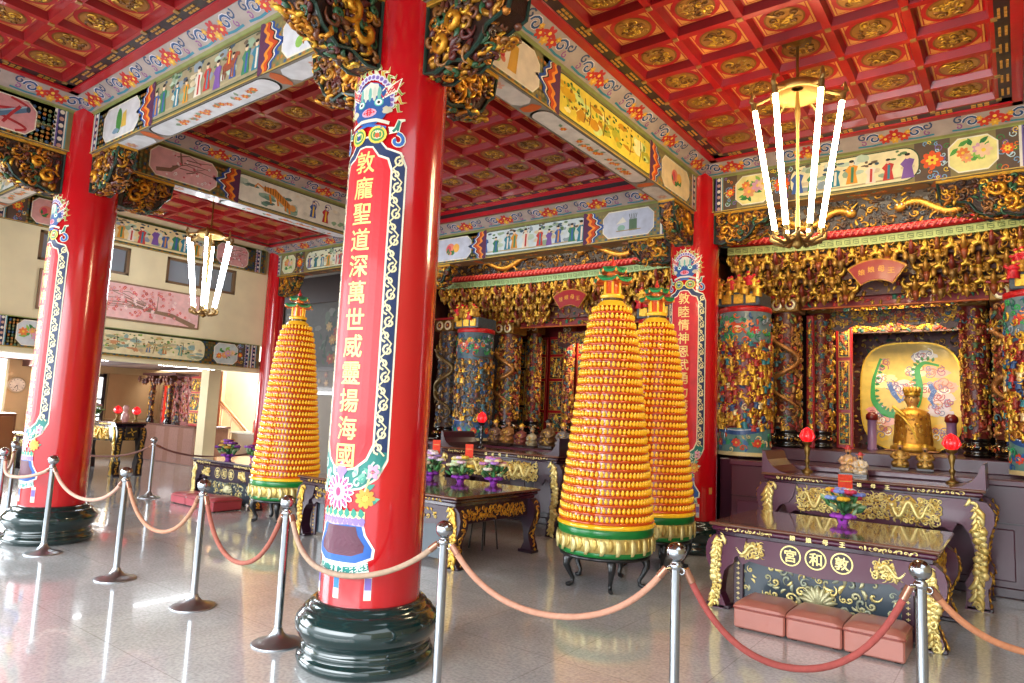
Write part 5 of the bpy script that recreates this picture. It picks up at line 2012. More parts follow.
def altar_table(name, label, loc, W, D, H, body=PURP, gold=PGOLD, text=None, small=None, tall=False, swept=False, lower=False, rz=0.0, dragons=True, group=None, top_col=None):
    t = thing(name, label, 'table', loc, rz, group)
    hx, hy = W / 2, D / 2
    th = .11 if not tall else .10
    b = MB()
    b.addm(box(-hx - .02, hx + .02, -hy - .02, hy + .02, H - .028, H, .01), top_col or lin('6b4433'), False)
    b.addm(box(-hx, hx, -hy, hy, H - .07, H - .028, .014), body, False)
    b.addm(box(-hx + .03, hx - .03, -hy + .03, hy - .03, H - th, H - .07, .006), lin('33182a'), False)
    top = b.build('tabletop', 'stone', t)
    # pale gilt sprays along the table edge
    sf = plane_map((-hx, -hy - .004, H - .065), (1, 0, 0), (0, 0, 1))
    for (a, c) in ((.08, .30), (.70, .92)):
        b = MB()
        n = 12
        u = W * np.linspace(a, c, n)
        place(b, sf, u, np.full(n, .016), np.arange(n) % 3, ['curl', 'leaf', 'curl2'], (.016, .026), [gold], hs=.4)
        b.build('edge_gilding', 'gilt', top)
    Hl = H - th
    # apron with cusped lower edge
    ah = Hl * (.34 if not tall else .30)
    zc = Hl - ah
    out = [(-hx + .04, Hl), (-hx + .04, zc + ah * .35), (-hx + .20, zc + ah * .30), (-hx + .26, zc - .02), (-hx + .32, zc + .02), (-hx + .45, zc), (-.2, zc - .015), (0, zc - .03), (.2, zc - .015),
           (hx - .45, zc), (hx - .32, zc + .02), (hx - .26, zc - .02), (hx - .20, zc + ah * .30), (hx - .04, zc + ah * .35), (hx - .04, Hl)]
    for sy in (-1, 1):
        b = MB()
        m = XZ(-hy + .06) if sy < 0 else (lambda u, v, d: np.stack([-np.asarray(u), hy - .06 + np.asarray(d), np.asarray(v)], 1))
        b.addm(prism(out, -.015, .015, m), body, False)
        ap = b.build('apron', 'lacquer', t)
        if sy < 0:
            b = MB()
            sf = plane_map((-hx, -hy + .044, zc), (1, 0, 0), (0, 0, 1))
            if tall:
                # two facing gold dragons in clouds
                scatter(b, sf, (.34, W - .34), (.03, ah - .03), int(150 * W), (.026, .042), [gold, gold, lin('d8bc6a', .6), lin('c9a450', .6)], dict(curl=4, curl2=4, leaf=2), hs=.9)
                for s in (-1, 1):
                    tt = np.linspace(0, 1, 24)
                    dragon(b, sf, np.stack([hx + s * (hx - .38 - tt * (hx - .62)), ah * .5 + ah * .26 * np.sin(tt * 13)], 1), .024, gold, gold)
                b.build('gold_carving', 'gilt', ap)
            else:
                mid = .42 if text else .15
                for s in (-1, 1):
                    b = MB()
                    a, c = sorted((hx + s * mid, hx + s * (hx - .22)))
                    scatter(b, sf, (a, c), (ah * .25, ah * .86), 40, (.022, .038), [gold, gold, lin('d8bc6a', .6)], dict(curl=4, curl2=3, leaf=4), hs=.8)
                    tt = np.linspace(0, 1, 16)
                    dragon(b, sf, np.stack([hx + s * (mid + .3 - tt * .25), ah * .55 + ah * .2 * np.sin(tt * 9)], 1), .016, gold, gold)
                    b.build('gold_carving', 'gilt', ap)
            if text:
                p = Paint(XZ(-hy + .043))
                for i, ch in enumerate(text):
                    u, v = (i - (len(text) - 1) / 2) * .195, zc + ah * .56
                    p.k = 1
                    p.ell(u, v, .083, .083, gold, 28)
                    p.layer()
                    p.ell(u, v, .072, .072, lin('2c1622'), 28)
                    p.layer()
                    p.text(ch, u, v, .098, gold, .02)
                p.mb.build('circled_characters', 'gilt', ap)
        # end aprons
    for sx in (-1, 1):
        b = MB()
        x0, x1 = sorted((sx * (hx - .075), sx * (hx - .045)))
        b.addm(box(x0, x1, -hy + .1, hy - .1, zc + .02, Hl, .004), body, False)
        ap = b.build('end_apron', 'lacquer', t)
        b = MB()
        sf = plane_map((hx - .044, -hy, zc), (0, 1, 0), (0, 0, 1)) if sx > 0 else plane_map((-hx + .044, hy, zc), (0, -1, 0), (0, 0, 1))
        scatter(b, sf, (.22, D - .22), (.05, ah - .03), int(60 * D), (.025, .042), [GOLD, lin('c7913a', .7)], dict(curl=4, curl2=3, leaf=3), hs=.8)
        b.build('gold_carving', 'gilt', ap)
    if small:
        p = Paint(XZ(-hy - .001))
        for i, ch in enumerate(small):
            p.text(ch, (i - 1.5) * .125 + .02, H - .050, .042, gold, .02)
        p.mb.build('gold_inscription', 'gilt', top)
    # four scroll legs, each with its gilding
    lo = leg_outline(Hl, .2, tall)
    for sx in (-1, 1):
        for sy in (-1, 1):
            o2 = [(sx * (-hx + u), v) for u, v in lo]
            y0 = sy * (hy - .02)
            b = MB()
            m = (lambda y0: (lambda u, v, d: np.stack([np.asarray(u, float), y0 - np.asarray(d, float), np.asarray(v, float)], 1)))(y0 if sy < 0 else y0 - 0)
            d0, d1 = (-.13, 0.0) if sy < 0 else (0, .13)
            b.addm(prism(o2, d0, d1, m), body, False)
            b.addm(box(*sorted((sx * (-hx + .0 - .05), sx * (-hx + .16))), *sorted((y0 - .005 * 0, y0 - sy * .14)), 0, .035, .008), DPURP, False)
            lg = b.build('leg', 'lacquer', t)
            for face_ in ((-1, 1) if sy < 0 else (1,)):
                b = MB()
                n = 26 if not tall else 34
                zz = np.linspace(.03, Hl - .03, n)
                # centre line of the silhouette at each height
                oe = np.array(lo[:len(lo) // 2 - 1])
                ie = np.array(lo[len(lo) // 2 + 1:])
                uo = np.interp(zz, oe[::-1, 1], oe[::-1, 0])
                ui = np.interp(zz, ie[:, 1], ie[:, 0])
                wd = np.clip(ui - uo, .04, .26)
                uc = uo + wd * (.36 if not tall else .45)
                if face_ < 0:
                    sf = plane_map((0, y0 - .002, 0), (1, 0, 0), (0, 0, 1))
                    place(b, sf, sx * (-hx + uc), zz, nrg.integers(0, 3, n), ['curl', 'leaf', 'curl2'], (.030, .046), [gold, gold, lin('d8bc6a', .6)], hs=.7)
                    for q_, dx_, sz_ in ((0, -.02, .055), (1, .03, .05)):
                        m_ = n // 2
                        z2 = zz[q_::2][:m_]
                        u2 = sx * (-hx + uc[q_::2][:m_] + dx_)
                        place(b, sf, u2, z2, (np.abs(2 * z2 / Hl - 1) < .45).astype(int), ['leaf', 'ball'], (sz_ * .6, sz_ * (1.5 if tall else 1.3)), [gold, gold, lin('d8bc6a', .6)], hs=.6, rot=PI / 2 + sx * (.5 if q_ else -.5))
                else:
                    # outer side face
                    xs = sx * (hx + .03)
                    sf = plane_map((xs, 0, 0), (0, 1, 0), (0, 0, 1)) if sx > 0 else plane_map((xs, 0, 0), (0, -1, 0), (0, 0, 1))
                    k = n // 2
                    z2 = np.linspace(.04, Hl - .04, k)
                    uo2 = np.interp(z2, oe[::-1, 1], oe[::-1, 0])
                    sf2 = (lambda uo2, z2, sx: (lambda u, v, d: np.stack([sx * (hx - np.interp(v, z2, uo2) + .004 + d), sx * u, v], 1)))(uo2, z2, sx)
                    place(b, sf2, np.full(k, sx * (y0 - sy * .065)), z2, nrg.integers(0, 3, k), ['curl', 'leaf', 'curl2'], (.030, .046), [GOLD, lin('c7913a', .7)], hs=.7)
                b.build('gold_acanthus', 'gilt', lg)
    if lower:
        b = MB()
        b.addm(box(-hx + .16, hx - .16, -hy + .13, -hy + .16, .05, zc + .06, .006), lin('34404a'), False)
        lp = b.build('lower_panel', 'lacquer', t)
        b = MB()
        sf = plane_map((-hx, -hy + .13, 0), (1, 0, 0), (0, 0, 1))
        zz = (.08, zc - .02)
        c = (lin('b9b48a', .4), lin('9aa08a', .3), gold)
        scatter(b, sf, (hx - .42, hx + .42), zz, 60, (.03, .05), c, dict(curl=3, leaf=4, curl2=2), hs=.5)
        for i in range(9):
            a = PI * (i + .5) / 9
            b.addm(tube([(.0 + .03 * math.cos(a), -hy + .125, .17), (.10 * math.cos(a), -hy + .118, .17 + .10 * math.sin(a)), (.15 * math.cos(a), -hy + .12, .17 + .14 * math.sin(a))], [.02, .026, .003], 5), c[0])
        b.build('lotus_relief', 'gilt', lp)
        for s in (-1, 1):
            b = MB()
            scatter(b, sf, (hx + s * .56 - .06, hx + s * .56 + .06), (zz[0] + .10, zz[1] - .02), 7, (.022, .03), c, dict(curl=1, leaf=1), hs=.4)
            b.build('corner_relief', 'gilt', lp)
        for s in (-1, 1):
            b = MB()
            b.addm(box(*sorted((s * (hx - .165), s * (hx - .25))), -hy + .10, -hy + .13, .02, zc + .05, .006), lin('3a2230'), False)
            ip = b.build('inscribed_strip', 'lacquer', t)
            b = MB()
            for k in range(9):
                z = .05 + k * (zc - .03) / 9
                b.addm(box(s * (hx - .207) - .014, s * (hx - .207) + .014, -hy + .096, -hy + .10, z, z + .005), gold, False)
                b.addm(box(s * (hx - .207) - .003, s * (hx - .207) + .003, -hy + .096, -hy + .10, z - .009, z + .014), gold, False)
            b.build('strip_characters', 'gilt', ip)
    if swept:
        for sx in (-1, 1):
            prof = [(0, 0), (-.26, 0), (-.17, .02), (-.09, .07), (-.04, .14), (-.015, .22), (.015, .235), (.02, 0)]
            prof = [(sx * (hx + u), H + v - .002) for u, v in prof]
            b = MB()
            b.addm(prism(prof, -hy + .01, hy - .01, lambda u, v, d: np.stack([np.asarray(u), np.asarray(d), np.asarray(v)], 1)), body, False)
            b.build('upswept_end', 'lacquer', t)
    return t


altar_table('offering_table', 'low purple lacquer table with three circled gold characters, at the right front', (2.03, -1.825, 0), 1.70, 1.25, .73, text='宮和敦', small='娘娘母王', lower=True)
altar_table('altar_table', 'tall purple altar table with facing gold dragons and upturned ends, right shrine', (2.115, -.36, 0), 1.98, .78, 1.09, small='娘娘母王', tall=True, swept=True)
altar_table('offering_table', 'low dark table holding three purple-wrapped bouquets, right of the near column', (-2.52, -2.40, 0), 2.60, 1.48, .73, gold=lin('d3a945', .7), body=lin('33192a'), lower=True)
altar_table('altar_table', 'tall dark altar table with upturned ends in front of the middle shrine', (-2.6, -.38, 0), 2.1, .76, 1.07, body=lin('38202c'), small='娘娘母王', tall=True, swept=True)
altar_table('offering_table', 'low dark table behind the left rope line, pink kneelers in front', (-6.66, -2.0, 0), 1.78, 1.0, .66, gold=PGOLD, body=lin('33283c'), text='宮和敦', lower=True, top_col=lin('6e6a74'))
altar_table('altar_table', 'tall black altar table with gold legs in the side room', (-12.5, -1.85, 0), 2.4, .62, 1.09, body=lin('1c1618'), gold=GOLD, tall=True, swept=False)
altar_table('offering_table', 'low black table with a glossy front beside the tall one in the side room', (-12.75, -2.75, 0), 2.2, .7, .76, body=lin('2c2a30'), gold=PGOLD)

# square emblem on the end of the tall side-room table
t = thing('emblem_board', 'small square emblem board on the end of the black side-room table', 'emblem', (-11.26, -1.85, .78))
b = MB()
b.addm(box(0, .02, -.12, .12, 0, .22, .004), lin('2a2018'), False)
b.build('board', 'lacquer', t)
b = MB()
for a in range(4):
    b.addm(tube([(.022, .02 * math.cos(a * PI / 2), .11 + .02 * math.sin(a * PI / 2)), (.026, .09 * math.cos(a * PI / 2 + .3), .11 + .08 * math.sin(a * PI / 2 + .3))], .012, 5), GOLD)
b.build('gold_emblem', 'gilt', t)


# ------------------------------------------------------------------ kneelers
def kneeler(x, y, rz, w, d, h, col, label, group):
    t = thing('kneeler', label, 'kneeler', (x, y, 0), rz, group)
    b = MB()
    b.addm(box(-w / 2, w / 2, -d / 2, d / 2, .012, h * .74, .012), col, False)
    b.build('padded_box', 'lacquer', t)
    b = MB()
    v, f = [], []
    n = 8
    us, vs = np.linspace(-1, 1, n + 1), np.linspace(-1, 1, n + 1)
    U, V = np.meshgrid(us, vs)
    Z = h * .74 + h * .26 * (1 - .55 * np.abs(U) ** 10) * (1 - .55 * np.abs(V) ** 10)
    P = np.stack([U.ravel() * w / 2 * 1.005, V.ravel() * d / 2 * 1.005, Z.ravel()], 1)
    F = np.array([(j * (n + 1) + i, j * (n + 1) + i + 1, (j + 1) * (n + 1) + i + 1, (j + 1) * (n + 1) + i) for j in range(n) for i in range(n)])
    b.add(P, F, col)
    rim = [i for i in range(n + 1)] + [(j + 1) * (n + 1) - 1 for j in range(1, n + 1)] + [n * (n + 1) + i for i in range(n - 1, -1, -1)] + [j * (n + 1) for j in range(n - 1, 0, -1)]
    R = P[rim]
    Q = R.copy()
    Q[:, 2] = h * .72
    m = len(rim)
    b.add(np.concatenate([Q, R]), np.array([(i, (i + 1) % m, m + (i + 1) % m, m + i) for i in range(m)]), col)
    b.addm(tube([(x_, y_, h * .74) for x_, y_, _ in R], .006, 5, closed=True), lin('8a4038'))
    b.build('cushion', 'lacquer', t)
    b = MB()
    for sx in (-1, 1):
        for sy in (-1, 1):
            b.addm(box(sx * (w / 2 - .05) - .02, sx * (w / 2 - .05) + .02, sy * (d / 2 - .05) - .02, sy * (d / 2 - .05) + .02, 0, .014, .003), BLK, False)
    b.build('rubber_feet', 'cloth', t)


KN = lin('ac6a5c')
kneeler(1.735, -2.72, 0, .385, .42, .22, KN, 'pinkish kneeling box, left one of three before the right offering table', 'pink kneelers')
kneeler(2.130, -2.72, 0, .385, .42, .22, KN, 'pinkish kneeling box, middle one of three before the right offering table', 'pink kneelers')
kneeler(2.525, -2.72, 0, .385, .42, .22, KN, 'pinkish kneeling box nearest the right leg of the right offering table', 'pink kneelers')
KN2 = lin('c0606a')
kneeler(-7.02, -2.78, 0, .42, .40, .17, KN2, 'rosy kneeling box, left one before the left low table', 'pink kneelers')
kneeler(-6.58, -2.78, 0, .42, .40, .17, KN2, 'rosy kneeling box, middle one before the left low table', 'pink kneelers')
kneeler(-6.13, -2.80, .0, .42, .46, .20, lin('a83f48'), 'darker red kneeling box, right one before the left low table', 'pink kneelers')


# ------------------------------------------------------------------ gold pagodas of small lamps
def pagoda():
    t = thing('lamp_pagoda', 'x', 'pagoda', (0, 0, 0), 0, 'gold lamp pagodas')
    b = MB()
    b.addm(lathe([(.42, .285), (.44, .29), (.44, .315), (.42, .32)], 40), lin('1a1a1c'))
    st = b.build('stand_top', 'lacquer', t)
    for k in range(5):
        a = k * 2 * PI / 5 + .35
        ca, sa = math.cos(a), math.sin(a)
        pr = [(.36, .29), (.40, .25), (.405, .20), (.37, .13), (.335, .07), (.34, .03), (.375, .018), (.40, .018)]
        b = MB()
        b.addm(tube([(r * ca, r * sa, z) for r, z in pr], [.042, .042, .034, .024, .02, .02, .024, .018], 8), lin('1d1f22'))
        b.build('leg', 'lacquer', t)
    b = MB()
    b.addm(lathe([(.43, .318), (.45, .33), (.452, .36), (.445, .37)], 56), lin('137a35'))
    b.addm(lathe([(.448, .495), (.458, .505), (.462, .56), (.45, .575)], 56), lin('137a35'))
    b.build('green_drum', 'lacquer', t)
    b = MB()
    b.addm(lathe([(.445, .36), (.464, .39), (.466, .48), (.45, .50)], 56), lin('d3bd70', .5))
    sf = cyl_map(.462)
    n = 20
    R = .462
    for k in range(n):
        u = (k + .5) * 2 * PI * R / n
        place(b, sf, np.array([u]), np.array([.42]), np.array([0]), ['leaf'], (.085, .085), [lin('e6d690', .45)], rot=PI / 2, hs=.5)
        place(b, sf, np.array([u + PI * R / n]), np.array([.44]), np.array([0]), ['leaf'], (.065, .065), [lin('c9ac5c', .6)], rot=PI / 2, hs=.4)
    b.build('gold_lotus_band', 'gilt', t)
    b = MB()
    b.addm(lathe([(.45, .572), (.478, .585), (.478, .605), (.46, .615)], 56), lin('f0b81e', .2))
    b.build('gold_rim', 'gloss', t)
    zs = [.62, 1.10, 1.67, 1.93, 2.20, 2.42, 2.58, 2.68, 2.76]
    rs = [.455, .405, .343, .313, .283, .252, .218, .178, .130]
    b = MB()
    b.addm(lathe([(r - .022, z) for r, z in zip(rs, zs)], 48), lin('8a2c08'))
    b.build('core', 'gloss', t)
    NT = 26
    for k in range(NT):
        z0 = .622 + k * (2.71 - .622) / NT
        h = (2.71 - .622) / NT
        r = float(np.interp(z0, zs, rs))
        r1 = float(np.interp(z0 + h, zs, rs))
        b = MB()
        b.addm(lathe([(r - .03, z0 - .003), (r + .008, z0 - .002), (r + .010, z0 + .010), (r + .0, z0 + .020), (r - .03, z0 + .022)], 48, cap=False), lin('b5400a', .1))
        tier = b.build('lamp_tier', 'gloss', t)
        m = max(16, int(2 * PI * r / .047))
        b = MB()
        a = np.arange(m) * 2 * PI / m + (k % 2) * PI / m
        v, f = ball(7, 5)
        rr = r - .010
        ctr = np.stack([rr * np.cos(a), rr * np.sin(a), np.full(m, z0 + .044)], 1)
        V1 = ctr[:, None, :] + (v * np.array([.0198, .0198, .0235]))[None]
        F1 = f[None] + (np.arange(m) * len(v))[:, None, None]
        b.add(V1.reshape(-1, 3), F1.reshape(-1, 4), lin('f4b41c', .12))
        ctr2 = ctr + np.stack([.006 * np.cos(a), .006 * np.sin(a), np.full(m, .020)], 1)
        v2, f2 = ball(6, 4)
        V2 = ctr2[:, None, :] + (v2 * .0115)[None]
        F2 = f2[None] + (np.arange(m) * len(v2))[:, None, None]
        b.add(V2.reshape(-1, 3), F2.reshape(-1, 4), lin('f8c93c', .12))
        o = b.build('figurine_row', 'gloss', tier)
        o['kind'] = 'stuff'
    b = MB()
    b.addm(lathe([(.165, 2.71), (.15, 2.74), (.115, 2.765), (.115, 2.80), (.125, 2.81), (.125, 2.83), (.09, 2.84)], 24), lin('f0b428', .2))
    b.addm(lathe([(.117, 2.768), (.117, 2.795)], 24), lin('54431f', .5))
    b.addm(lathe([(.07, 2.83), (.07, 3.0)], 20), lin('c8501a', .2))
    for k in range(6):
        a = k * PI / 3
        b.addm(tube([(.085 * math.cos(a), .085 * math.sin(a), 2.83), (.085 * math.cos(a), .085 * math.sin(a), 3.0)], .013, 8), lin('f2b52a', .2))
    b.build('neck_pavilion', 'gloss', t)
    for (z, R, nm) in ((2.985, .20, 0), (3.085, .14, 1)):
        b = MB()
        n = 6
        a0 = .2
        ring = []
        for k in range(n * 4):
            a = a0 + k * 2 * PI / (n * 4)
            q = (k % 4)
            rr = R * (1.0 if q == 0 else (.84 if q == 2 else .88))
            ring.append((rr * math.cos(a), rr * math.sin(a), z + (.028 if q == 0 else 0)))
        ring = np.array(ring)
        inner = ring * np.array([.35, .35, 0]) + np.array([0, 0, z + .045])
        low = ring * np.array([1.01, 1.01, 1]) - np.array([0, 0, .028])
        m = len(ring)
        i = np.arange(m)
        j = (i + 1) % m
        b.add(np.concatenate([ring, inner]), np.stack([i, j, m + j, m + i], 1), lin('1e7a4a'), False)
        b.add(np.concatenate([low, ring]), np.stack([i, j, m + j, m + i], 1), lin('1f8a50'), False)
        b.add(np.concatenate([low * np.array([.3, .3, 1]), low]), np.stack([i, j, m + j, m + i], 1), lin('c9602a'), False)
        b.add(np.concatenate([inner, [[0, 0, z + .055]]]), np.stack([i, j, np.full(m, m)], 1), lin('1e7a4a'), False)
        rf = b.build('pagoda_roof', 'lacquer', t)
        b = MB()
        for k in range(n):
            a = a0 + k * 2 * PI / n
            x, y = R * .97 * math.cos(a), R * .97 * math.sin(a)
            b.addm(lathe([(.002, -.04), (.013, -.03), (.009, -.01), (.002, .0)], 8), lin('f08a2a', .1), xf=T(x, y, z + .012))
        b.build('bell_pendants', 'gloss', rf)
        if nm == 0:
            b = MB()
            b.addm(lathe([(.06, z + .03), (.06, z + .11)], 12), lin('d8641f', .1))
            b.build('upper_drum', 'gloss', t)
    b = MB()
    b.addm(lathe([(.04, 3.125), (.022, 3.14), (.03, 3.16), (.012, 3.185), (.001, 3.235)], 12), lin('d0342a'))
    b.build('finial', 'lacquer', t)
    return t


pg = pagoda()
PG = [((.12, -2.44, 0), 'nearest gold pagoda of small lamps, tallest in view right of centre'), ((.05, -1.24, 0), 'gold lamp pagoda just behind the nearest one, against the red altar column'),
      ((-4.78, -2.66, 0), 'gold lamp pagoda left of the large near column'), ((-4.72, -1.25, 0), 'gold lamp pagoda peeking out between the left pagoda and the near column')]
pg.location = PG[0][0]
pg['label'] = PG[0][1]
for l, lab in PG[1:]:
    dup(pg, l, .1, lab)


# ------------------------------------------------------------------ rope line
def stanchion():
    t = thing('rope_stanchion', 'x', 'stanchion', (0, 0, 0), 0, 'steel rope stanchions')
    S = lin('a6abb0', 1.0)
    b = MB()
    b.addm(lathe([(.165, 0), (.168, .006), (.16, .012), (.11, .024), (.062, .045), (.036, .075), (.028, .10)], 40), S)
    b.build('base', 'brushed', t)
    b = MB()
    b.addm(lathe([(.0255, .08), (.0255, .855)], 24), S)
    b.build('post', 'metal', t)
    b = MB()
    b.addm(lathe([(.0255, .84), (.031, .845), (.031, .865), (.022, .872), (.02, .880), (.03, .884)], 24), S)
    for a in (0, PI):
        b.addm(tube([(.034 * math.cos(a) + .016 * math.cos(q) * math.cos(a), .0, .835 + .016 * math.sin(q)) for q in np.linspace(0, 2 * PI, 12)[:-1]], .0035, 6, closed=True), S)
    b.build('collar', 'metal', t)
    b = MB()
    b.addm(ell(0, 0, .925, .05, .05, .049, 24, 16), S)
    b.build('ball_finial', 'metal', t)
    return t


ST = [((-6.95, -5.20), 'steel stanchion at the far left edge of the picture, first of the rope line'), ((-5.72, -5.68), 'steel stanchion second from the left edge, close behind its neighbour'),
      ((-4.481, -5.628), 'steel stanchion standing in front of the left red column'), ((-3.015, -5.565), 'steel stanchion just right of the left red column'),
      ((-1.781, -5.522), 'steel stanchion halfway between the two nearer red columns'), ((-.625, -5.562), 'steel stanchion just left of the large near column base'),
      ((.765, -5.504), 'steel stanchion just right of the large near column, its foot cut off'), ((1.964, -5.067), 'steel stanchion in front of the nearest gold pagoda'),
      ((2.984, -4.528), 'steel stanchion in front of the right end of the low purple table'), ((-7.93, -2.978), 'distant steel stanchion before the side room opening'),
      ((-7.85, -.75), 'distant steel stanchion mostly hidden behind the left low table'), ((-10.9, -3.6), 'distant steel stanchion hidden behind the left red column')]
s0 = stanchion()
s0.location = ST[0][0] + (0,)
s0['label'] = ST[0][1]
for l, lab in ST[1:]:
    dup(s0, l + (0,), rng.uniform(-.3, .3), lab)


def rope(A, B, sag, col, label, r=.0165, za=.832, zb=.832, bow=0.0):
    A, B = np.array(A + (za,), float), np.array(B + (zb,), float)
    d = (B - A) / np.linalg.norm(B - A)
    t = thing('barrier_rope', label, 'rope', tuple((A + B) / 2 - np.array([0, 0, sag + .0])), 0, 'barrier ropes')
    o = (A + B) / 2 - np.array([0, 0, sag])
    s = np.linspace(0, 1, 41)
    k = 2.2
    c = (np.cosh(k * (2 * s - 1)) - math.cosh(k)) / (math.cosh(k) - 1)
    P = A[None] + (B - A)[None] * s[:, None]
    P[:, 2] += sag * c
    P[:, 1] -= bow * np.sin(PI * s)
    P += d[None] * .055 * (1 - 2 * s[:, None])
    b = MB()
    rr = r * (1 + .02 * np.sin(np.arange(41) * 1.7))
    b.addm(tube(P[1:-1] - o, rr[1:-1], 12), col)
    b.build('rope_cord', 'cloth', t)
    for (i, j, q) in ((0, 2, A), (-1, -3, B)):
        b = MB()
        b.addm(tube([(P[j] + P[i]) / 2 - o, P[i] - o + (P[i] - P[j]) * .12], [r * 1.25, r * 1.15], 12), lin('a0705a', .5))
        b.addm(tube([P[i] - o + (P[i] - P[j]) * .08, (P[i] + q) / 2 - o + np.array([0, 0, .012]), q + (P[i] - q) * .3 - o], .006, 6), lin('c9b88a', .9))
        b.build('hook_end', 'metal', t)


RC, RR = lin('c08c74'), lin('a85a50')
X = [np.array(a[0]) for a in ST]
tp = lambda i: tuple(X[i])
rope(tp(0), tp(1), .16, lin('b9a08a'), 'tan rope at the far left edge between the first two stanchions')
rope(tp(1), tp(2), .12, lin('c7a08a'), 'pale rope running in front of the left red column base', bow=.12)
rope(tp(2), tp(3), .22, lin('c79a86'), 'pale pink rope drooping right of the left red column')
rope(tp(3), tp(4), .34, lin('b98468'), 'tan rope with a deep droop, second span right of the left red column')
rope(tp(4), tp(5), .40, lin('a05c4c'), 'reddish rope with the deepest droop, left of the near column')
rope(tp(5), tp(6), .24, lin('a98e78'), 'dusty beige rope crossing in front of the large near column', bow=.17)
rope(tp(6), tp(7), .30, RC, 'long salmon rope drooping before the nearest pagoda')
rope(tp(7), tp(8), .42, lin('a04a44'), 'dark red rope drooping before the kneelers at lower right')
rope(tp(8), (4.05, -3.75), .28, lin('c5825c'), 'salmon rope leaving the right edge of the picture')
rope(tp(9), tp(10), .20, lin('7a4f48'), 'thin dark rope behind the left low table')
rope(tp(11), tp(9), .26, lin('7a5348'), 'thin dark rope in front of the black side-room tables')


# ------------------------------------------------------------------ chandeliers
def chandelier(x, y, label, mat, rz, zt=4.98, dz=0.0):
    t = thing('tube_chandelier', label, 'chandelier', (x, y, 3.1), rz, 'tube chandeliers')
    z = lambda q: q - 3.1 - (dz if q < 4.7 else 0)
    b = MB()
    b.addm(lathe([(.13, z(zt)), (.13, z(zt) - .025), (.05, z(zt) - .045), (.02, z(zt) - .06)], 24), BRONZE)
    b.addm(lathe([(.013, z(4.55)), (.013, z(zt) - .04)], 10), BRONZE)
    b.build('hanging_rod', 'gilt', t)
    b = MB()
    b.addm(lathe([(.03, z(4.60)), (.10, z(4.585)), (.20, z(4.54)), (.225, z(4.50)), (.225, z(4.46)), (.21, z(4.455)), (.19, z(4.49)), (.05, z(4.53))], 32, cap=False), lin('a5824a', .8))
    b.build('canopy_bowl', 'gilt', t)
    b = MB()
    b.addm(lathe([(.012, z(3.2)), (.02, z(3.3)), (.012, z(3.5)), (.012, z(4.2)), (.025, z(4.3)), (.012, z(4.5))], 12), lin('8f7440', .8))
    b.build('centre_stem', 'gilt', t)
    b = MB()
    b.addm(lathe([(.01, z(3.10)), (.05, z(3.13)), (.03, z(3.17)), (.08, z(3.2)), (.03, z(3.24))], 16), BRONZE)
    for k in range(12):
        a = k * PI / 6
        R = .16
        pts = [(.05 * math.cos(a), .05 * math.sin(a), z(3.19)), (.13 * math.cos(a), .13 * math.sin(a), z(3.15)), (.21 * math.cos(a), .21 * math.sin(a), z(3.18)), (.22 * math.cos(a), .22 * math.sin(a), z(3.225)), (.19 * math.cos(a), .19 * math.sin(a), z(3.23))]
        b.addm(tube(pts, [.018, .018, .018, .014, .01], 6), lin('9a7a48', .8))
    b.build('scroll_base', 'gilt', t)
    for k in range(6):
        a = k * PI / 3
        ca, sa = math.cos(a), math.sin(a)
        b = MB()
        pts = [(.21 * ca, .21 * sa, z(4.48)), (.29 * ca, .29 * sa, z(4.45)), (.345 * ca, .345 * sa, z(4.43)), (.385 * ca, .385 * sa, z(4.46)), (.37 * ca, .37 * sa, z(4.53)), (.345 * ca, .345 * sa, z(4.50))]
        b.addm(tube(pts, [.016, .018, .02, .02, .015, .008], 6), lin('9a7a48', .8))
        b.build('arm', 'gilt', t)
        b = MB()
        P0, P1 = np.array([.18 * ca, .18 * sa, z(3.26)]), np.array([.352 * ca, .352 * sa, z(4.38)])
        b.addm(tube([P0, P0 * .5 + P1 * .5, P1], .021, 14), (1, 1, 1, 0))
        tb = b.build('fluorescent_tube', mat, t)
        b = MB()
        for q0, q1 in ((P0 - (P1 - P0) * .03, P0 + (P1 - P0) * .012), (P1 - (P1 - P0) * .012, P1 + (P1 - P0) * .05)):
            b.addm(tube([q0, q1], .025, 12), lin('8a6f42', .8))
        b.build('end_cap', 'gilt', tb)
    return t


chandelier(1.92, -2.50, 'bronze chandelier with six glowing warm tubes, upper right', 'warmtube', .25)
chandelier(-7.3, -2.70, 'bronze chandelier with glowing white tubes before the left wall', 'cooltube', .4, dz=.15)


def strip_light(y0, y1, label):
    t = thing('strip_light', label, 'light', (-9.95, (y0 + y1) / 2, 2.26), 0, 'strip lights under the lower frieze')
    L = (y1 - y0) / 2
    b = MB()
    b.addm(box(-.06, .06, -L, L, .02, .138, .008), lin('e6e6e0'), False)
    b.build('housing', 'lacquer', t)
    b = MB()
    b.addm(tube([(0, -L + .03, 0), (0, L - .03, 0)], .018, 10), (1, 1, 1, 0))
    b.build('fluorescent_tube', 'cooltube', t)


strip_light(-4.2, -2.95, 'white strip light under the frieze, partly behind the left red column')
strip_light(-2.10, -.90, 'white strip light under the frieze, right one in full view')


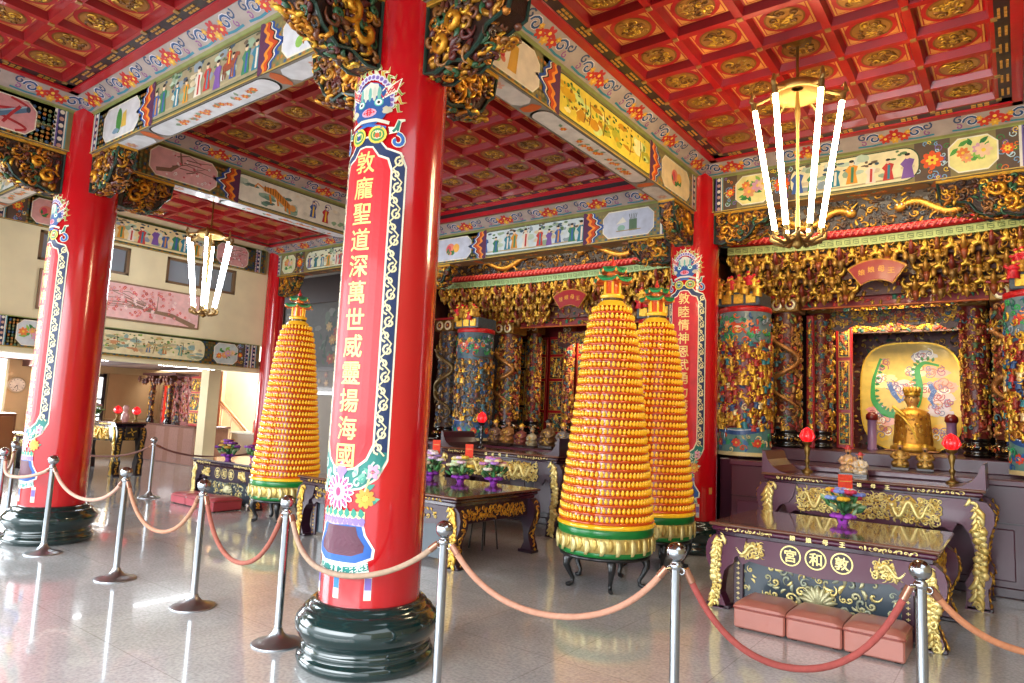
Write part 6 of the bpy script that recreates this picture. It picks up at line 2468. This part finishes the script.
# ------------------------------------------------------------------ flowers and offerings
def bouquet(x, y, z, label, wrap, blooms, h=.30, card=None, group='bouquets'):
    t = thing('bouquet', label, 'flowers', (x, y, z), rng.uniform(0, 6), group)
    t.scale = (1.1, 1.1, 1.1)
    b = MB()
    n = 16
    for i, (r0, r1, z0, z1) in enumerate(((.035, .05, 0, .035), (.05, .09, .035, .065))):
        a = np.arange(n) * 2 * PI / n
        k0 = r0 * (1 + (.08 * np.cos(a * 5) if i == 0 else 0.08 * np.cos(a * 5)))
        k1 = r1 * (1 + .16 * np.cos(a * 5 + .5 * i))
        V = np.concatenate([np.stack([k0 * np.cos(a), k0 * np.sin(a), np.full(n, z0)], 1), np.stack([k1 * np.cos(a), k1 * np.sin(a), z1 + .02 * np.cos(a * 5)], 1)])
        ii = np.arange(n)
        b.add(V, np.stack([ii, (ii + 1) % n, n + (ii + 1) % n, n + ii], 1), wrap)
    b.addm(lathe([(.034, .002), (.0, .0)], 12, cap=False), wrap)
    for k in range(7):
        a = k * .9
        b.addm(ell(.07 * math.cos(a), .07 * math.sin(a), .06, .04, .04, .02, 7, 5), wrap)
    b.build('wrapping', 'cloth', t)
    b = MB()
    for k in range(44):
        a, q = rng.uniform(0, 2 * PI), rng.uniform(.02, .15)
        p = np.array([q * math.cos(a), q * math.sin(a), .07 + h * rng.uniform(.1, .62)])
        v, f = TPL['leaf'][0], TPL['leaf'][1]
        m = T(p[0], p[1], p[2], a, 0, -rng.uniform(.2, 1.2), rng.uniform(.03, .055))
        b.add(v, f, [lin('3f7a3f'), lin('6a9a55'), lin('2f5f3a'), lin('9ab88a')][k % 4], xf=m)
    b.addm(tube([(0, 0, .02), (0, 0, .2)], .02, 6), GREEN)
    b.build('foliage', 'leaf', t)
    for k in range(16):
        a, q = k * 2.4, .02 + .0085 * k
        p = (q * math.cos(a), q * math.sin(a), .10 + h * (.78 - 19 * q * q) + rng.uniform(-.02, .03))
        b = MB()
        c = blooms[k % len(blooms)]
        for j in range(7):
            w = j * 2 * PI / 7
            b.addm(ell(.030 * math.cos(w), .030 * math.sin(w), 0, .026, .026, .018, 6, 4), c)
        b.addm(ell(0, 0, .008, .014, .014, .012, 6, 4), YELLOW if c != YELLOW else BROWN)
        o = b.build('bloom', 'leaf', t, p)
    return t


def red_card(x, y, z, w, h, label, rz=0.5):
    t = thing('red_card', label, 'card', (x, y, z), rz, 'red cards among the bouquets')
    b = MB()
    b.addm(box(-w / 2, w / 2, -.004, .004, .10, .10 + h, .001), lin('e0442a'), False)
    b.build('card', 'cloth', t)
    b = MB()
    b.addm(box(-w / 2 + .012, w / 2 - .012, -.0052, -.004, .10 + h * .62, .10 + h * .66), lin('d9a24a'), False)
    b.build('gold_line', 'gilt', t)
    b = MB()
    b.addm(tube([(0, .006, 0), (0, .006, .12)], .004, 5), lin('c9b48a'))
    b.build('stick', 'cloth', t)


VI = lin('8a35a8')
bouquet(2.06, -1.48, .73, 'mixed bouquet of blue, red and yellow flowers on the right low table', lin('b04ac8'), [lin('7f8fd8'), lin('c02a3a'), lin('e9b52a'), lin('cf3a5a'), lin('e8e2f0'), lin('8fa8e8')], .24)
red_card(2.07, -1.42, .90, .125, .17, 'red card standing in the mixed bouquet on the right low table')
bouquet(-2.72, -1.95, .73, 'pale bouquet in purple wrap, left one on the low dark table', VI, [lin('f2e6ee'), lin('cfa8d8'), lin('e8d8c0'), lin('a88ac8')], .24)
bouquet(-2.20, -1.95, .73, 'bouquet with a big purple paper ruff, middle one on the low dark table', VI, [lin('e8d9a0'), lin('f0d050'), lin('e6c8d8'), lin('cfe0b8')], .22)
bouquet(-1.84, -1.74, .73, 'pink and yellow bouquet, right one on the low dark table', VI, [lin('d48ac0'), lin('e9d8a0'), lin('b884d0'), lin('f0e8d8')], .22)
red_card(-2.70, -1.88, .95, .10, .17, 'red card in the left bouquet on the low dark table', .55)
red_card(-2.14, -1.88, .93, .10, .17, 'red card in the middle bouquet on the low dark table', .55)
bouquet(-7.02, -2.2, .66, 'purple bouquet on the left low table', VI, [lin('6a2a8a'), lin('c9a03a'), lin('8a4aa8')], .20)
bouquet(-6.6, -1.95, .66, 'purple and red bouquet at the right of the left low table', VI, [lin('7a2a8a'), lin('c8402a'), lin('9a5ab8')], .18)


def lotus_lamp(x, y, z, label, tall=.36, dark=False):
    t = thing('lotus_lamp', label, 'lamp', (x, y, z), 0, 'red lotus lamps on the altars')
    c = lin('8a6f3a', .8) if not dark else lin('1c1a1e')
    b = MB()
    b.addm(lathe([(.06, 0), (.065, .012), (.03, .03), (.016, .06), (.024, tall * .3), (.034, tall * .36), (.014, tall * .45), (.026, tall * .62), (.035, tall * .8), (.02, tall * .86), (.05, tall * .93), (.055, tall)], 20), c)
    b.build('candlestick', 'gilt' if not dark else 'stone', t)
    b = MB()
    b.addm(lathe([(.03, tall), (.062, tall + .03), (.07, tall + .07), (.05, tall + .12), (.018, tall + .155), (.002, tall + .17)], 18), lin('e0141a'))
    for k in range(6):
        a = k * PI / 3
        b.addm(tube([(.04 * math.cos(a), .04 * math.sin(a), tall + .01), (.073 * math.cos(a), .073 * math.sin(a), tall + .06), (.05 * math.cos(a), .05 * math.sin(a), tall + .125), (.01 * math.cos(a), .01 * math.sin(a), tall + .165)], [.012, .018, .012, .002], 6), lin('e5232a'))
    b.build('red_lotus_shade', 'redbulb', t)


lotus_lamp(1.42, -.08, 1.09, 'red lotus lamp on a bronze stand, left end of the tall right altar table', .34)
lotus_lamp(2.82, -.06, 1.09, 'red lotus lamp on a bronze stand, right half of the tall right altar table', .34)
lotus_lamp(-3.33, -.2, 1.07, 'red lotus lamp on a tall black stand before the middle shrine', .38, True)
lotus_lamp(-12.1, -1.8, 1.09, 'red lotus lamp on the black side-room table, left one', .16)
lotus_lamp(-11.36, -1.75, 1.09, 'red lotus lamp on the black side-room table, right one', .16)


# ------------------------------------------------------------------ deity figures
def statuette(x, y, z, h, robe, label, hat=GOLD, group='small deity figures', rz=0.0, seat=lin('2a1c18')):
    t = thing('deity_figure', label, 'figure', (x, y, z), rz, group)
    s = h
    b = MB()
    b.addm(box(-.30 * s, .30 * s, -.24 * s, .24 * s, 0, .10 * s, .012 * s), seat, False)
    b.build('seat_base', 'lacquer', t)
    b = MB()
    for r in [lathe([(.26, .10), (.30, .16), (.28, .30), (.20, .42), (.19, .55), (.21, .66), (.10, .75), (.07, .78), (.07, .80), (.10, .84), (.115, .90), (.09, .965), (.03, .99)], 16)]:
        for v, f in r:
            v = v * np.array([s, s * .78, s])
            col = np.array([robe] * len(f))
            zc = v[f].mean(1)[:, 2]
            col[zc > .775 * s] = lin('c98f5a', .3)
            b.add(v, f, col)
    for q in (-1, 1):
        b.addm(ell(q * .17 * s, -.16 * s, .24 * s, .13 * s, .14 * s, .10 * s, 10, 7), robe)
        b.addm(tube([(q * .19 * s, 0, .66 * s), (q * .27 * s, -.05 * s, .50 * s), (q * .14 * s, -.20 * s, .42 * s), (q * .03 * s, -.22 * s, .44 * s)], [.07 * s, .085 * s, .07 * s, .035 * s], 8), robe)
        b.addm(ell(q * .035 * s, -.085 * s, .915 * s, .012 * s, .01 * s, .010 * s, 6, 4), BLK)
    b.addm(ell(0, -.095 * s, .885 * s, .012 * s, .016 * s, .022 * s, 6, 4), lin('c98f5a', .3))
    b.addm(ell(0, -.08 * s, .81 * s, .05 * s, .03 * s, .06 * s, 8, 5), lin('2a1a14'))
    b.build('robed_body', 'carved', t)
    b = MB()
    b.addm(lathe([(.115 * s, .94 * s), (.13 * s, .97 * s), (.09 * s, 1.02 * s), (.10 * s, 1.05 * s), (.02 * s, 1.10 * s)], 12), hat)
    for q in (-1, 1):
        b.addm(tube([(q * .10 * s, 0, .97 * s), (q * .20 * s, 0, .99 * s)], [.02 * s, .012 * s], 6), hat)
    b.build('crown', 'gilt', t)
    b = MB()
    sf = lambda u, v, d: np.stack([u * s, -.21 * s - d * s + .55 * s * np.clip(v - .35, 0, .3) * .6, v * s], 1)
    scatter(b, lambda u, v, d: np.stack([np.asarray(u), -.235 * s - np.asarray(d) + .30 * np.clip(np.asarray(v) - .3 * s, 0, .3 * s), np.asarray(v)], 1), (-.16 * s, .16 * s), (.16 * s, .62 * s), 16, (.04 * s, .06 * s), [GOLD, lin('d9b45a', .7)], dict(curl=2, leaf=2), hs=.5)
    b.build('robe_embroidery', 'gilt', t)


G1, G2 = lin('b08a48', .7), lin('9a6a3a', .5)
for (x, y, h, c, lab, z) in ((1.86, -.12, .30, lin('c9a27a', .2), 'pale seated deity figure with a red flower crown, behind the red card', 1.09),
                             (1.99, -.18, .24, lin('d8c8b0', .1), 'cream-robed small figure right of the flower-crowned deity', 1.09),
                             (2.28, .55, .30, G1, 'gold seated figure before the large gold deity, left one', 1.16),
                             (2.52, .62, .28, G1, 'gold seated figure half hidden by the right red lotus lamp', 1.16)):
    statuette(x, y, z, h, c, lab, lin('c83a3a') if 'flower' in lab else GOLD)
row = [(-3.52, .40, 'first in the row of small deities, beside the black lamp stand'), (-3.28, .42, 'second in the row of small deities on the middle altar'), (-3.02, .44, 'third in the row of small deities, reddish robe'),
       (-2.78, .40, 'small deity with a pale base, middle of the row on the middle altar'), (-2.50, .44, 'slim brown deity standing in the row on the middle altar'), (-2.2, .40, 'grey-robed deity near the right end of the row'),
       (-1.93, .42, 'last visible deity of the row, just left of the front pagoda')]
for i, (x, y, lab) in enumerate(row):
    statuette(x, y, 1.092, 1.12 * (.34, .36, .30, .26, .38, .34, .34)[i], [lin('6a4a3a', .3), G2, lin('7a3a30', .2), lin('a89a78', .3), lin('7a5a38', .5), lin('7a7068', .2), lin('8a5a40', .3)][i], lab, [GOLD, lin('6a3a2a'), GOLD, lin('8a7a5a'), BLK, GOLD, lin('7a2a2a')][i])

# large gold deity in the right niche
t = thing('deity_statue', 'large gold-robed deity statue with a crossed sash before the cloud painting', 'statue', (2.14, 3.0, 1.312))
t.scale = (.80, .85, .90)
b = MB()
b.addm(lathe([(.34, 0), (.36, .02), (.36, .08), (.31, .10), (.29, .13)], 28), lin('c99a3a', .6))
b.addm(box(-.42, .42, -.3, .3, .002, .03, .01), lin('7a4a24', .3), False)
b.build('throne_base', 'gilt', t)
b = MB()
for v, f in lathe([(.30, .10), (.31, .16), (.29, .30), (.285, .45), (.275, .58), (.23, .66), (.11, .70), (.075, .72), (.075, .75), (.10, .78), (.115, .85), (.10, .92), (.04, .95)], 40):
    a = np.arctan2(v[:, 1], v[:, 0])
    k = 1 + .035 * np.cos(a * 14) * np.clip((.66 - v[:, 2]) / .3, 0, 1)
    v = v * np.stack([k, k * .8, np.ones_like(k)], 1)
    col = np.array([lin('c98f34', .55)] * len(f))
    col[v[f].mean(1)[:, 2] > .705] = lin('d9a860', .5)
    b.add(v, f, col)
for q in (-1, 1):
    b.addm(ell(q * .035, -.085, .87, .012, .01, .008, 6, 4), BLK)
    b.addm(ell(q * .112, 0, .85, .018, .03, .04, 6, 5), lin('d9a860', .5))
b.addm(ell(0, -.10, .845, .014, .02, .026, 6, 4), lin('d9a860', .5))
b.addm(ell(0, -.09, .80, .03, .012, .008, 8, 4), lin('9a3a2a'))
b.build('robed_body', 'gilt', t)
b = MB()
rs_ = lambda u, v, d: np.stack([(.285 - .05 * np.clip(v - .45, 0, 1) + d) * np.cos(u), .8 * (.29 - .05 * np.clip(v - .45, 0, 1) + d) * np.sin(u), v], 1)
scatter(b, rs_, (-PI + .1, -.1), (.14, .62), 90, (.022, .036), [GOLD, lin('a86a24', .5), lin('e0bc60', .6), lin('8a4a20', .3)], dict(curl=3, curl2=3, leaf=2), hs=.6, aspect=2.0)
b.build('robe_embroidery', 'gilt', t)
b = MB()
b.addm(lathe([(.12, .90), (.135, .93), (.11, .97), (.12, 1.0), (.03, 1.05)], 16), GOLD)
for k in range(7):
    a = PI + k * PI / 6
    b.addm(ell(.12 * math.cos(a), .12 * math.sin(a), 1.0, .03, .02, .05, 7, 5), lin('d9a94a', .7))
b.build('crown', 'gilt', t)
b = MB()
b.addm(tube([(-.24, -.16, .62), (-.12, -.245, .55), (.02, -.255, .38), (.10, -.262, .18)], [.022, .026, .026, .022], 8, flat=.5), lin('e9c95a', .4))
b.addm(tube([(-.28, -.2, .72), (-.20, -.26, .66), (-.1, -.25, .58)], [.02, .025, .02], 8), lin('e9c95a', .4))
b.build('crossed_sash', 'cloth', t)

# two dark red scroll posts flanking the deity
for x, lab in ((1.62, 'mauve post with a dark red cap left of the gold deity'), (2.62, 'mauve post with a dark red cap right of the gold deity')):
    t = thing('tablet_post', lab, 'post', (x, 2.95, 1.31), 0, 'posts beside the gold deity')
    b = MB()
    b.addm(lathe([(.07, 0), (.075, .02), (.062, .04), (.062, .42), (.07, .44)], 20), lin('8a6a94'))
    b.build('shaft', 'lacquer', t)
    b = MB()
    b.addm(lathe([(.07, .44), (.085, .46), (.08, .52), (.04, .56)], 20), lin('6a1a1c'))
    b.build('cap', 'lacquer', t)


# ------------------------------------------------------------------ side room and aisle
plinth_t = thing('side_altar_plinth', 'purplish stone altar block in the side room', 'altar', (-14.1, .30, 0))
b = MB()
b.addm(box(-1.55, 1.32, 0, .9, 0, .92, .01), lin('8a665c'), False)
b.build('body', 'stone', plinth_t)
b = MB()
b.addm(box(-1.6, 1.36, -.03, .93, .92, .97, .008), lin('6d4a44'), False)
b.build('top_slab', 'stone', plinth_t)
b = MB()
for u in (-.6, .1, .8):
    b.addm(box(u, u + .45, -.004, .02, .03, .90, .004), lin('94716a'), False)
b.build('front_panels', 'stone', plinth_t)
SH = [(-15.3, 'thin dark carved column at the left of the side-room shrine'), (-14.35, 'thin dark carved column at the right of the side-room shrine')]
for x, lab in SH:
    t = thing('carved_column', lab, 'carved column', (x, .40, .97), 0, 'carved shrine columns')
    b = MB()
    b.addm(lathe([(.10, 0), (.11, .06), (.07, .12), (.09, .16)], 14), lin('1f1a1c'))
    b.build('base_drum', 'stone', t)
    b = MB()
    b.addm(lathe([(.065, .14), (.065, 1.12)], 14), lin('4a2f2a'))
    scatter(b, cyl_map(.065), (-.16, .16), (.18, 1.1), 60, (.03, .045), PAL_D, dict(curl=2, curl2=2, leaf=2, fig=2), upright=('fig',))
    b.build('carved_shaft', 'carved', t)
    b = MB()
    b.addm(box(-.1, .1, -.1, .1, 1.12, 1.24, .01), lin('6a4a2a', .3), False)
    b.build('capital', 'carved', t)
t = thing('side_shrine', 'red and gold carved shrine front in the side room', 'shrine', (-14.6, .62, .97))
b = MB()
b.addm(box(-.62, 1.0, 0, .08, 0, 1.25), lin('b06a66'), False)
b.addm(box(-.75, 1.0, -.5, .1, 1.24, 1.30), lin('4a1f1c'), False)
b.build('backboard', 'carved', t)
b = MB()
sf = plane_map((-.62, 0, 0), (1, 0, 0), (0, 0, 1))
scatter(b, sf, (.04, 1.58), (.04, 1.2), 190, (.035, .06), [lin('c9a06a', .4), lin('b5483a'), lin('8a5a3a', .3), lin('d8b0a0'), lin('4a3a34')], dict(fig=3, curl=2, leaf=3), upright=('fig',))
b.build('carved_figures', 'carved', t)
for k in range(14):
    b = MB()
    b.addm(lathe([(.045, -.10), (.055, -.04), (.03, 0), (.045, .03)], 8), lin('5a2a28') if k % 2 else lin('7a4a3a', .3))
    b.addm(ell(0, 0, -.12, .03, .03, .03, 7, 5), lin('a8704a', .4))
    b.build('hanging_bracket', 'carved', t, (-1.0 + .125 * k, -.45 + .05 * (k % 3), 1.20 - .07 * (k % 2)))
t = thing('red_banner', 'bright orange-red cloth banner hanging in the side-room shrine', 'banner', (-14.72, .50, 1.0))
b = MB()
mp = lambda u, v, d: np.stack([u, -d + .03 * np.sin(u * 40), v], 1)
b.addm(grid_sheet(mp, -.13, .10, 0, .95, 14, 10, .02), lin('f0361c'))
b.addm(grid_sheet(lambda u, v, d: np.stack([-u, .01 - .03 * np.sin(u * 40), v], 1), -.10, .13, 0, .95, 14, 10), lin('f0361c'))
b.build('cloth', 'cloth', t)
b = MB()
b.addm(tube([(-.16, 0, .96), (.13, 0, .96)], .012, 6), GOLD)
b.build('hanging_bar', 'gilt', t)
door_leaf(-12.98, .42, .97, 2.2, .74, 'red carved door panel with three gilt reliefs at the right of the side-room shrine', 3, lin('b52a2a'))
statuette(-13.85, .36, .97, .30, lin('3a3a40'), 'dark seated figure at the foot of the side-room shrine column', BLK)
bouquet(-12.9, -1.95, 1.09, 'leafy green arrangement on the black side-room table', lin('4a3a3a'), [lin('8fa86a'), lin('c9a0a8'), lin('6a8a4a')], .26)
t = thing('pink_vase', 'small pink vase between the two red lamps on the black side-room table', 'vase', (-11.73, -1.8, 1.09))
b = MB()
b.addm(lathe([(.05, 0), (.08, .05), (.075, .14), (.04, .19), (.055, .22)], 18), lin('e0a8a0'))
b.build('vase_body', 'stone', t)
b = MB()
b.addm(ell(0, 0, .28, .06, .06, .07, 10, 7), lin('d8b0a8'))
b.build('blossom_head', 'leaf', t)

t = thing('wall_clock', 'round pale wall clock on the tan side-room wall', 'clock', (-16.08, -2.47, 1.78))
mx = lambda u, v, d: np.stack([np.asarray(d, float), np.asarray(u, float), np.asarray(v, float)], 1)
b = MB()
b.addm([(v[:, [2, 0, 1]], f) for v, f in lathe([(.19, 0), (.19, .03), (.17, .045), (.155, .03)], 36)], lin('c9b896'))
b.build('rim', 'lacquer', t)
p = Paint(lambda u, v, d: mx(u, v, d + .031))
p.ell(0, 0, .16, .16, lin('efe9d8'), 36)
p.layer()
for k in range(12):
    a = k * PI / 6
    p.stroke([(.125 * math.sin(a), .125 * math.cos(a)), (.148 * math.sin(a), .148 * math.cos(a))], .012, lin('4a4238'))
p.mb.build('dial', 'paint', t)
p = Paint(lambda u, v, d: mx(u, v, d + .036))
p.stroke([(0, 0), (-.05, -.07)], .014, BLK)
p.stroke([(0, 0), (.03, -.12)], .009, BLK)
p.mb.build('hands', 'paint', t)
t = thing('wooden_cabinet', 'brown wooden cabinet at the left edge below the clock', 'cabinet', (-15.6, -3.1, 0))
b = MB()
b.addm(box(-.45, .45, -.6, .42, .05, 1.12, .012), lin('7a4a30'), False)
b.build('carcass', 'lacquer', t)
for k, y in enumerate((-.56, -.07)):
    b = MB()
    b.addm(box(.45, .475, y, y + .44, .14, 1.05, .008), lin('8a5636'), False)
    d = b.build('door', 'lacquer', t)
    b = MB()
    b.addm(ell(.49, y + (.38 if k == 0 else .06), .6, .018, .018, .018, 8, 6), BRONZE)
    b.build('knob', 'metal', d)
t = thing('wall_switch', 'small beige switch plate on the tan wall left of the left column', 'switch', (-16.09, -1.9, 1.15))
b = MB()
b.addm(box(0, .015, -.06, .06, -.05, .05, .004), lin('b08a5a'), False)
b.build('plate', 'lacquer', t)
b = MB()
b.addm(box(.014, .022, -.02, .02, -.025, .025, .003), lin('c8a878'), False)
b.build('rocker', 'lacquer', t)

# stair rail and counter seen through the gap left of the corner column
t = thing('stair_handrail', 'pale wooden handrail slanting down in the bright gap left of the corner column', 'handrail', (-12.75, 1.3, 0))
b = MB()
b.addm(tube([(-.66, 0, 1.60), (.95, 0, .70)], .04, 10), lin('b88a5c'))
b.addm(tube([(-.66, 0, 1.50), (.95, 0, .60)], .028, 8), lin('ead9b8'))
b.build('rail', 'lacquer', t)
for k in range(4):
    b = MB()
    x = -.6 + .48 * k
    b.addm(tube([(x, 0, 0), (x, 0, 1.5 - (x + .66) * .559)], .02, 8), lin('e0d0b0'))
    b.build('baluster', 'lacquer', t)
t = thing('counter', 'small brown counter beyond the left low table', 'counter', (-11.4, .95, 0))
b = MB()
b.addm(box(-.5, .6, -.2, .3, 0, .86, .01), lin('9a7a5a'), False)
b.build('carcass', 'lacquer', t)
b = MB()
b.addm(box(-.54, .64, -.24, .34, .86, .90, .008), lin('e6ddc8'), False)
b.build('countertop', 'lacquer', t)
t = thing('red_jar', 'orange-red cylinder on the counter beyond the left low table', 'jar', (-11.2, .95, .90))
b = MB()
b.addm(lathe([(.07, 0), (.075, .02), (.075, .24), (.06, .27)], 18), lin('e8553a'))
b.build('jar_body', 'lacquer', t)
b = MB()
b.addm(lathe([(.065, .265), (.065, .29), (.02, .30)], 18), lin('c8382a'))
b.build('lid', 'lacquer', t)

# flower picture on the grey wall in the aisle behind the left pagoda
t = thing('flower_mural', 'dark-framed grey mural of yellow and red flowers behind the left pagoda', 'mural', (-9.9, 1.58, 1.95))
b = MB()
for bx in ((-1.55, 1.9, -.03, .02, 2.10, 2.75), (-1.55, 1.9, -.03, .02, .46, .58), (-1.55, 1.9, -.03, .02, -.10, .0), (-1.55, -1.47, -.03, .02, -.1, 2.2), (1.82, 1.9, -.03, .02, -.1, 2.2)):
    b.addm(box(*bx, .006), lin('3a2620'), False)
b.build('frame', 'lacquer', t)
p = Paint(plane_map((-1.5, .012, 0), (1, 0, 0), (0, 0, 1)))
p.rect(0, 3.35, 0, .46, lin('6a6056'))
p.rect(0, 3.35, .58, 2.12, lin('57554d'))
p.layer()
for k in range(40):
    p.blob(rng.uniform(.1, 3.2), rng.uniform(.62, 1.9), rng.uniform(.08, .2), rng.uniform(.05, .12), lin(rng.choice(['5f6a58', '7a7a72', '545a50', '86867c'])))
p.layer()
for k in range(46):
    p.leaf(rng.uniform(.2, 3.1), rng.uniform(.65, 1.75), .2, .09, rng.uniform(0, 6), lin(rng.choice(['3f5240', '4f5f44', '38443a'])))
p.layer()
for k in range(26):
    p.flower(rng.uniform(.2, 3.1), rng.uniform(.65, 1.6), rng.uniform(.07, .13), lin(rng.choice(['b98a4a', 'a8503f', 'c0a06a', '8f6a3a'])), lin('d0b060'), 7)
for k in range(10):
    p.flower(rng.uniform(.2, 3.1), rng.uniform(.08, .38), rng.uniform(.05, .09), lin(rng.choice(['a88a6a', '9a6a5f'])), lin('c0a060'), 6)
p.mb.build('painted_face', 'paint', t)

# thin black stool under the low dark table
t = thing('metal_stool', 'thin-legged black metal stool under the low dark table', 'stool', (-1.75, -2.0, 0))
b = MB()
b.addm(lathe([(.15, .42), (.16, .43), (.16, .45), (.14, .46)], 24), lin('1a1a1c'))
b.build('seat', 'lacquer', t)
for k in range(4):
    a = k * PI / 2 + .6
    b = MB()
    b.addm(tube([(.12 * math.cos(a), .12 * math.sin(a), .42), (.17 * math.cos(a), .17 * math.sin(a), 0.0)], .010, 8), lin('1a1a1c'))
    b.build('leg', 'lacquer', t)

for o in scene.objects:
    if o.type == 'MESH' and o.parent is None and 'kind' not in o:
        o['kind'] = 'structure'
